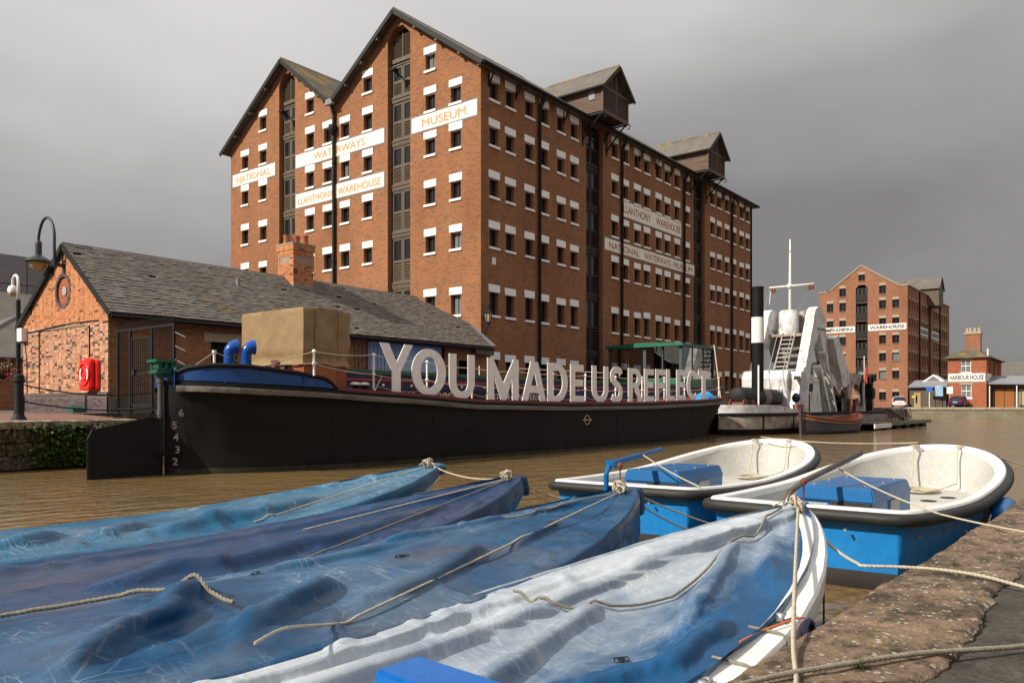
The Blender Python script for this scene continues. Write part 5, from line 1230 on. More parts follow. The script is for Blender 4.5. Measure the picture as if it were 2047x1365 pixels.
# house and gantry
def xz(poly, y0, y1, name, m): 
    mb = MB(); mb.prism(poly, FY(y0), 0, y1-y0); return mb.build(name, M[m], DR)
xz([(45.9, 1.1), (48.6, 1.1), (48.9, 3.2), (48.5, 3.75), (46.0, 3.55), (45.8, 3.1)], 15.7, 18.4, 'deckhouse', 'dwhite')
xz([(45.7, 3.0), (48.8, 3.0), (48.7, 3.35), (45.75, 3.2)], 15.1, 15.28, 'deckhouse_apron', 'drust')
def leg(y):
    out = [(46.6, 1.2), (47.5, 1.2), (49.7, 6.3)]+[(50.15+.95*math.cos(R(a)), 6.65+.85*math.sin(R(a))) for a in range(40, 171, 13)][::-1]
    # outer rounded box leg, leaning aft
    P = [(46.3, 1.2), (47.35, 1.2), (49.25, 5.7), (49.5, 6.4)]+[(50.2+.7*math.cos(R(a)), 6.75+.7*math.sin(R(a))) for a in (170, 150, 130, 110, 90, 70, 50, 30, 10)][::1]
    Q = [(46.3, 1.2), (47.2, 1.2), (48.9, 4.6), (50.3, 6.0), (51.4, 4.3), (52.1, 4.3), (51.5, 6.4)]+[(50.3+1.15*math.cos(R(a)), 6.5+1.05*math.sin(R(a))) for a in (5, 30, 55, 80, 105, 130, 155, 175)]
    Q = [(x_-.75, z_) for x_, z_ in Q]
    o = xz(Q, y-.27, y+.27, 'gantry_leg', 'dwhite'); 
    mb = MB(); mb.bar((49.1, y-.3, 6.2), (51.5, y-.3, 6.2), .08); mb.build('gantry_strap', M['drust'], DR)
    mb = MB(); mb.lathe([(.75, -.12), (.75, .12)], (50.5, y+.62, 6.75), 22, Matrix.Rotation(R(90), 3, 'X')); mb.build('sheave_wheel', M['iron'], DR, smooth=True, sharp=40)
    return o
leg(15.25); leg(18.05)
MB().box(48.6, 51.2, 15.5, 17.8, 5.75, 5.9).build('top_platform', M['drust'], DR)
MB().box(49.4, 50.0, 15.7, 17.6, 1.1, 5.6).build('gantry_panel', M['dgap_shade'], DR)  # dark panel stands in for the shaded gaps between the legs
for k in range(3): MB().box(49.28, 49.4, 16.1, 17.0, 3.9+k*.45, 4.05+k*.45).build('panel_rung', M['iron'], DR)
mb = MB(); mb.lathe([(.6, 5.9), (.6, 7.3), (.5, 7.45)], (49.7, 16.9, 0), 20); mb.build('tank', M['dwhite'], DR, smooth=True, sharp=40)
mb = MB(); mb.lathe([(.35, 5.9), (.35, 7.45)], (50.6, 16.2, 0), 16); mb.build('tank', M['drust'], DR, smooth=True, sharp=40)
mb = MB(); mb.tube([(50.2, 17.0, 5.9), (50.2, 17.0, 9.5), (50.2, 17.0, 12.0)], [.1, .085, .035], 10); mb.build('mast', M['white'], DR, smooth=True)
mb = MB(); mb.tube([(50.15, 18.3, 9.05), (50.15, 15.5, 9.05)], .055, 8); mb.lathe([(.16, -.1), (.16, .1)], (50.15, 17, 9.05), 12, Matrix.Rotation(R(90), 3, 'Y')); mb.build('mast_yard', M['white'], DR, smooth=True)
for y_ in (18.15, 18.0, 15.8, 15.6): 
    mb = MB(); mb.lathe([(.09, -.28), (.1, -.1), (.05, 0)], (50.15, y_, 9.0), 10); mb.build('navigation_lamp', M['rustred'], DR)
mb = MB()
for p, q in (((50.15, 18.2, 9.0), (49.0, 18.1, 6.0)), ((50.15, 18.25, 9.0), (47.5, 18.3, 5.2)), ((50.15, 15.6, 9.0), (50.6, 17.2, 6.6))): mb.tube([p, q], .012, 4)
mb.tube([(50.2, 17, 11.2), (50.2, 17, 11.25)], .07, 8); mb.build('rigging', M['galv'], DR)
mb = MB(); mb.lathe([(.2, 6.0), (.22, 6.3), (.12, 6.42)], (48.9, 18.2, 0), 12); mb.build('lamp', M['stucco'], DR, smooth=True)
mb = MB(); mb.tube([(48.5+.28*math.cos(t), 15.62, 5.4+.28*math.sin(t)) for t in [2*math.pi*i/18 for i in range(18)]], .07, 8, closed=True); mb.build('hanging_ring', M['galv'], DR)
# stairs up the front
lad = MB()
for y_ in (16.0, 16.75): lad.bar((45.0, y_, 1.2), (48.2, y_, 5.9), .06, .12)
lad.build('ladder_stringer', M['drust'], DR)
for k in range(17):
    t = (k+.5)/17; MB().box(45.0+3.2*t-.08, 45.0+3.2*t+.08, 16.03, 16.72, 1.2+4.7*t-.02, 1.2+4.7*t+.02).build('ladder_rung', M['dwhite'], DR)
mb = MB()
for y_ in (15.95, 16.8): mb.tube([(44.8, y_, 1.9), (48.0, y_, 6.7), (48.4, y_, 6.7)], .022, 6)
mb.build('handrail', M['galv'], DR)
# cab with the sloping side, struts, ladder hoist arm
xz([(46.0, 1.1), (49.3, 1.1), (48.6, 3.1), (46.2, 3.45)], 14.75, 15.0, 'cab_wall', 'dwhite'); MB().box(46.7, 47.35, 14.7, 14.75, 2.35, 2.8).build('cab_window', M['iron'], DR)
xz([(46.0, 1.1), (50.8, 1.1), (49.5, 3.2), (46.3, 3.5)], 15.02, 16.6, 'cab_house', 'dwhite')
xz([(49.35, 1.1), (50.7, 1.1), (49.6, 3.15), (48.7, 3.1)], 14.74, 14.99, 'mossy_plate', 'dgreen')
MB().box(46.75, 46.8, 14.7, 14.74, 1.15, 2.2).build('cab_door_edge', M['iron'], DR)
for p, q, w, m in (((50.9, 14.95, 1.15), (48.9, 14.95, 3.9), .3, 'dwhite'), ((52.0, 14.9, 1.15), (49.9, 14.95, 4.8), .22, 'dwhite'), ((45.9, 14.85, 1.15), (46.6, 14.85, 3.7), .24, 'dwhite'), ((50.8, 15.2, 2.6), (51.0, 15.2, 5.9), .3, 'drust'), ((51.4, 16.4, 1.4), (53.6, 16.4, 4.2), .5, 'drust'), ((52.3, 15.6, 1.3), (51.0, 15.4, 5.2), .16, 'iron')):
    mb = MB(); mb.bar(p, q, w, .45, up=(0, 1, 0)); mb.build('strut', M[m], DR)
xz([(51.4, 5.7), (52.4, 5.95), (54.9, 3.6), (54.9, 3.0), (54.3, 2.75), (53.5, 2.7)], 14.7, 15.5, 'hoist_arm', 'dwhite')
xz([(52.4, 5.95), (53.2, 5.5), (55.6, 3.9), (55.5, 3.1), (54.9, 3.0), (54.9, 3.6)], 15.0, 16.2, 'hoist_arm_side', 'drust')
xz([(52.0, 3.6), (53.4, 3.0), (54.2, 2.6), (53.9, 2.2), (52.2, 2.9)], 15.0, 16.0, 'ladder_head', 'dwhite')
mb = MB(); mb.bar((54.0, 15.6, 2.6), (57.5, 15.8, 1.2), .6, .5); mb.build('bucket_ladder', M['iron'], DR)
for k in range(5):
    t = k/5; mb = MB(); mb.lathe([(.12, -.22), (.3, .22)], (54.2+3.1*t, 15.45, 2.6-1.2*t), 10, Matrix.Rotation(R(60), 3, 'Y')); mb.build('dredge_bucket', M['iron'], DR)
ar = [(56.2, 1.15), (56.2, 2.2)]
arch_o = rect(55.9, 60.6, 1.15, 3.75); hole = [(56.5, 1.5)]+[(57.7+1.2*math.cos(R(a)), 1.9+1.1*math.sin(R(a))) for a in range(180, -1, -20)]+[(58.9, 1.5)]
O('arch_frame', plate('arch_frame', [(55.6, 1.15), (60.2, 1.15), (59.8, 2.4), (60.3, 3.7), (56.0, 3.75)], [hole], FY(15.0), 0, .35), M['drust'], DR, world=True)
mb = MB(); mb.lathe([(.75, 0), (.75, .2)], (57.5, 15.9, 2.2), 18, Matrix.Rotation(R(90), 3, 'X')); mb.lathe([(.45, -.1), (.45, .3)], (57.8, 15.9, 1.6), 14, Matrix.Rotation(R(90), 3, 'X')); mb.build('cable_reel', M['varnish'], DR)
mb = MB(); mb.bar((61.2, 15.0, 1.1), (61.0, 15.0, 3.6), .5, .4); mb.bar((60.2, 15.0, 3.3), (62.2, 15.0, 3.6), .5); mb.lathe([(.4, 0), (.4, .5)], (61.3, 15.2, 2.4), 12, Matrix.Rotation(R(90), 3, 'X')); mb.tube([(58.6, 14.9, 1.5), (58.6, 14.9, 3.0), (59.4, 14.9, 3.6), (60.6, 14.9, 3.4)], .09, 8); mb.build('deck_crane', M['iron'], DR)
for k in range(7):
    x = 49.5+k*1.9; mb = MB(); mb.tube([(x, 14.72, 1.1), (x, 14.72, 2.0)], .025, 6); mb.build('stanchion', M['galv'], DR)
mb = MB()
for k in range(6):
    a, b_ = Vector((49.5+k*1.9, 14.72, 1.95)), Vector((51.4+k*1.9, 14.72, 1.95)); mb.tube([a.lerp(b_, t/6)-Vector((0, 0, .18*4*(t/6)*(1-t/6))) for t in range(7)], .014, 5)
mb.build('rail_chain', M['iron'], DR)
mb = MB(); mb.box(55.4, 57.0, 14.8, 15.0, 1.6, 1.68); mb.box(55.4, 57.0, 14.8, 15.0, 1.9, 1.96); mb.box(55.5, 55.6, 14.8, 15.0, 1.1, 1.95); mb.box(56.8, 56.9, 14.8, 15.0, 1.1, 1.95); mb.build('red_bench', M['redpaint'], DR)
mb = MB(); mb.tube([(59, 14.8, 1.15), (59, 14.8, 5.0)], .03, 6); mb.build('flagstaff', M['white'], DR)
fl = MB(); fl.grid([[(59.0-.02*j+.08*math.sin(j*1.3+i), 14.8-.05*j, 4.5-.28*i-.1*j) for j in range(5)] for i in range(5)]); fl.build('ensign', worn('ensign_red', (.5, .06, .04)), DR, smooth=True)
mb = MB(); mb.tube([(45.6, 14.55, .75+.38*0), (45.6, 14.55, .75)], .01, 4)
ty = thing('tyre_fender', 'black tyre hung as a fender on the dredger side', 'tyre', (45.6, 14.5, .75))
mb = MB(); mb.tube([(45.7+.3*math.cos(t), 14.5, .68+.3*math.sin(t)) for t in [2*math.pi*i/20 for i in range(20)]], .12, 8, closed=True); mb.build('tyre', M['iron'], ty, smooth=True); mb = MB(); mb.tube([(45.7, 14.5, .95), (45.6, 14.7, 1.2)], .015, 5); mb.build('lanyard', M['rope'], ty)

# ------------------------------------------------------------------ small wooden boat and pontoon
SB = thing('wooden_boat', 'small old clinker boat, dark blue with red gunwale and gold stripe, beside the dredger', 'boat', (45.5, 13.3, 0))
M['clinkblue'] = worn('clinker_blue', (.02, .025, .055), (.09, .055, .03), .6, 3, .8)
M['gunred'] = worn('gunwale_red', (.19, .05, .035), (.09, .04, .03), .7, 4, .6); M['gold'] = worn('gold_line', (.42, .25, .04), None, .6)
def loft(sta, prof, name, m, par, wrap=False):
    for s_ in (-1, 1):
        mb = MB(); mb.grid([[p for p in row] for row in [[(x, yc+s_*hw*k, zb+(zt-zb)*l) for (x, yc, hw, zb, zt) in sta] for k, l in prof]]); mb.build(name, M[m], par, smooth=True)
sta = []
for i in range(21):
    t = i/20; x = 41.7+7.9*t; yc = 13.55-.75*t; hw = .95*(1-abs(2*t-1)**2.6)**.8+.02; zt = .72+.38*abs(2*t-1)**2.2; sta.append((x, yc, hw, 0, zt))
loft(sta, ((.35, -.3), (.7, .02), (.85, .25), (.84, .26), (.93, .5), (.92, .51), (.97, .75)), 'hull_planks', 'clinkblue', SB)
loft(sta, ((.975, .75), (.985, .82)), 'gold_stripe', 'gold', SB)
loft(sta, ((.98, .82), (1.03, .9), (1.04, 1.0), (.94, 1.0), (.92, .9)), 'gunwale', 'gunred', SB)
loft(sta, ((.93, .93), (.8, .55), (0, .4)), 'inside', 'rustred', SB)
for t in (.35, .6): 
    k = int(t*20); x, yc, hw, zb, zt = sta[k]; MB().box(x-.14, x+.14, yc-hw*.9, yc+hw*.9, zt-.16, zt-.11).build('thwart', M['gunred'], SB)
mb = MB(); mb.bar((41.68, 13.55, -.2), (41.6, 13.56, 1.4), .12); mb.build('stem', M['clinkblue'], SB)
PN = thing('pontoon', 'low floating timber pontoon with white edge beyond the small wooden boat', 'pontoon', (60, 13, 0))
PW = [(51.0, 12.6, 14.3), (55.2, 12.15, 14.3)]
for x in range(17):
    xx = 51.2+x*1.0; MB().box(xx, xx+.95, 12.3, 14.3, .36, .46).build('deck_board', M['timber_wx'], PN)
MB().box(51.2, 55.4, 12.22, 12.29, .12, .4).build('white_edge', M['white'], PN); MB().box(55.4, 68.2, 12.22, 12.29, .22, .46).build('fascia', M['dgreen'], PN)
for k in range(6): MB().box(52+k*2.8, 53.3+k*2.8, 12.4, 14.1, -.3, .34).build('float', M['iron'], PN)
mb = MB()
for k in range(4): mb.tube([(59.6+k*1.1, 12.5, .4), (58.9+k*1.1, 12.5, 1.3), (60.2+k*1.1, 13.6, 1.3), (60.6+k*1.1, 13.6, .4)], .035, 6)
mb.bar((58.3, 13.2, 1.35), (62.8, 13.0, .5), .5, .06); mb.build('gangway_rails', M['galv'], PN)

# ------------------------------------------------------------------ far warehouse
XF, YFc = 120.0, 24.45
AW = thing('far_warehouse', 'red brick warehouse with white name boards at the far end of the dock', 'warehouse', (XF, YFc, 1.29))
M['stone_lint'] = worn('stone_lintel', (.36, .30, .22), (.25, .2, .14), .8, 4, .5); M['sillbrown'] = worn('sill_brown', (.16, .09, .05))
prof = [(YFc, 1.2), (36.4, 1.2), (36.4, 18.05), (35.0, 18.05), (30.5, 21.45), (25.5, 18.15), (YFc, 18.15)]
fw = []
for c in (34.8, 33.05, 27.67, 25.96):
    for zt in (16.74, 14.19, 11.8, 9.33, 6.84, 3.86): fw.append((c, zt-1.55, 1.2))
for c in (33.05, 27.67): fw.append((c, 18.86-1.55, 1.15))
fw.append((30.45, 19.35, .95))
hl = [rect(c-.45, c+.45, z, z+h) for c, z, h in fw]+[[(29.65, 1.6), (31.25, 1.6), (31.25, 18.3), (30.85, 18.75), (30.05, 18.75), (29.65, 18.3)]]
O('gable_wall', plate('gable_wall', prof, hl, FX(XF), 0, .4), M['brick_far'], AW, world=True)
colsr = [121.2+1.75*i for i in range(17)]
colsr = [c for c in colsr if not (133.6 < c < 137.0)]
fr = [(c, zt-1.55, 1.2) for c in colsr for zt in (16.74, 14.19, 11.8, 9.33, 6.84, 3.86)]
O('side_wall', plate('side_wall', rect(XF+.405, 151.5, 1.2, 18.15), [rect(c-.45, c+.45, z, z+h) for c, z, h in fr]+[rect(134.2, 136.2, 1.6, 16.6)], FY(YFc), 0, .4), M['brick_far'], AW, world=True)
MB().box(XF+.42, 151.4, YFc+.8, YFc+.85, 1.2, 17.9).build('dark_backing', M['void'], AW); MB().box(XF+.8, XF+.85, YFc+.86, 36.2, 1.2, 17.9).build('dark_backing', M['void'], AW)  # dark sheets painting in the unlit floors behind the windows
mb = MB(); mb.prism([(28.9, 17.9), (32.1, 17.9), (30.5, 20.9)], FX(XF+.8), 0, .05); mb.build('dark_backing', M['void'], AW)
MB().box(151.1, 151.5, YFc, 36.4, 1.2, 18.0).build('back_wall', M['brick_far'], AW); MB().box(XF+.4, 151.4, 36.0, 36.4, 1.2, 18.0).build('back_wall', M['brick_far'], AW)
slab([(XF+.4, 25.0, 18.0), (151.4, 25.0, 18.0), (151.4, 30.5, 21.2), (XF+.4, 30.5, 21.2)], .12, 'roof_slope', M['roof_far'], AW); slab([(XF+.4, 36.0, 18.0), (151.4, 36.0, 18.0), (151.4, 30.5, 21.2), (XF+.4, 30.5, 21.2)], .12, 'roof_slope', M['roof_far'], AW)
for p, q in ((( 25.4, 18.22), (30.5, 21.55)), ((35.1, 18.12), (30.5, 21.55)), ((YFc-.06, 18.22), (25.5, 18.22)), ((34.9, 18.12), (36.46, 18.12))):
    mb = MB(); mb.bar((XF+.2, p[0], p[1]), (XF+.2, q[0], q[1]), .6, .16); mb.build('parapet_coping', M['stone_lint'], AW)
mb = MB(); mb.bar((XF, YFc+.1, 18.22), (151.6, YFc+.1, 18.22), .5, .16); mb.build('parapet_coping', M['stone_lint'], AW)
for c, z, h in fw: window(AW, XF, c, z, NX, .9, h, 'timber', 'pane_pale' if random.random() < .2 else 'pane', 'stone_lint', 'sillbrown')
for c, z, h in fr: window(AW, c, YFc, z, 0, .9, h, 'timber', 'pane', 'stone_lint', 'sillbrown')
for zt in (18.4, 15.8, 13.2, 10.6, 8.1, 5.6):
    MB().box(XF+.14, XF+.2, 29.66, 31.24, zt-2.3, zt-1.9).build('bay_spandrel', M['lucam_front'], AW)
    MB().box(XF+.2, XF+.24, 29.66, 31.24, zt-1.9, zt-.02).build('bay_glazing', M['pane'], AW)
    MB().box(XF+.05, XF+.1, 29.66, 31.24, zt-1.9, zt-1.0).build('balcony_panel', M['iron'], AW)
    mb = MB()
    for y_ in (29.9, 30.42, 30.98): mb.box(XF+.16, XF+.21, y_-.04, y_+.04, zt-1.9, zt-.05)
    mb.build('bay_mullion', M['timber'], AW)
for zt in (15.9, 13.3, 10.7, 8.1, 5.5): MB().box(134.22, 136.18, YFc+.2, YFc+.25, zt-2.2, zt).build('bay_glazing', M['pane'], AW)
def far_board(y0, y1, z0, z1, s_, par, X=XF):
    o = MB().box(X-.05, X-.004, y1, y0, z0, z1).build('name_board', M['white'], par); L = y0-y1
    t = O('lettering', text_mesh(s_, L*.92, (z1-z0)*.62, .01, .02), M['iron'], o, rz=NX); t.matrix_parent_inverse = basis(o).inverted(); t.location = (X-.052, y0-L*.04, z0+(z1-z0)*.19)
far_board(35.9, 31.35, 12.1, 12.92, 'ALEXANDRA', AW); far_board(29.55, 24.6, 12.12, 12.98, 'WAREHOUSE', AW)
for s_, x0, x1 in (('ALEXANDRA', 128.2, 133.7), ('WAREHOUSE', 136.6, 142.3)):
    o = MB().box(x0, x1, YFc-.05, YFc-.004, 11.9, 13.1).build('name_board', M['white'], AW); t = O('lettering', text_mesh(s_, (x1-x0)*.94, .75, .01, .02), M['iron'], o); t.matrix_parent_inverse = basis(o).inverted(); t.location = (x0+(x1-x0)*.03, YFc-.052, 12.12)
for x in (127.4, 142.9):
    mb = MB(); mb.tube([(x, YFc-.1, 18), (x, YFc-.1, 1.3)], .12, 6); mb.build('downpipe', M['iron'], AW)
b_ = MB().box(XF-.12, XF-.08, 29.8, 31.0, 5.3, 6.6).build('banner', worn('banner_dark', (.012, .03, .03)), AW)
t = O('lettering', text_mesh('UWE', .8, .36, .01, .02), worn('banner_teal', (.25, .6, .5)), b_, rz=NX); t.matrix_parent_inverse = basis(b_).inverted(); t.location = (XF-.122, 30.8, 5.95)
# its hoist house
FH = thing('hoist_house', 'small slate-roofed hoist house on the eaves of the far warehouse', 'hoist house', (135.2, 24, 16.5))
mb = MB(); mb.prism([(133.4, 16.6), (137, 16.6), (137, 19.3), (135.2, 21.0), (133.4, 19.3)], FY(22.9), 0, 5); mb.build('body', M['timber'], FH)
for s_ in (-1, 1): slab([(135.2, 22.7, 21.1), (135.2, 29, 21.1), (135.2+s_*2.1, 29, 19.1), (135.2+s_*2.1, 22.7, 19.1)], .1, 'roof_slope', M['roof_far'], FH)

# ------------------------------------------------------------------ harbour office and neighbours
HO = thing('harbour_office', 'two-storey red brick harbour house with hipped slate roof and name board', 'house', (119, 17, 1.29))
hx, ha, hb_ = 119.0, 14.9, 19.35
hf = [rect(16.65, 17.85, 5.85, 7.55), rect(16.6, 17.8, 2.55, 4.35)]
O('front_wall', plate('front_wall', rect(ha, hb_, 1.2, 7.85), hf, FX(hx), 0, .35), M['brick_house'], HO, world=True)
hs_ = [rect(c-.5, c+.5, z, z+1.7) for c in (122, 126.5, 131) for z in (5.6, 2.4)]
O('side_wall', plate('side_wall', rect(hx+.355, 134, 1.2, 7.85), hs_, FY(ha), 0, .35), M['brick_house'], HO, world=True)
MB().box(hx+.4, 134, hb_-.3, hb_, 1.2, 7.8).build('back_wall', M['brick_house'], HO); MB().box(hx+.36, 133.9, ha+.36, ha+.4, 1.2, 7.8).build('dark_backing', M['void'], HO); MB().box(hx+.37, hx+.4, ha+.41, hb_-.31, 1.2, 7.8).build('dark_backing', M['void'], HO)  # the two void sheets paint the dark rooms behind the windows
MB().box(hx-.02, hx, ha+.0, hb_, 4.55, 4.66).build('string_course', M['stone_lint'], HO)
for zb, c in ((5.85, 17.25), (2.55, 17.2)):
    f = MB(); 
    for a, b2 in ((-.6, -.52), (.52, .6), (-.03, .03)): f.box(hx+.1, hx+.16, c+a, c+b2, zb, zb+1.75)
    for z in (zb, zb+.85, zb+1.62): f.box(hx+.095, hx+.155, c-.6, c+.6, z, z+.1)
    f = f.build('window', M['white'], HO); MB().box(hx+.17, hx+.18, c-.55, c+.55, zb, zb+1.7).build('pane', M['pane_pale'], f); MB().box(hx-.03, hx+.2, c-.8, c+.8, zb+1.72, zb+1.98).build('lintel', M['stone_lint'], f); MB().box(hx-.08, hx+.1, c-.75, c+.75, zb-.16, zb-.01).build('sill', M['white'], f)
for x in (122, 126.5, 131):
    for z in (5.6, 2.4): MB().box(x-.48, x+.48, ha+.2, ha+.24, z, z+1.7).build('window', M['pane'], HO)
far_board(19.3, 15.02, 4.72, 5.75, 'HARBOUR HOUSE', HO, hx)
MB().box(hx+.2, hx+4.5, ha-.05, ha-.004, 4.72, 5.75).build('name_board', M['white'], HO)
e0 = [(hx-.4, ha-.4), (134.4, ha-.4), (134.4, hb_+.4), (hx-.4, hb_+.4)]; r0, r1 = (121.6, 17.1), (131.5, 17.1)
for pts in ([e0[0], e0[3], r0], [e0[0], e0[1], r1, r0], [e0[3], e0[2], r1, r0], [e0[1], e0[2], r1]):
    slab([(x, y, 7.75 if (x, y) in e0 else 9.3) for x, y in pts], .1, 'roof_slope', M['roof_moss' if pts[0] == e0[0] and len(pts) == 3 else 'roof_far'], HO)
MB().box(121.5, 122.6, 15.9, 17.7, 8.3, 11.3).build('chimney', M['brick_far'], HO)
MB().box(121.4, 122.7, 15.8, 17.8, 11.1, 11.4).build('chimney_cap', M['stone_lint'], HO)
for y_ in (16.1, 16.6, 17.1, 17.5):
    mb = MB(); mb.lathe([(.2, 11.4), (.17, 11.95)], (122, y_, 0), 10); mb.build('chimney_pot', M['stucco'], HO)
mb = MB(); mb.tube([(hx+.1, ha-.15, 8.0), (hx+.1, ha-.15, 8.9)], .1, 6); mb.build('vent_pipe', M['white'], HO)
KS = thing('timber_kiosk', 'grey weathered timber kiosk with low lead roof between the far warehouse and harbour house', 'kiosk', (118.6, 21.7, 1.29))
for k in range(26): MB().box(118.6, 118.66, 19.5+k*.17, 19.655+k*.17, 1.29, 3.95+.0*k).build('board', M['kioskwood'] if 'kioskwood' in M else M.setdefault('kioskwood', worn('kiosk_boards', (.13, .10, .075), (.07, .055, .045), .85, 3, .7, stretch=(3, 3, .3))), KS)
MB().box(118.67, 124, 19.5, 23.92, 1.29, 3.95).build('wall', M['kioskwood'], KS)
slab([(118.1, 19.3, 3.95), (118.1, 24.1, 3.95), (120.5, 23.6, 4.9), (120.5, 19.4, 4.9)], .12, 'roof_slope', M['lead'], KS)
mb = MB(); mb.prism([(19.8, 4.75), (22.6, 4.75), (21.2, 5.75)], FX(119.6), 0, 3); mb.build('roof_lantern', M['white'], KS); MB().prism([(20.3, 4.85), (22.1, 4.85), (21.2, 5.55)], FX(119.55), 0, .03).build('lantern_pane', M['pane_pale'], KS)
MB().box(118.54, 118.6, 22.55, 23.35, 1.29, 3.3).build('door', worn('kiosk_door', (.36, .26, .14)), KS); MB().box(118.5, 118.54, 22.95, 23.15, 1.9, 2.9).build('door_pane', M['pane'], KS)
MB().box(118.5, 118.54, 23.05, 23.6, 2.55, 2.9).build('notice', worn('notice_yellow', (.6, .45, .05)), KS)
LB2 = thing('low_annexe', 'low building with lead roof and cream shutters right of the harbour house', 'building', (120.5, 12, 1.29))
MB().box(120.5, 126, 4, 14.8, 1.2, 4.3).build('wall', M['timber'], LB2); slab([(119.3, 3.5, 4.0), (119.3, 14.8, 4.3), (123.5, 14.8, 5.4), (123.5, 3.5, 5.0)], .15, 'roof_slope', M['lead'], LB2)
for y_ in (13.6, 12.5): MB().box(120.42, 120.5, y_-.5, y_+.5, 1.3, 3.8).build('door', M['varnish'], LB2)
for y_ in (10.9, 9.8, 8.7): MB().box(120.42, 120.5, y_-.5, y_+.5, 1.6, 3.7).build('shutter', M['stucco'], LB2)
for y_ in (14.6, 11.6): 
    mb = MB(); mb.tube([(119.5, y_, 1.29), (119.5, y_, 4.1)], .07, 6); mb.build('post', M['white'], LB2)
LB3 = thing('tiled_building', 'brick building with long tiled roof at the right edge behind the annexe', 'building', (140, 10, 1.29))
MB().box(140, 160, -10, 16.5, 1.2, 5.2).build('wall', M['brick_house'], LB3); slab([(139.5, -10, 5.0), (139.5, 17, 5.0), (145, 17, 8.2), (145, -10, 8.2)], .15, 'roof_slope', M['roof_far'], LB3)
ft = thing('round_tree', 'dark green tree top above the tiled roof at the far right', 'tree', (165, 9, 1.29))
mb = MB(); mb.tube([(165, 9.5, 1.2), (165, 9.5, 7)], [.4, .2], 8); mb.build('trunk', M['timber'], ft)
ST(leaf_mesh(1600, lambda r_: (165+r_.gauss(0, 1.2), 8.5+r_.gauss(0, 1.5), 8.2+r_.gauss(0, .9)), .4, 21).build('crown', M['ivy'], ft, fix=False))

# ------------------------------------------------------------------ parked cars and signs at the far end
M['carwhite'] = worn('car_white', (.62, .63, .64), None, .25, 2, .1, bump=0); M['carblue'] = worn('car_blue', (.015, .02, .10), None, .25, 2, .1, bump=0); M['tyre'] = worn('tyre', (.015, .015, .015)); M['lampred'] = worn('tail_red', (.4, .01, .01), None, .2); M['plate_y'] = worn('plate_yellow', (.7, .5, .05))
def car(label, loc, rz, m, group):
    C = thing('parked_car', label, 'car', loc, rz, group)
    secs = [(-2.0, .72, .45, .62), (-1.95, .82, .32, .85), (-1.5, .86, .28, .92), (-.6, .87, .26, .92), (.6, .87, .26, .9), (1.3, .85, .28, .84), (1.85, .76, .32, .7), (2.0, .62, .42, .58)]
    rows = []
    for x, w, z0, z1 in secs: rows.append([(x, -w*.92, z0), (x, -w, z0+.15), (x, -w, (z0+z1)/2+.06), (x, -w*.93, z1), (x, 0, z1+.04), (x, w*.93, z1), (x, w, (z0+z1)/2+.06), (x, w, z0+.15), (x, w*.92, z0), (x, -w*.92, z0)])
    mb = MB(); mb.grid(rows); mb.f.append(tuple(range(9))); n = len(mb.v); mb.f.append(tuple(range(n-10, n-1))); mb.build('body', m, C, smooth=True, sharp=45, world=False)
    cab = [(-1.9, .70, .9), (-1.5, .62, 1.36), (-.6, .62, 1.46), (.15, .60, 1.42), (1.0, .72, .92)]
    mb = MB(); mb.grid([[(x, -w, z), (x, -w*.5, z+.04), (x, w*.5, z+.04), (x, w, z)] for x, w, z in cab[1:4]]); mb.build('roof', m, C, smooth=True, world=False)
    gl = MB(); gl.grid([[(cab[0][0], -.7, .9), (cab[0][0], .7, .9)], [(cab[1][0], -.6, 1.36), (cab[1][0], .6, 1.36)]]); gl.build('rear_window', M['pane'], C, world=False)
    gl = MB(); gl.grid([[(cab[4][0], -.72, .92), (cab[4][0], .72, .92)], [(cab[3][0], -.6, 1.42), (cab[3][0], .6, 1.42)]]); gl.build('windscreen', M['pane'], C, world=False)
    for s_ in (-1, 1):
        gl = MB(); gl.add([(-1.85, s_*.82, .9), (.95, s_*.8, .9), (.15, s_*.615, 1.41), (-.6, s_*.63, 1.45), (-1.48, s_*.63, 1.35)], [(0, 1, 2, 3, 4)]); gl.build('side_window', M['pane'], C, world=False)
        for x in (-.55, .25): mb = MB(); mb.bar((x, s_*.835, .9), (x, s_*.65, 1.42), .06); mb.build('pillar', m, C, world=False)
        for x in (-1.25, 1.25):
            mb = MB(); mb.lathe([(.2, -.1), (.31, -.09), (.31, .09), (.2, .1)], (x, s_*.78, .31), 16, Matrix.Rotation(R(90), 3, 'X')); wq = mb.build('wheel', M['tyre'], C, world=False); mb = MB(); mb.lathe([(.19, -.115), (.19, .115)], (x, s_*.78, .31), 12, Matrix.Rotation(R(90), 3, 'X')); mb.build('rim', M['galv'], wq, world=False)
        MB().box(-2.0, -1.86, s_*.66-.1, s_*.66+.1, .72, .98).build('tail_light', M['lampred'], C, world=False)
    MB().box(-2.03, -1.97, -.26, .26, .6, .71).build('number_plate', M['plate_y'], C, world=False)
    MB().box(-2.06, -1.8, -.75, .75, .3, .46).build('bumper', m, C, world=False)
car('white hatchback parked in front of the far warehouse', (117.4, 25.0, 1.3), R(14), M['carwhite'], 'cars parked on the far quay')
car('dark blue hatchback parked in front of the harbour house', (117.2, 17.7, 1.3), R(-6), M['carblue'], 'cars parked on the far quay')
def post_sign(label, x, y, h, w, hh, m, cat='sign', postm='galv'):
    P = thing('post_sign', label, cat, (x, y, 1.29)); MB().box(x-.04, x+.04, y-.04, y+.04, 1.29, 1.29+h).build('post', M[postm], P); MB().box(x-.08, x-.045, y-w/2, y+w/2, 1.29+h-hh, 1.29+h).build('board', m, P)
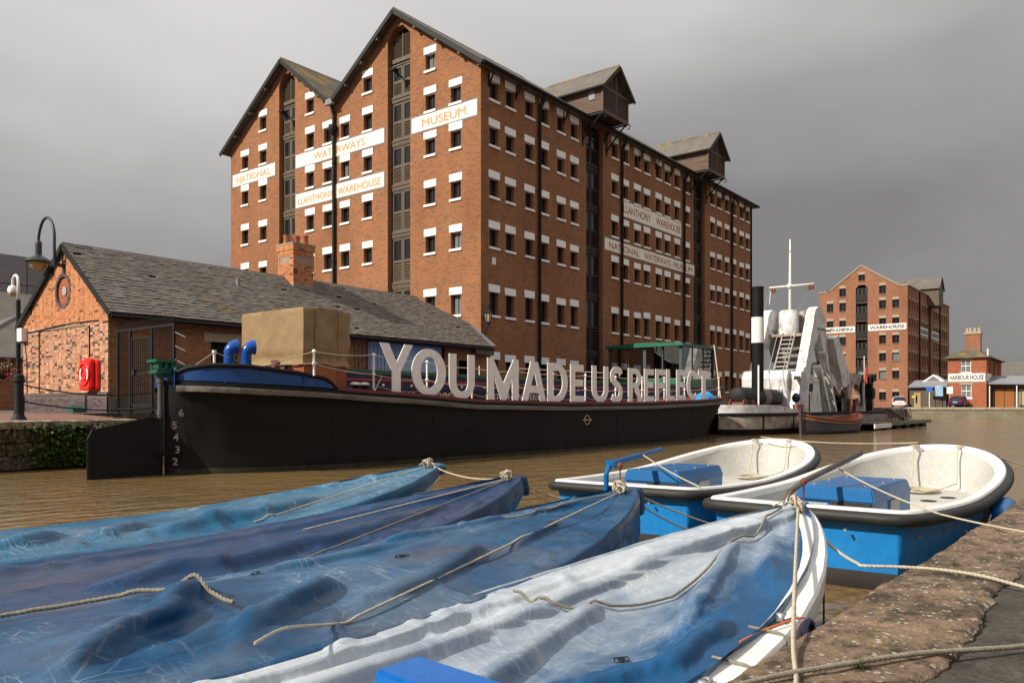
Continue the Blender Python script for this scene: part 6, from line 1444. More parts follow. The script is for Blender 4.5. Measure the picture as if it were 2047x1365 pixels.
post_sign('blue parking sign on a white post before the timber kiosk', 117.3, 21.25, 2.7, .75, .6, worn('sign_blue', (.02, .12, .5)), postm='white')
post_sign('white notice on a post left of the dark blue car', 116.8, 18.75, 2.7, .7, .9, M['white'])
post_sign('blue framed map board fixed before the timber kiosk', 117.9, 20.2, 2.9, .95, 1.4, worn('map_board', (.35, .5, .6), (.08, .2, .4), .4, 3, .8), 'notice board', 'iron')
# ------------------------------------------------------------------ covered rowing boats in the foreground
def tarp_mat(name, blue, fadec, dirt, fade_amt, crack=1.0, dirt_amt=.7):
    m, t, b = nodes(name); N = NT(t)
    at = N.n('Attribute'); at.attribute_name = 'fade'
    v = N.coord((1, 1, .4)); vs_ = N.coord((.7, 2.2, .5), rot=(0, 0, R(8)))
    big = N.noise(v, 1.3, 7, .62, .4); streak = N.noise(vs_, 3.0, 7, .7, .3); weave = N.noise(N.coord((1, 1, 1)), 190, 2, .6); mid = N.noise(v, 6, 5, .65)
    f = N.math('ADD', N.math('MULTIPLY', at.outputs['Fac'], .95), N.math('MULTIPLY', N.math('SUBTRACT', N.math('ADD', N.math('MULTIPLY', big, .5), N.math('MULTIPLY', streak, .5)), .5), 2.4))
    f = N.math('MULTIPLY', N.fr(f, .02, 1.0), fade_amt, clamp=True)
    base = N.mix(N.fr(mid, .3, .7), c4(blue), c4(tuple(x*.62 for x in blue)))
    base = N.mix(f, base, c4(fadec))
    # fold cracks where the coating has worn to white threads
    nz = N.n('TexNoise'); N.link(v, nz.inputs['Vector']); nz.inputs['Scale'].default_value = 3.5; nz.inputs['Detail'].default_value = 3
    sc_ = N.n('VectorMath', operation='SCALE'); N.link(nz.outputs['Color'], sc_.inputs[0]); sc_.inputs['Scale'].default_value = .06
    wv = N.n('VectorMath', operation='ADD'); N.link(v, wv.inputs[0]); N.link(sc_.outputs[0], wv.inputs[1])
    lines = None
    for scl, th, rot in (((11, 2.4, 1), .012, 6), ((5, 14, 1), .012, 12), ((24, 5, 1), .02, -9)):
        mp_ = N.n('Mapping'); N.link(wv.outputs[0], mp_.inputs[0]); mp_.inputs['Scale'].default_value = scl; mp_.inputs['Rotation'].default_value = (0, 0, R(rot))
        vo = N.n('TexVoronoi'); vo.feature = 'DISTANCE_TO_EDGE'; N.link(mp_.outputs[0], vo.inputs['Vector']); vo.inputs['Scale'].default_value = 1.0
        l = N.math('MULTIPLY', N.math('SUBTRACT', 1.0, N.fr(vo.outputs['Distance'], th*.5, th*2.6)), N.fr(N.noise(N.coord((1, 1, 1), rot=(0, 0, R(rot*7))), 3.1, 3, .6), .48, .62))
        lines = l if lines is None else N.math('MAXIMUM', lines, l)
    lm = N.math('MULTIPLY', lines, N.fr(N.math('ADD', big, N.math('MULTIPLY', at.outputs['Fac'], .30)), .50, .72))
    base = N.mix(N.math('MULTIPLY', lm, .42*crack), base, (.60, .63, .66, 1))
    db = N.noise(N.coord((.6, 1.3, 1), rot=(0, 0, R(-12))), 1.15, 6, .6, .5)
    base = N.mix(N.math('MULTIPLY', N.fr(db, .52, .72), dirt_amt), base, c4(dirt))
    gr = N.n('VectorMath', operation='SCALE'); N.link(base, gr.inputs[0]); N.link(N.math('MULTIPLY_ADD', weave, .5, .75), gr.inputs['Scale'])
    N.link(gr.outputs[0], b.inputs['Base Color'])
    N.link(N.math('MULTIPLY_ADD', f, .28, .31), b.inputs['Roughness']); b.inputs['Specular IOR Level'].default_value = .2
    nb = N.bump(weave, .2, .004, None); N.bump(N.noise(N.coord((.8, 2.2, 1), rot=(0, 0, R(20))), 6, 4, .55, .4), .30, .03, b, nb)
    return m
M['white_grp'] = worn('white_gunwale', (.74, .73, .70), (.45, .42, .36), .4, 4, .45, bump=.05, lo=.5, hi=.75)
M['hull_cream'] = worn('boat_hull_cream', (.55, .52, .46), (.2, .18, .14), .5, 3, .6)

class Row:
    """a small open boat lying along X: bow at (xb, yb)"""
    def __init__(s, xb, yb, B=.64, L=5.9, zb=.82, zm=.56, skew=0.0):
        s.xb, s.yb, s.B, s.L, s.zb, s.zm, s.skew = xb, yb, B, L, zb, zm, skew
    def half(s, d):
        d = max(d, 0); k = (1-(1-min(d/2.9, 1))**2.1)**.88
        if d > 4.3: k *= 1-.22*((d-4.3)/1.6)**1.6
        return s.B*k+.012
    def yc(s, d): return s.yb+s.skew*d
    def rail(s, d): return s.zm+(s.zb-s.zm)*max(0, 1-d/3.0)**1.7
    def pt(s, d, t, z): return (s.xb-d, s.yc(d)+t*s.half(d), z)
def hull(bt, label):
    H = thing('rowing_boat', label, 'rowing boat', (bt.xb-2.9, bt.yc(2.9), 0), group='covered rowing boats')
    ds = [.0, .03, .08, .16, .28, .45, .65, .9]+[1.2+.35*i for i in range(14)]
    for s_ in (-1, 1):
        mb = MB(); rows = []
        for k, l in ((.0, -.25), (.45, -.15), (.68, .0), (.82, .16), (.92, .5), (.97, .82)): rows.append([(bt.xb-d-.18*(1-l)*max(0, 1-d/1.5), bt.yc(d)+s_*bt.half(d)*k, bt.rail(d)*l if l > 0 else l) for d in ds])
        mb.grid(rows); mb.build('hull', M['hull_cream'], H, smooth=True)
        mb = MB(); rows = []
        for o_, dz in ((-.01, -.12), (.025, -.12), (.03, -.015), (.02, .0), (-.085, .004), (-.09, -.02)): rows.append([(bt.xb-d+max(o_, -.02), bt.yc(d)+s_*max(bt.half(d)+o_, .0), bt.rail(d)+dz) for d in ds])
        mb.grid(rows); mb.build('gunwale', M['white_grp'], H, smooth=True, sharp=35)
    d = ds[-1]; mb = MB(); mb.prism([(bt.yc(d)+t*bt.half(d)*k, z) for t, k, z in ((-1, 1, bt.rail(d)-.02), (-1, .7, .0), (0, .1, -.2), (1, .7, 0), (1, 1, bt.rail(d)-.02))], FX(bt.xb-d-.03), 0, .03); mb.build('transom', M['hull_cream'], H)
    for d in (2.2, 3.4): 
        MB().box(bt.xb-d-.13, bt.xb-d+.13, bt.yc(d)-bt.half(d)+.06, bt.yc(d)+bt.half(d)-.06, bt.rail(d)-.2, bt.rail(d)-.16).build('thwart', M['white_grp'], H)
    mb = MB(); mb.grid([[(bt.xb-d, bt.yc(d)+t*bt.half(d)*.7, .1) for t in (-1, 0, 1)] for d in ds]); mb.build('bottom_boards', M['timber'], H)
    return H
def seg_dist(p, a, b):
    ax, ay = a; bx_, by = b; dx_, dy_ = bx_-ax, by-ay; L2 = dx_*dx_+dy_*dy_ or 1e-9
    t = max(0, min(1, ((p[0]-ax)*dx_+(p[1]-ay)*dy_)/L2)); qx, qy = ax+dx_*t, ay+dy_*t
    c = dx_*(p[1]-ay)-dy_*(p[0]-ax)
    return math.hypot(p[0]-qx, p[1]-qy), c, t
def fold_h(x, y, folds):
    """height of the creases at a plan point; a crease is (polyline, height, width left of it, width right of it)"""
    h = 0
    for pts, amp, w1, w2 in folds:
        best = None; n = len(pts)-1
        for i in range(n):
            d, c, t = seg_dist((x, y), pts[i], pts[i+1])
            if best is None or d < best[0]: best = (d, c, (i+t)/n)
        d, c, u = best; w = w1 if c > 0 else w2
        if d < 3.2*w: h += amp*math.exp(-(d/w)**1.6)*min(1, 4*u+.15)*min(1, 4*(1-u)+.15)
    return h
import numpy as np
def drape(P0, su, sv, sb, floor, steps, iters, seed, g=.0011):
    """slack cloth settling on its supports: position-based grid cloth, edges lashed down"""
    X = P0.copy(); V = np.zeros_like(X); ni, nj, _ = X.shape
    pin = np.zeros((ni, nj), bool); pin[:, 0] = pin[:, -1] = True; pin[0, :] = pin[-1, :] = True
    W = np.where(pin, 0.0, 1.0)[..., None]
    ru = np.linalg.norm(P0[1:]-P0[:-1], axis=2)*su[:-1]; rv = np.linalg.norm(P0[:, 1:]-P0[:, :-1], axis=2)*sv[:, :-1]
    rd = np.sqrt(ru[:, :-1]**2+rv[:-1]**2)
    def solve(a, b_, r, k):
        A, B = X[a], X[b_]; wa, wb = W[a], W[b_]; D = B-A; L = np.linalg.norm(D, axis=2, keepdims=True)+1e-9
        C = D*((L-r[..., None])/L)*(k/np.maximum(wa+wb, 1e-6)); X[a] += C*wa; X[b_] -= C*wb
    sl = slice; full = sl(None)
    def edges_u(st, n): return (sl(st, ni-n, 2*n), full), (sl(st+n, ni, 2*n), full)
    for s_ in range(steps):
        N_ = X + V*.965; N_[..., 2] -= g; X[:] = np.where(pin[..., None], X, N_); old = X-np.where(pin[..., None], 0, V*.965); 
        prev = X.copy(); prev -= V*.965*W; prev[..., 2] += g*W[..., 0]
        for it in range(iters):
            for st in (0, 1):
                m = (ni-1-st+1)//2; a = (sl(st, st+2*m, 2), full); b_ = (sl(st+1, st+2*m+1, 2), full)
                n_ = min(X[a].shape[0], X[b_].shape[0]); a = (sl(st, st+2*n_-1, 2), full); b_ = (sl(st+1, st+2*n_, 2), full); solve(a, b_, ru[st:st+2*n_-1:2], 1.0)
            for st in (0, 1):
                n_ = (nj-st)//2; a = (full, sl(st, st+2*n_-1, 2)); b_ = (full, sl(st+1, st+2*n_, 2)); solve(a, b_, rv[:, st:st+2*n_-1:2], 1.0)
            if it % 2 == 0:
                for oi in (0, 1):
                    nu = (ni-oi)//2; a = (sl(oi, oi+2*nu-1, 2), sl(0, nj-1)); b_ = (sl(oi+1, oi+2*nu, 2), sl(1, nj)); solve(a, b_, rd[oi:oi+2*nu-1:2], .25)
                    a = (sl(oi, oi+2*nu-1, 2), sl(1, nj)); b_ = (sl(oi+1, oi+2*nu, 2), sl(0, nj-1)); solve(a, b_, rd[oi:oi+2*nu-1:2], .25)
            # bending: keep every third point at its distance
            for q in (3, 6):
                D = X[q:]-X[:-q]; L = np.linalg.norm(D, axis=2, keepdims=True)+1e-9; r = sum(ru[k:ni-1-q+k+1][:ni-q] for k in range(q))[..., None]
                C = D*np.minimum(0, (L-r)/L)*sb; X[:-q] += C*.5*W[:-q]; X[q:] -= C*.5*W[q:]
                D = X[:, q:]-X[:, :-q]; L = np.linalg.norm(D, axis=2, keepdims=True)+1e-9; r = sum(rv[:, k:nj-1-q+k+1][:, :nj-q] for k in range(q))[..., None]
                C = D*np.minimum(0, (L-r)/L)*sb; X[:, :-q] += C*.5*W[:, :-q]; X[:, q:] -= C*.5*W[:, q:]
            X[..., 2] = np.where(pin, X[..., 2], np.maximum(X[..., 2], floor))
        V = (X-prev)*W; hit = (X[..., 2] <= floor+1e-5)[..., None]; V = np.where(hit, V*.3, V); V = np.clip(V, -.02, .02)
    return X
class Tarp:
    def __init__(s, bt, crown, sag, folds, t0=-1.0, t1=1.0, hang0=.16, hang1=.14, seed=0, d0=-.05, d1=5.4, wrk=1.0, fade=None, gather=.02, under=0.0, creases=()):
        s.__dict__.update(locals())
    def z(s, d, t):
        u = max(0, min(.9999, (max(d, s.d0)-s.d0)/(s.d1-s.d0)))**(1/1.25)*s.ni; v = max(0, min(.9999, (t-s.t0)/(s.t1-s.t0)))*s.nj
        i, j = int(u), int(v); a, b_ = u-i, v-j; Z = s.X[..., 2]
        return (Z[i, j]*(1-a)*(1-b_)+Z[i+1, j]*a*(1-b_)+Z[i, j+1]*(1-a)*b_+Z[i+1, j+1]*a*b_)
    def shape(s, d, t):
        bt = s.bt; e = min(1, max(0, d/1.2)); return bt.rail(max(d, 0))+.03+s.crown*(1-t*t)*e*min(1, max(d, 0)/2.2)
    def simulate(s, ni, nj, exu, exv, steps=70, iters=5, sb=.35, gath=.25):
        bt = s.bt; s.ni, s.nj = ni, nj; P = np.zeros((ni+1, nj+1, 3)); F = np.zeros((ni+1, nj+1)); su = np.ones((ni+1, nj+1)); sv = np.ones((ni+1, nj+1))
        for i in range(ni+1):
            d = s.d0+(s.d1-s.d0)*(i/ni)**1.25; hw = bt.half(max(d, 0)) if d > 0 else .03
            for j in range(nj+1):
                t = s.t0+(s.t1-s.t0)*j/nj; out = .045 if (t > 0 and s.hang1) or (t < 0 and s.hang0) else 0
                x, y = bt.xb-d, bt.yc(d)+t*(hw+out); z = s.shape(d, t)
                P[i, j] = (x, y, z+.02*noise.noise(Vector((x*1.6, y*2.6, s.seed)))*(1-abs(t)**4)+fold_h(x, y, s.folds)*(1-abs(t)**6))
                if j in (0, nj): P[i, j, 2] = z+.005+.005*noise.noise(Vector((x*5, y, s.seed)))
                f = z-s.sag*(1-abs(t)**4)*min(1, max(d, 0)/.6)+fold_h(x, y, s.folds)*s.under*(1-abs(t)**8)
                if (1-abs(t))*hw < .15 and ((t > 0 and s.hang1) or (t < 0 and s.hang0)): f = max(f, bt.rail(max(d, 0))+.022)
                F[i, j] = f; P[i, j, 2] = max(P[i, j, 2], f)
                k = .5+.5*noise.noise(Vector((x*.9, y*1.4, s.seed+40))); su[i, j] = 1+exu*(.4+1.2*k); sv[i, j] = 1+exv*(.3+1.4*k)+gath*math.exp(-max(d, 0)/.45)
        s.X = drape(P, su, sv, sb, F, steps, iters, s.seed)
        # sharp creases: the lashed hems pucker, and a few long set folds
        rnd = random.Random(s.seed*7+1); cr = list(s.creases)
        for k in range(34):
            d = rnd.uniform(.3, s.d1-.2); sg = rnd.choice((-1, 1)); x0 = bt.xb-d; y0 = bt.yc(d)+sg*bt.half(d); L = rnd.uniform(.08, .38); an = rnd.uniform(-1.1, 1.1)
            cr.append(([(x0, y0), (x0+L*math.sin(an), y0-sg*L*math.cos(an))], rnd.uniform(.006, .018), rnd.uniform(.03, .055), rnd.uniform(.018, .028)))
        Xp, Yp = s.X[..., 0], s.X[..., 1]; H = np.zeros_like(Xp)
        for pts, amp, w1, w2 in cr:
            best = np.full_like(Xp, 9.); side = np.zeros_like(Xp); along = np.zeros_like(Xp); n = len(pts)-1
            for q in range(n):
                (ax, ay), (bx2, by2) = pts[q], pts[q+1]; dx2, dy2 = bx2-ax, by2-ay; tt = np.clip(((Xp-ax)*dx2+(Yp-ay)*dy2)/(dx2*dx2+dy2*dy2), 0, 1)
                dd = np.hypot(Xp-ax-dx2*tt, Yp-ay-dy2*tt); m_ = dd < best; best = np.where(m_, dd, best); side = np.where(m_, dx2*(Yp-ay)-dy2*(Xp-ax), side); along = np.where(m_, (q+tt)/n, along)
            w = np.where(side > 0, w1, w2); H += amp*np.exp(-(best/w)**1.3)*np.minimum(1, (1-along)*2.2)*np.minimum(1, along*6+.35)
        ramp_ = np.minimum(1, np.minimum(np.arange(nj+1), nj-np.arange(nj+1))/3.0)[None, :]; s.X[..., 2] += H*(.35+.65*ramp_)
    def build(s, label, m, nh=9):
        bt = s.bt; rows = []; fade = []; ni, nj = s.ni, s.nj
        for i in range(ni+1):
            d = s.d0+(s.d1-s.d0)*(i/ni)**1.25; row = []
            def edge(sgn, p, hang):
                out = []; x, y, z0 = p; hh = hang*(1+.45*noise.noise(Vector((x*1.7, sgn, s.seed)))+.18*noise.noise(Vector((x*6, sgn, s.seed))))
                for k in range(1, nh+1):
                    u = k/nh; bul = .03*math.sin(min(1, u*2.2)*math.pi/2)+.03*noise.noise(Vector((x*4, u*2, s.seed+sgn*3)))*u+.025*noise.noise(Vector((x*1.7, u, s.seed+sgn*9)))*u
                    out.append((x+.01*u*noise.noise(Vector((x*4, 1, sgn))), y+sgn*bul, z0-hh*u**1.15))
                return out
            a = edge(-1, s.X[i, 0], s.hang0) if s.hang0 else []; b_ = edge(1, s.X[i, -1], s.hang1) if s.hang1 else []
            row += a[::-1]; fade += [0.0]*len(a)
            for j in range(nj+1):
                row.append(tuple(s.X[i, j])); fade.append(s.fade(d, s.t0+(s.t1-s.t0)*j/nj) if s.fade else .3)
            row += b_; fade += [.0]*len(b_); rows.append(row)
        mb = MB(); mb.grid(rows); o = mb.build('boat_cover', m, smooth=True, fix=False)
        at = o.data.attributes.new('fade', 'FLOAT', 'POINT'); at.data.foreach_set('value', fade)
        up = sum(p.normal.z for p in list(o.data.polygons)[::97])
        if up < 0: o.data.flip_normals()
        return tag(o, label, 'boat cover', 'blue covers on the rowing boats')
b1 = Row(6.15, 5.85, .63, zb=.85, skew=-.02); b2 = Row(5.68, 4.40, .62, zb=.83); b3 = Row(5.42, 3.08, .66, zb=.83, skew=.012); b4 = Row(5.32, 1.72, .66, zb=.82, skew=.012)
hull(b1, 'rowing boat under a pale blue cover, farthest of the four covered boats'); hull(b2, 'rowing boat under the purplish navy cover, second from the barge')
hull(b3, 'rowing boat under the stained mid-blue cover, third from the barge'); hull(b4, 'rowing boat with broad white gunwale under the bleached cover, nearest the stone quay')
M['tarp1'] = tarp_mat('cover_pale_blue', (.012, .10, .20), (.15, .32, .43), (.10, .11, .12), .42, .8, .2)
M['tarp2'] = tarp_mat('cover_navy', (.012, .045, .12), (.045, .095, .175), (.13, .085, .07), .45, .2, .42)
M['tarp3'] = tarp_mat('cover_mid_blue', (.007, .068, .165), (.19, .35, .48), (.13, .10, .08), .42, .85, .5)
M['tarp4'] = tarp_mat('cover_bleached', (.010, .085, .21), (.42, .455, .48), (.09, .16, .27), .95, 1.0, .3)
T1 = Tarp(b1, .04, .04, [([(4.6, 5.75), (3.6, 5.6), (2.6, 5.55)], .05, .10, .04), ([(2.95, 5.9), (2.5, 5.55)], .05, .08, .035), ([(3.65, 5.9), (3.3, 5.55)], .045, .08, .035), ([(2.3, 5.95), (2.0, 5.6)], .05, .08, .035)], seed=1, under=.8, creases=[([(x_, 5.3), (x_+.12, 5.62)], .03, .06, .025) for x_ in (2.3, 2.75, 3.3, 3.75)], hang0=.13, hang1=.13, fade=lambda d, t: .55*max(0, 1-d/3)+.15)
T2 = Tarp(b2, .02, .06, [([(5.0, 4.38), (3.9, 4.32), (2.8, 4.25), (1.8, 4.25)], .06, .12, .045), ([(3.55, 4.7), (3.2, 4.3)], .05, .08, .035), ([(2.65, 4.65), (2.35, 4.25)], .055, .08, .035), ([(4.3, 4.6), (4.0, 4.35)], .04, .07, .03)], seed=5, under=.8, creases=[([(x_, 3.9), (x_+.1, 4.25)], .03, .06, .025) for x_ in (2.5, 3.2, 3.6, 4.2)], hang0=.2, hang1=.15, fade=lambda d, t: .1)
T3 = Tarp(b3, .15, .06, [([(5.0, 3.1), (4.0, 3.20), (3.0, 3.28), (2.2, 3.32), (1.2, 3.35)], .03, .25, .10), ([(2.35, 2.98), (1.98, 2.78), (1.7, 2.6)], .06, .11, .04), ([(1.85, 3.2), (1.5, 2.96), (1.2, 2.68)], .09, .15, .045), ([(3.4, 2.86), (2.85, 2.72), (2.35, 2.68)], .05, .10, .04), ([(4.4, 3.42), (3.8, 3.48), (3.2, 3.58)], .045, .08, .04), ([(4.3, 2.98), (3.8, 2.86), (3.5, 2.76)], .035, .08, .04)], seed=9, under=.8, creases=[([(1.12, 2.66), (1.30, 2.86), (1.5, 3.12)], .032, .12, .06), ([(1.62, 2.5), (1.80, 2.72), (1.86, 2.9)], .024, .09, .055), ([(1.35, 2.6), (1.65, 2.74), (2.1, 2.82)], .022, .09, .05), ([(2.3, 2.62), (2.6, 2.86)], .02, .06, .028), ([(4.9, 3.1), (3.9, 3.28), (3.0, 3.42)], .015, .05, .02), ([(1.9, 3.6), (1.6, 3.3)], .02, .06, .02)], hang0=.24, hang1=.12, fade=lambda d, t: .45*math.exp(-((d-1.6)/1.0)**2)*(.6+.4*t)+.4*math.exp(-((d-2.9)/.35)**2)+.05)
b4folds = [([(5.05, 1.95), (4.05, 2.14), (3.1, 2.20), (2.4, 2.20), (1.6, 2.22), (.9, 2.26)], .10, .16, .055), ([(4.8, 1.86), (4.2, 1.80), (3.55, 1.66), (3.15, 1.56)], .11, .12, .045),
           ([(3.55, 1.50), (3.12, 1.37), (2.80, 1.29), (2.55, 1.33), (2.40, 1.42), (2.22, 1.45), (1.95, 1.36), (1.6, 1.3)], .13, .14, .042), ([(4.85, 1.74), (4.3, 1.60), (3.9, 1.44)], .08, .08, .04),
           ([(3.4, 2.02), (2.7, 1.92), (2.2, 1.80), (1.75, 1.74)], .10, .14, .05), ([(2.75, 1.66), (2.3, 1.60), (2.0, 1.56)], .05, .12, .05), ([(3.9, 2.14), (3.72, 2.34)], .04, .06, .04), ([(2.9, 2.2), (2.75, 2.4)], .045, .05, .035)]
T4 = Tarp(b4, .0, .12, b4folds, under=.85, t0=-.9, t1=1.0, hang0=0, hang1=.2, seed=13, fade=lambda d, t: max(-.3, min(1, .50+.80*t-.12*max(0, 1.2-d)-.35*max(0, -t))), gather=.035)
T1.simulate(170, 50, .009, .045, 55, 5, .14); T2.simulate(170, 50, .009, .05, 55, 5, .14); T3.simulate(260, 96, .009, .045, 65, 5, .15); T4.simulate(280, 110, .009, .07, 70, 5, .16)
T1.build('pale blue weathered cover on the rowing boat farthest from the stone quay', M['tarp1']); T2.build('purplish navy cover on the second rowing boat from the barge', M['tarp2'])
T3.build('mid-blue brown-stained cover on the third rowing boat from the barge', M['tarp3']); T4.build('sun-bleached grey and blue cover with deep folds, nearest the stone quay', M['tarp4'])
# grommets patched into the covers
def grommet(T, x, y):
    d = T.bt.xb-x; t = (y-T.bt.yc(d))/T.bt.half(d); z = T.z(d, t)
    o = thing('grommet_patch', 'small eyelet patch on the %s cover' % ('stained mid-blue' if T is T3 else 'bleached') + (' nearer its bow' if d < 2.7 else ' farther from its bow'), 'eyelet', (x, y, z))
    mb = MB(); mb.tube([(x+.014*math.cos(k), y+.014*math.sin(k), z+.006) for k in [i*.785 for i in range(8)]], .0035, 5, closed=True); mb.build('eyelet', M['iron'], o)
    mb = MB(); c = [(x+.05, y), (x, y+.035), (x-.05, y), (x, y-.035)]; mb.tube([(a, b_, z+.004) for a, b_ in c], .0025, 4, closed=True); mb.build('stitching', M['iron'], o)
grommet(T3, 2.25, 3.3); grommet(T3, 2.95, 3.05); grommet(T4, 2.75, 1.6)

# ropes: three twisted strands
def rope_mesh(pts, r, pitch=None, mb=None, res=.02):
    pts = [Vector(p) for p in pts]
    cr = []       # catmull-rom through the points
    for i in range(len(pts)-1):
        p0, p1, p2, p3 = pts[max(i-1, 0)], pts[i], pts[i+1], pts[min(i+2, len(pts)-1)]
        n = max(2, int((p2-p1).length/res))
        for k in range(n):
            t = k/n; cr.append(.5*((2*p1)+(p2-p0)*t+(2*p0-5*p1+4*p2-p3)*t*t+(3*p1-p0-3*p2+p3)*t**3))
    cr.append(pts[-1]); mb = mb or MB(); pitch = pitch or r*7; a = None; fr_ = []; s_ = 0
    for i, p in enumerate(cr):
        t = (cr[min(i+1, len(cr)-1)]-cr[max(i-1, 0)]).normalized()
        if a is None: a = t.orthogonal().normalized()
        a = (a-t*a.dot(t)).normalized(); fr_.append((p, a.copy(), t.cross(a), s_)); s_ += (cr[min(i+1, len(cr)-1)]-p).length
    for k in range(3):
        mb.tube([p+(a*math.cos(2*math.pi*(s_/pitch+k/3))+b_*math.sin(2*math.pi*(s_/pitch+k/3)))*r*.5 for p, a, b_, s_ in fr_], r*.56, 5)
    return mb
M['rope_pale'] = worn('pale_rope', (.50, .44, .33), (.34, .28, .20), .9, 25, .6, bump=.4, bscale=300); M['rope_grey'] = worn('grey_rope', (.26, .23, .18), (.14, .13, .09), .9, 20, .7, bump=.4, bscale=300)
def on(T, x, y, up=.009):
    d = T.bt.xb-x; t = max(T.t0, min(T.t1, (y-T.bt.yc(d))/T.bt.half(d))); return (x, y, T.z(d, t)+up)
def lay(T, xy, up=.009, n=10):
    out = []
    for (a, b_), (c, e_) in zip(xy, xy[1:]):
        for k in range(n): out.append(on(T, a+(c-a)*k/n, b_+(e_-b_)*k/n, up))
    return out+[on(T, *xy[-1], up)]
def rope(label, pts, r=.0095, m='rope_pale', group='ropes on the boats', knots=()):
    mb = rope_mesh(pts, r, res=max(.012, r*1.2)); o = mb.build('rope', M[m], smooth=True, fix=False)
    tag(o, label, 'rope', group); return o
def hull_top(T, xy, up=.012):
    """a taut line: straight where clear, resting on the cover where not"""
    a, b_ = xy[0], xy[-1]; P, Q = Vector(on(T, *a, up)), Vector(on(T, *b_, up)); out = []
    for k in range(31):
        p = P.lerp(Q, k/30); z = on(T, p.x, p.y, up)[2]; out.append((p.x, p.y, max(p.z, z)))
    return out
rope('taut rope running diagonally from the bow of the stained blue cover to its near side', hull_top(T3, [(5.22, 3.08), (2.1, 2.52)])+[(1.75, 2.40, .70), (1.55, 2.30, .71)], .0068, 'rope_pale')
rope('thick loose rope lying across the left of the stained blue cover', lay(T3, [(.95, 3.70), (1.3, 3.62), (1.62, 3.42), (1.80, 3.12), (1.83, 2.86)], .03), .010, 'rope_grey')
rope('rope along the far side of the stained blue cover', lay(T3, [(5.2, 3.12), (4.6, 3.35), (3.8, 3.5)]), .0068, 'rope_grey')
rope('rope snaking along the bleached cover from its bow knot', lay(T4, [(5.15, 1.80), (4.3, 1.83), (3.6, 1.80), (3.2, 1.92), (3.0, 2.1), (2.95, 2.3)], .02), .008, 'rope_grey')
rope('rope along the navy cover from its bow', hull_top(T2, [(5.5, 4.40), (3.0, 3.95)]), .0068, 'rope_grey'); rope('second rope along the far side of the navy cover', hull_top(T2, [(5.5, 4.42), (3.6, 4.75)]), .0068)
rope('rope along the pale blue cover from its bow', hull_top(T1, [(5.95, 5.85), (3.6, 5.35)]), .0068)
def sagline(p, q, sag, n=12): 
    p, q = Vector(p), Vector(q); return [p.lerp(q, k/n)-Vector((0, 0, sag*4*(k/n)*(1-k/n))) for k in range(n+1)]
bow = lambda b_, dz=.03: (b_.xb-.08, b_.yc(.08), b_.zb+dz)
rope('slack mooring line between the bows of the pale blue and navy covered boats', sagline(bow(b1), bow(b2), .07), .0078)
rope('mooring line from the navy covered bow to the blue launch', sagline(bow(b2), (6.7, 3.9, .58), .10), .0078); rope('second mooring line from the navy covered bow to the blue launch', sagline(bow(b2, .01), (6.75, 3.75, .50), .14), .007)
rope('upper of two lines from the stained blue bow to the blue launch', sagline(bow(b3), (6.6, 2.75, .42), .02), .0078); rope('lower of two lines from the stained blue bow to the blue launch', sagline(bow(b3, .0), (6.4, 2.65, .38), .08), .0078)
rope('mooring line from the bleached bow sagging on to the quay stones', sagline(bow(b4), (4.62, 1.16, .622), .06)+[(4.7, .98, .625), (4.72, .8, .63), (4.70, .6, .625), (4.62, .38, .605), (4.5, .1, .60)], .0095)
rope('line hanging from the bleached bow down across the white gunwale', [bow(b4), (4.3, 1.42, .79), (3.3, 1.10, .70), (2.9, .97, .63), (2.6, .86, .618), (2.35, .78, .62)], .0095)
rope('frayed grey rope lying across the quay stones at the lower right', [(2.2, 1.04, .622), (2.5, .93, .626), (2.75, .80, .626), (3.1, .6, .622), (3.5, .34, .60), (3.9, .1, .595)], .0105, 'rope_grey')
def knot(c, r, n, seed, label):
    rnd = random.Random(seed); mb = MB(); c = Vector(c)
    for k in range(n):
        ax = Vector((rnd.uniform(-1, 1), rnd.uniform(-1, 1), rnd.uniform(-.6, .6))).normalized(); u = ax.orthogonal().normalized(); w = ax.cross(u); o_ = Vector((rnd.uniform(-1, 1), rnd.uniform(-1, 1), rnd.uniform(-.3, .7)))*r*.5
        rope_mesh([c+o_+(u*math.cos(t)*1.2+w*math.sin(t)*.8)*r for t in [2*math.pi*i/10 for i in range(11)]], .0075, mb=mb)
    for k in range(3): 
        d = Vector((rnd.uniform(-1, .3), rnd.uniform(-1, 1), -.1)); rope_mesh([c, c+d*r*1.6+Vector((0, 0, .02)), c+d*r*3], .008, mb=mb)
    tag(mb.build('rope_knot', M['rope_pale'], smooth=True, fix=False), label, 'knot', 'knots at the covered bows')
for b_, nm in ((b1, 'pale blue'), (b2, 'navy'), (b3, 'stained mid-blue'), (b4, 'bleached')): knot((b_.xb-.14, b_.yc(.14), b_.zb+.045), .042, 6, hash(nm) % 97 if False else len(nm), 'tangled pale rope knot at the bow of the %s cover' % nm)
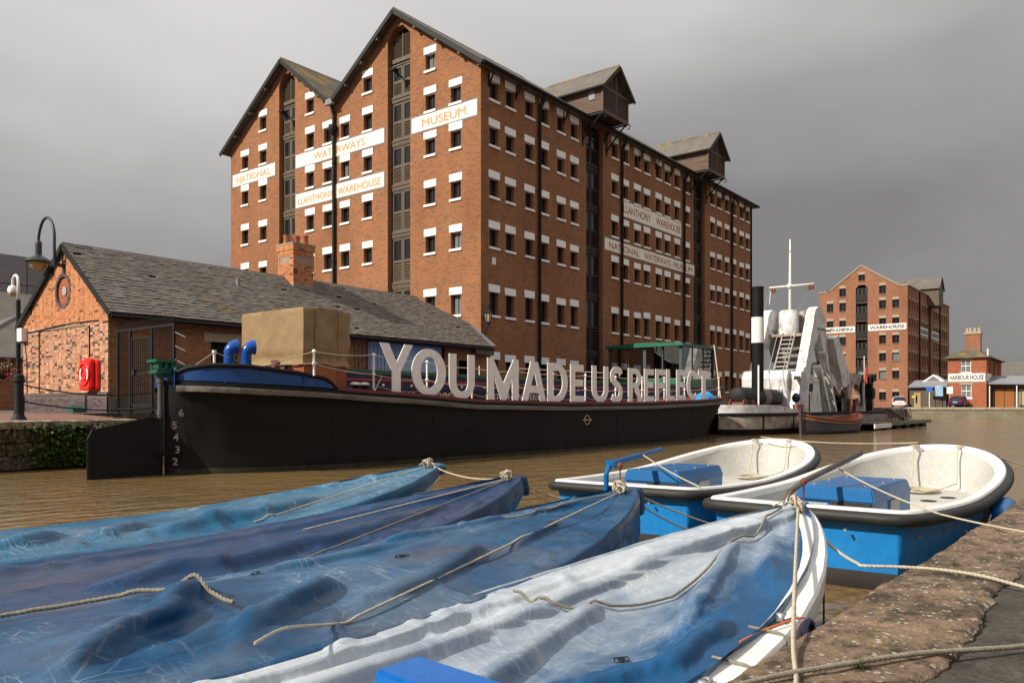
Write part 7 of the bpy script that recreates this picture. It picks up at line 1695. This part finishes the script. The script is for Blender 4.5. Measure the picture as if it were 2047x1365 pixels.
# gathered top of the cover at each bow
# strap, lacing and cleat on the white gunwale, and the blue thwart showing below the bleached cover
sp_ = MB(); sp_.grid([[(4.82+.02*k, 1.44+.0*k, z) for z in (.66, .45, .2, .02)] for k in (0, 1, 2)]); tag(sp_.build('strap', M['iron']), 'black webbing strap hanging from the white gunwale to the water', 'strap')
lc = thing('lacing_strap', 'dark blue webbing laced with orange cord on the white gunwale', 'strap', (3.4, 1.15, .58))
M['strapblue'] = worn('strap_blue', (.012, .018, .05)); M['orange'] = worn('orange_cord', (.75, .17, .03))
d_ = lambda x: b4.xb-x
def gun(x, o_=.0, dz=.012): d = d_(x); return Vector((x, b4.yc(d)-b4.half(d)+o_, b4.rail(d)+dz))
mb = MB(); mb.grid([[tuple(gun(x, .09-.10*i/6, .012+.006*math.sin(i))) for x in (3.05+.05*i, 3.11+.05*i)] for i in range(7)]); mb.build('webbing', M['strapblue'], lc, smooth=True)
mb = MB(); mb.tube([gun(3.38, -.05, -.06)+Vector((.05*math.cos(t), -.01, .055*math.sin(t))) for t in [2*math.pi*i/16 for i in range(16)]], .014, 6, closed=True); mb.build('webbing_loop', M['strapblue'], lc)
mb = MB(); mb.tube([gun(2.95, .10, .012), gun(3.1, .06, .02), gun(3.3, -.02, .022), gun(3.4, -.04, .0)], .004, 5)
for k in range(3): mb.tube([gun(3.40, -.05, .0), gun(3.36+.02*k, -.055, -.09), gun(3.37+.02*k, -.05, -.16)], .004, 5)
mb.build('orange_cord', M['orange'], lc)
for x in (2.72, 3.12):
    mb = MB(); mb.tube([gun(x, .12, .02), gun(x+.01, .0, .012), gun(x+.01, -.04, .0), gun(x+.01, -.045, -.11)], .006, 6); tag(mb.build('lashing', M['rope_grey'], smooth=True), 'thin cord lashed over the white gunwale, %s the laced strap' % ('left of' if x < 3 else 'beside'), 'lashing')
mb = MB(); c = gun(2.47, .045, .01); mb.tube([c+Vector((.05*math.cos(t), .02*math.sin(t), .006)) for t in [2*math.pi*i/14 for i in range(14)]], .009, 6, closed=True); mb.lathe([(.02, 0), (.018, .015)], c, 10); tag(mb.build('deck_fitting', M['galv'], smooth=True), 'small grey ring fitting on the white gunwale of the nearest boat', 'fitting')
mb = MB(); c = gun(3.28, .03, .012); mb.lathe([(.025, 0), (.012, .012), (.022, .03)], c, 10); tag(mb.build('cleat', M['galv'], smooth=True), 'small cleat on the white gunwale under the hanging line', 'cleat')
bx_ = MB(); bx_.obox((1.84, 1.64, .575), .2, .62, .13, Matrix.Rotation(R(-4), 3, 'Z')); me = bx_.mesh('locker'); bm = bmesh.new(); bm.from_mesh(me); bmesh.ops.bevel(bm, geom=bm.edges[:], offset=.012, segments=2, affect='EDGES'); bm.to_mesh(me); bm.free()
tag(O('blue_locker', me, worn('royal_blue', (.006, .12, .42), None, .3, 3, .2)), 'shiny royal blue box poking through the bleached cover at the bottom edge', 'box')

# ------------------------------------------------------------------ the two open blue launches
M['launchblue'] = worn('launch_blue', (.012, .20, .52), (.01, .14, .40), .3, 2, .5, bump=.04); M['launchgrey'] = worn('launch_bottom', (.055, .053, .05), (.09, .08, .07), .7, 3, .6)
M['liner'] = worn('launch_liner', (.46, .45, .41), (.33, .31, .27), .55, 2.5, .6, bump=.06); M['rubber'] = worn('rubber', (.018, .017, .016), (.035, .032, .03), .6, 5, .5)
M['boxblue'] = worn('engine_box', (.005, .115, .31), (.004, .075, .21), .3, 3, .5, bump=.03); M['panelgrey'] = worn('panel_grey', (.36, .36, .36), (.28, .28, .28), .5)
LX = 5.45
def lhalf(x):
    k = (.84+.16*math.sin(math.pi/2*min(1, max(x, 0)/2.0)))
    if x > 2.7: k *= max(0, 1-((x-2.7)/(LX-2.7))**2.5)**.5
    if x < .22: k *= .90+.10*math.sqrt(max(0, 1-((.22-x)/.22)**2))
    return 1.02*k
def lz(x): return .625+.04*max(0, 1-x/1.6)**2+.34*max(0, (x-1.8)/(LX-1.8))**1.7
xsl = [0, .02, .05, .1, .16, .22]+[.22+.16*i for i in range(1, 27)]+[4.6, 4.8, 4.95, 5.08, 5.18, 5.27, 5.34, 5.39, 5.42, 5.44]
loop = [(x, -lhalf(x)) for x in xsl]+[(LX, 0)]+[(x, lhalf(x)) for x in xsl[::-1]]
for k in range(1, 14):
    y = lhalf(0)*(1-2*k/14); loop.append((-.05*(1-(y/lhalf(0))**2), y))
NL = len(loop)
def inset(o_):
    out = []
    for i, (x, y) in enumerate(loop):
        a, b_ = Vector(loop[i-1]), Vector(loop[(i+1) % NL]); t = (b_-a).normalized(); n = Vector((-t.y, t.x)); out.append((x+n.x*o_, y+n.y*o_))
    return out
def ring(o_, zf, bowk=0):
    out = []
    for (x0, y0), (x, y) in zip(loop, inset(o_)):
        s_ = max(0, (x0-2.6)/(LX-2.6)); out.append((x-bowk*s_**2, y*(1-.25*bowk*s_), zf(x0)))
    return out+[out[0]]
def launch(label, loc, rz, tiller):
    A = thing('launch', label, 'boat', loc, rz, 'open blue launches')
    W = dict(world=False)
    MB().grid([ring(.02, lambda x: lz(x)-.03), ring(.05, lambda x: lz(x)-.16, .05), ring(.06, lambda x: .34, .25), ring(.09, lambda x: .16, .45)]).build('hull', M['launchblue'], A, smooth=True, **W)
    MB().grid([ring(.0905, lambda x: .16, .45), ring(.16, lambda x: .0, .62), ring(.5, lambda x: -.2, .9)]).build('bottom_band', M['launchgrey'], A, smooth=True, **W)
    MB().grid([ring(.015, lambda x: lz(x)-.035), ring(.0, lambda x: lz(x)-.01), ring(.012, lambda x: lz(x)+.008), ring(.10, lambda x: lz(x)+.008), ring(.115, lambda x: lz(x)-.005), ring(.12, lambda x: lz(x)-.06)]).build('gunwale', M['white_grp'], A, smooth=True, sharp=50, **W)
    mb = MB(); mb.tube(ring(-.025, lambda x: lz(x)-.06)[:-1], .05, 10, closed=True); mb.build('fender', M['rubber'], A, smooth=True, **W)
    mb = MB(); q = ring(.34, lambda x: .2); mb.grid([ring(.121, lambda x: lz(x)-.06), ring(.17, lambda x: .42, .28), ring(.24, lambda x: .26, .55), ring(.34, lambda x: .2, .7)]); base = len(mb.v); mb.v += [p for p in ring(.34, lambda x: .2, .7)[:-1]]+[(2.6, 0, .2)]; c = len(mb.v)-1
    for i in range(NL): mb.f.append((base+i, base+(i+1) % NL, c))
    mb.build('liner', M['liner'], A, smooth=True, sharp=50, **W)
    # bow platform
    pts = [(x, y) for (x, y) in [(a, b_) for a, b_, _ in ring(.20, lambda x: .4, .33)[:-1]] if x > 3.2]; pts.sort(key=lambda p: math.atan2(p[1], p[0]-3.9))
    mb = MB(); mb.prism([(3.2, -max(p[1] for p in pts))]+[p for p in pts if p[0] > 3.25]+[(3.2, max(p[1] for p in pts))], lambda u, v, d: (u, v, .2+d), 0, .2); mb.build('bow_platform', M['liner'], A, **W)
    for x, y in ((3.9, -.35), (3.4, -.25)):
        mb = MB(); mb.lathe([(.085, .401), (.085, .408), (.06, .41), (.05, .406)], (x, y, 0), 16); mb.build('hatch', M['iron'], A, smooth=True, sharp=30, **W)
    mb = MB(); mb.lathe([(.06, -.004), (.06, .004)], (3.19, -.33, .3), 14, Matrix.Rotation(R(90), 3, 'Y')); mb.build('round_sticker', M['white'], A, **W)
    pl_ = MB().box(3.185, 3.197, -.78, -.55, .25, .38).build('number_plaque', M['boxblue'], A, **W); t_ = O('lettering', text_mesh('6332', .16, .055, .002, .015), M['white'], pl_, loc=(3.184, -.585, .305), rz=NX)
    mb = MB()
    for k in range(7): 
        r_ = .10+.018*k; mb.tube([(4.35+r_*1.5*math.cos(t)+.02*math.sin(3*t+k), .05+r_*math.sin(t), .412+.004*k+.006*math.sin(2*t+k)) for t in [2*math.pi*i/24 for i in range(24)]], .009, 5, closed=True)
    mb.build('rope_coil', M['rope_pale'], A, smooth=True, **W)
    for y in (-.22, .3):
        x = 5.12 if y > 0 else 5.2; mb = MB(); mb.tube([(x+.12, y, lz(5.2)+.03), (x-.05, y, lz(5.2)+.03), (x-.1, y, lz(5.2)-.1), (x-.22, y-.03, .65), (x-.4, y-.05, .5), (4.6, y*.5, .43)], .010, 6); mb.tube([(x+.05+.04*math.cos(t), y+.05*math.sin(t), lz(5.2)+.03) for t in [i*.6 for i in range(11)]], .010, 5); mb.build('painter', M['rope_pale'], A, smooth=True, **W)
    # engine box
    E_ = MB(); E_.box(.66, 1.95, -.40, .24, .2, .64); E_ = E_.build('engine_box', M['boxblue'], A, **W)
    lid = MB(); lid.add([(.63, -.43, .64), (1.98, -.41, .64), (1.98, .25, .64), (.63, .27, .64), (.65, -.40, .77), (1.92, -.38, .77), (1.92, .23, .77), (.65, .24, .77)], [(0, 1, 2, 3), (4, 5, 6, 7), (0, 1, 5, 4), (1, 2, 6, 5), (2, 3, 7, 6), (3, 0, 4, 7)]); me = lid.mesh('lid'); bm = bmesh.new(); bm.from_mesh(me); bmesh.ops.bevel(bm, geom=bm.edges[:], offset=.012, segments=2, affect='EDGES'); bm.to_mesh(me); bm.free(); O('lid', me, M['boxblue'], E_)
    MB().box(.648, .659, -.02, .24, .34, .62).build('grey_panel', M['panelgrey'], E_, **W); MB().box(.64, .659, -.38, -.08, .40, .62).build('control_panel', M['iron'], E_, **W); MB().box(.61, .64, -.40, -.06, .60, .64).build('grab_bar', M['rubber'], E_, **W); MB().box(.625, .639, -.34, -.14, .44, .56).build('control_cover', M['pane_pale'], E_, **W)
    MB().box(1.2, 1.5, -.416, -.401, .32, .62).build('vent_panel', M['panelgrey'], E_, **W)
    for x, y in ((.8, -.3), (.8, .15), (1.3, -.32), (1.3, .18), (1.75, -.3), (1.75, .15)):
        mb = MB(); mb.lathe([(.012, .77), (.008, .782)], (x, y, 0), 8); mb.build('screw', M['galv'], E_, **W)
    mb = MB(); mb.add([(.645, -.05, .44), (.645, .0, .44), (.645, -.025, .5)], [(0, 1, 2)]); mb.build('warning_label', M['lampred'], E_, **W)
    # tiller
    tm = M['boxblue'] if tiller == 'blue' else M['steel']
    T_ = MB()
    if tiller == 'blue':
        T_.tube([(-.16, .05, .25), (-.16, .05, .78), (-.10, .05, .86), (.0, .05, .88)], .028, 8); T_.bar((-.08, .05, .885), (.5, -.02, .95), .055, .05); T_.bar((.5, -.02, .95), (.95, -.06, 1.0), .035); T_.box(-.09, .08, .0, .1, .84, .92)
    else: T_.tube([(-.16, .05, .25), (-.16, .05, .68), (-.10, .04, .78), (.15, .0, .86), (1.15, -.16, 1.05)], .026, 10)
    T_.build('tiller', tm, A, smooth=tiller != 'blue', **W)
    mb = MB(); mb.lathe([(.008, .7), (.008, .84), (.026, .85), (.028, .88), (.01, .9)], (-.06, -.06, 0), 10); mb.build('gear_knob', M['rustred'], A, smooth=True, sharp=60, **W)
    for x, s_ in ((1.2, -1), (2.6, -1), (3.8, -1)):
        p, q = Vector((x, s_*(lhalf(x)+.0), .40)), Vector((x+1.0, s_*(lhalf(x+1)-.0), .44)); mb = MB(); mb.tube([p.lerp(q, k/10)+Vector((0, s_*.04, -.16*4*(k/10)*(1-k/10))) for k in range(11)], .010, 6); mb.build('grab_line', M['rope_pale'], A, smooth=True, **W)
    for k in range(6):
        x = .3+k*.6; mb = MB(); mb.lathe([(.014, 0), (.014, .02)], (x, -lhalf(x)+.045, lz(x)-.2), 8, Matrix.Rotation(R(90), 3, 'X')); mb.build('rivet', M['galv'], A, **W)
    for y in (.5, -.4):
        mb = MB(); mb.lathe([(.012, 0), (.012, .03)], (-.055, y, .5), 8, Matrix.Rotation(R(-90), 3, 'Y')); mb.build('rivet', M['galv'], A, **W)
    return A
M['steel'] = worn('tiller_steel', (.18, .16, .14), (.10, .06, .04), .35, 6, .6, metal=.7)
L5 = launch('open light-blue launch with blue tiller bar, nearer the barge', (7.35, 4.32, 0), R(2), 'blue')
L6 = launch('open light-blue launch with steel tiller, tied against the stone quay', (6.78, 2.22, 0), R(-2), 'steel')
MB().box(-.085, -.07, .1, .42, .28, .44).build('registration_plate', M['white'], L6, world=False)
rope('long line between the bows of the two open launches', sagline((12.5, 4.7, 1.0), (11.9, 2.3, 1.0), .05), .0085, 'rope_pale', 'lines of the launches')
rope('line from the steel tiller launch across its engine box to the quay', sagline((7.55, 2.12, .93), (7.1, 1.35, .68), .02)+sagline((7.0, 1.25, .66), (6.55, .55, .62), .01)[1:]+[(6.4, .2, .61)], .0082, 'rope_pale', 'lines of the launches')
rope('line from the blue tiller over the engine box of the farther launch', sagline((7.85, 4.3, .96), (7.5, 3.45, .68), .02), .0082, 'rope_pale', 'lines of the launches')
rope('line from the near launch bow to the right edge of the quay', sagline((11.6, 1.3, .85), (12.5, .6, .62), .03), .0082, 'rope_pale', 'lines of the launches')
fd = MB(); fd.lathe([(.02, -.3), (.1, -.27), (.12, -.15), (.12, .15), (.1, .27), (.02, .3)], (9.3, 1.02, .42), 14, Matrix.Rotation(R(80), 3, 'Y')); tag(fd.build('boat_fender', M['boxblue'], smooth=True), 'blue inflatable fender squeezed between the launch and the quay', 'fender')
# tufts of grass in the quay joints
M['grass'] = worn('grass_blade', (.10, .17, .03), (.16, .17, .05), .6, 6, .6)
def tuft(x, y, n, h, seed, label):
    rnd = random.Random(seed); mb = MB()
    for i in range(n):
        a = rnd.uniform(0, 6.28); l = h*rnd.uniform(.5, 1.1); dx_, dy_ = math.cos(a)*l*.6, math.sin(a)*l*.6; bx0, by0 = x+rnd.gauss(0, .018), y+rnd.gauss(0, .01); w = .0022
        mb.add([(bx0-w, by0, .60), (bx0+w, by0, .60), (bx0+dx_*.5+w*.6, by0+dy_*.5, .60+l*.7), (bx0+dx_*.5-w*.6, by0+dy_*.5, .60+l*.7), (bx0+dx_, by0+dy_, .60+l*.85)], [(0, 1, 2, 3), (3, 2, 4)])
    tag(mb.build('grass_tuft', M['grass'], fix=False), label, 'grass', 'grass tufts on the quay')
tuft(2.86, .73, 60, .06, 1, 'small grass tuft in the quay stones beside the lying rope'); tuft(5.1, .80, 40, .05, 2, 'tiny grass tuft by the broken tarmac edge')
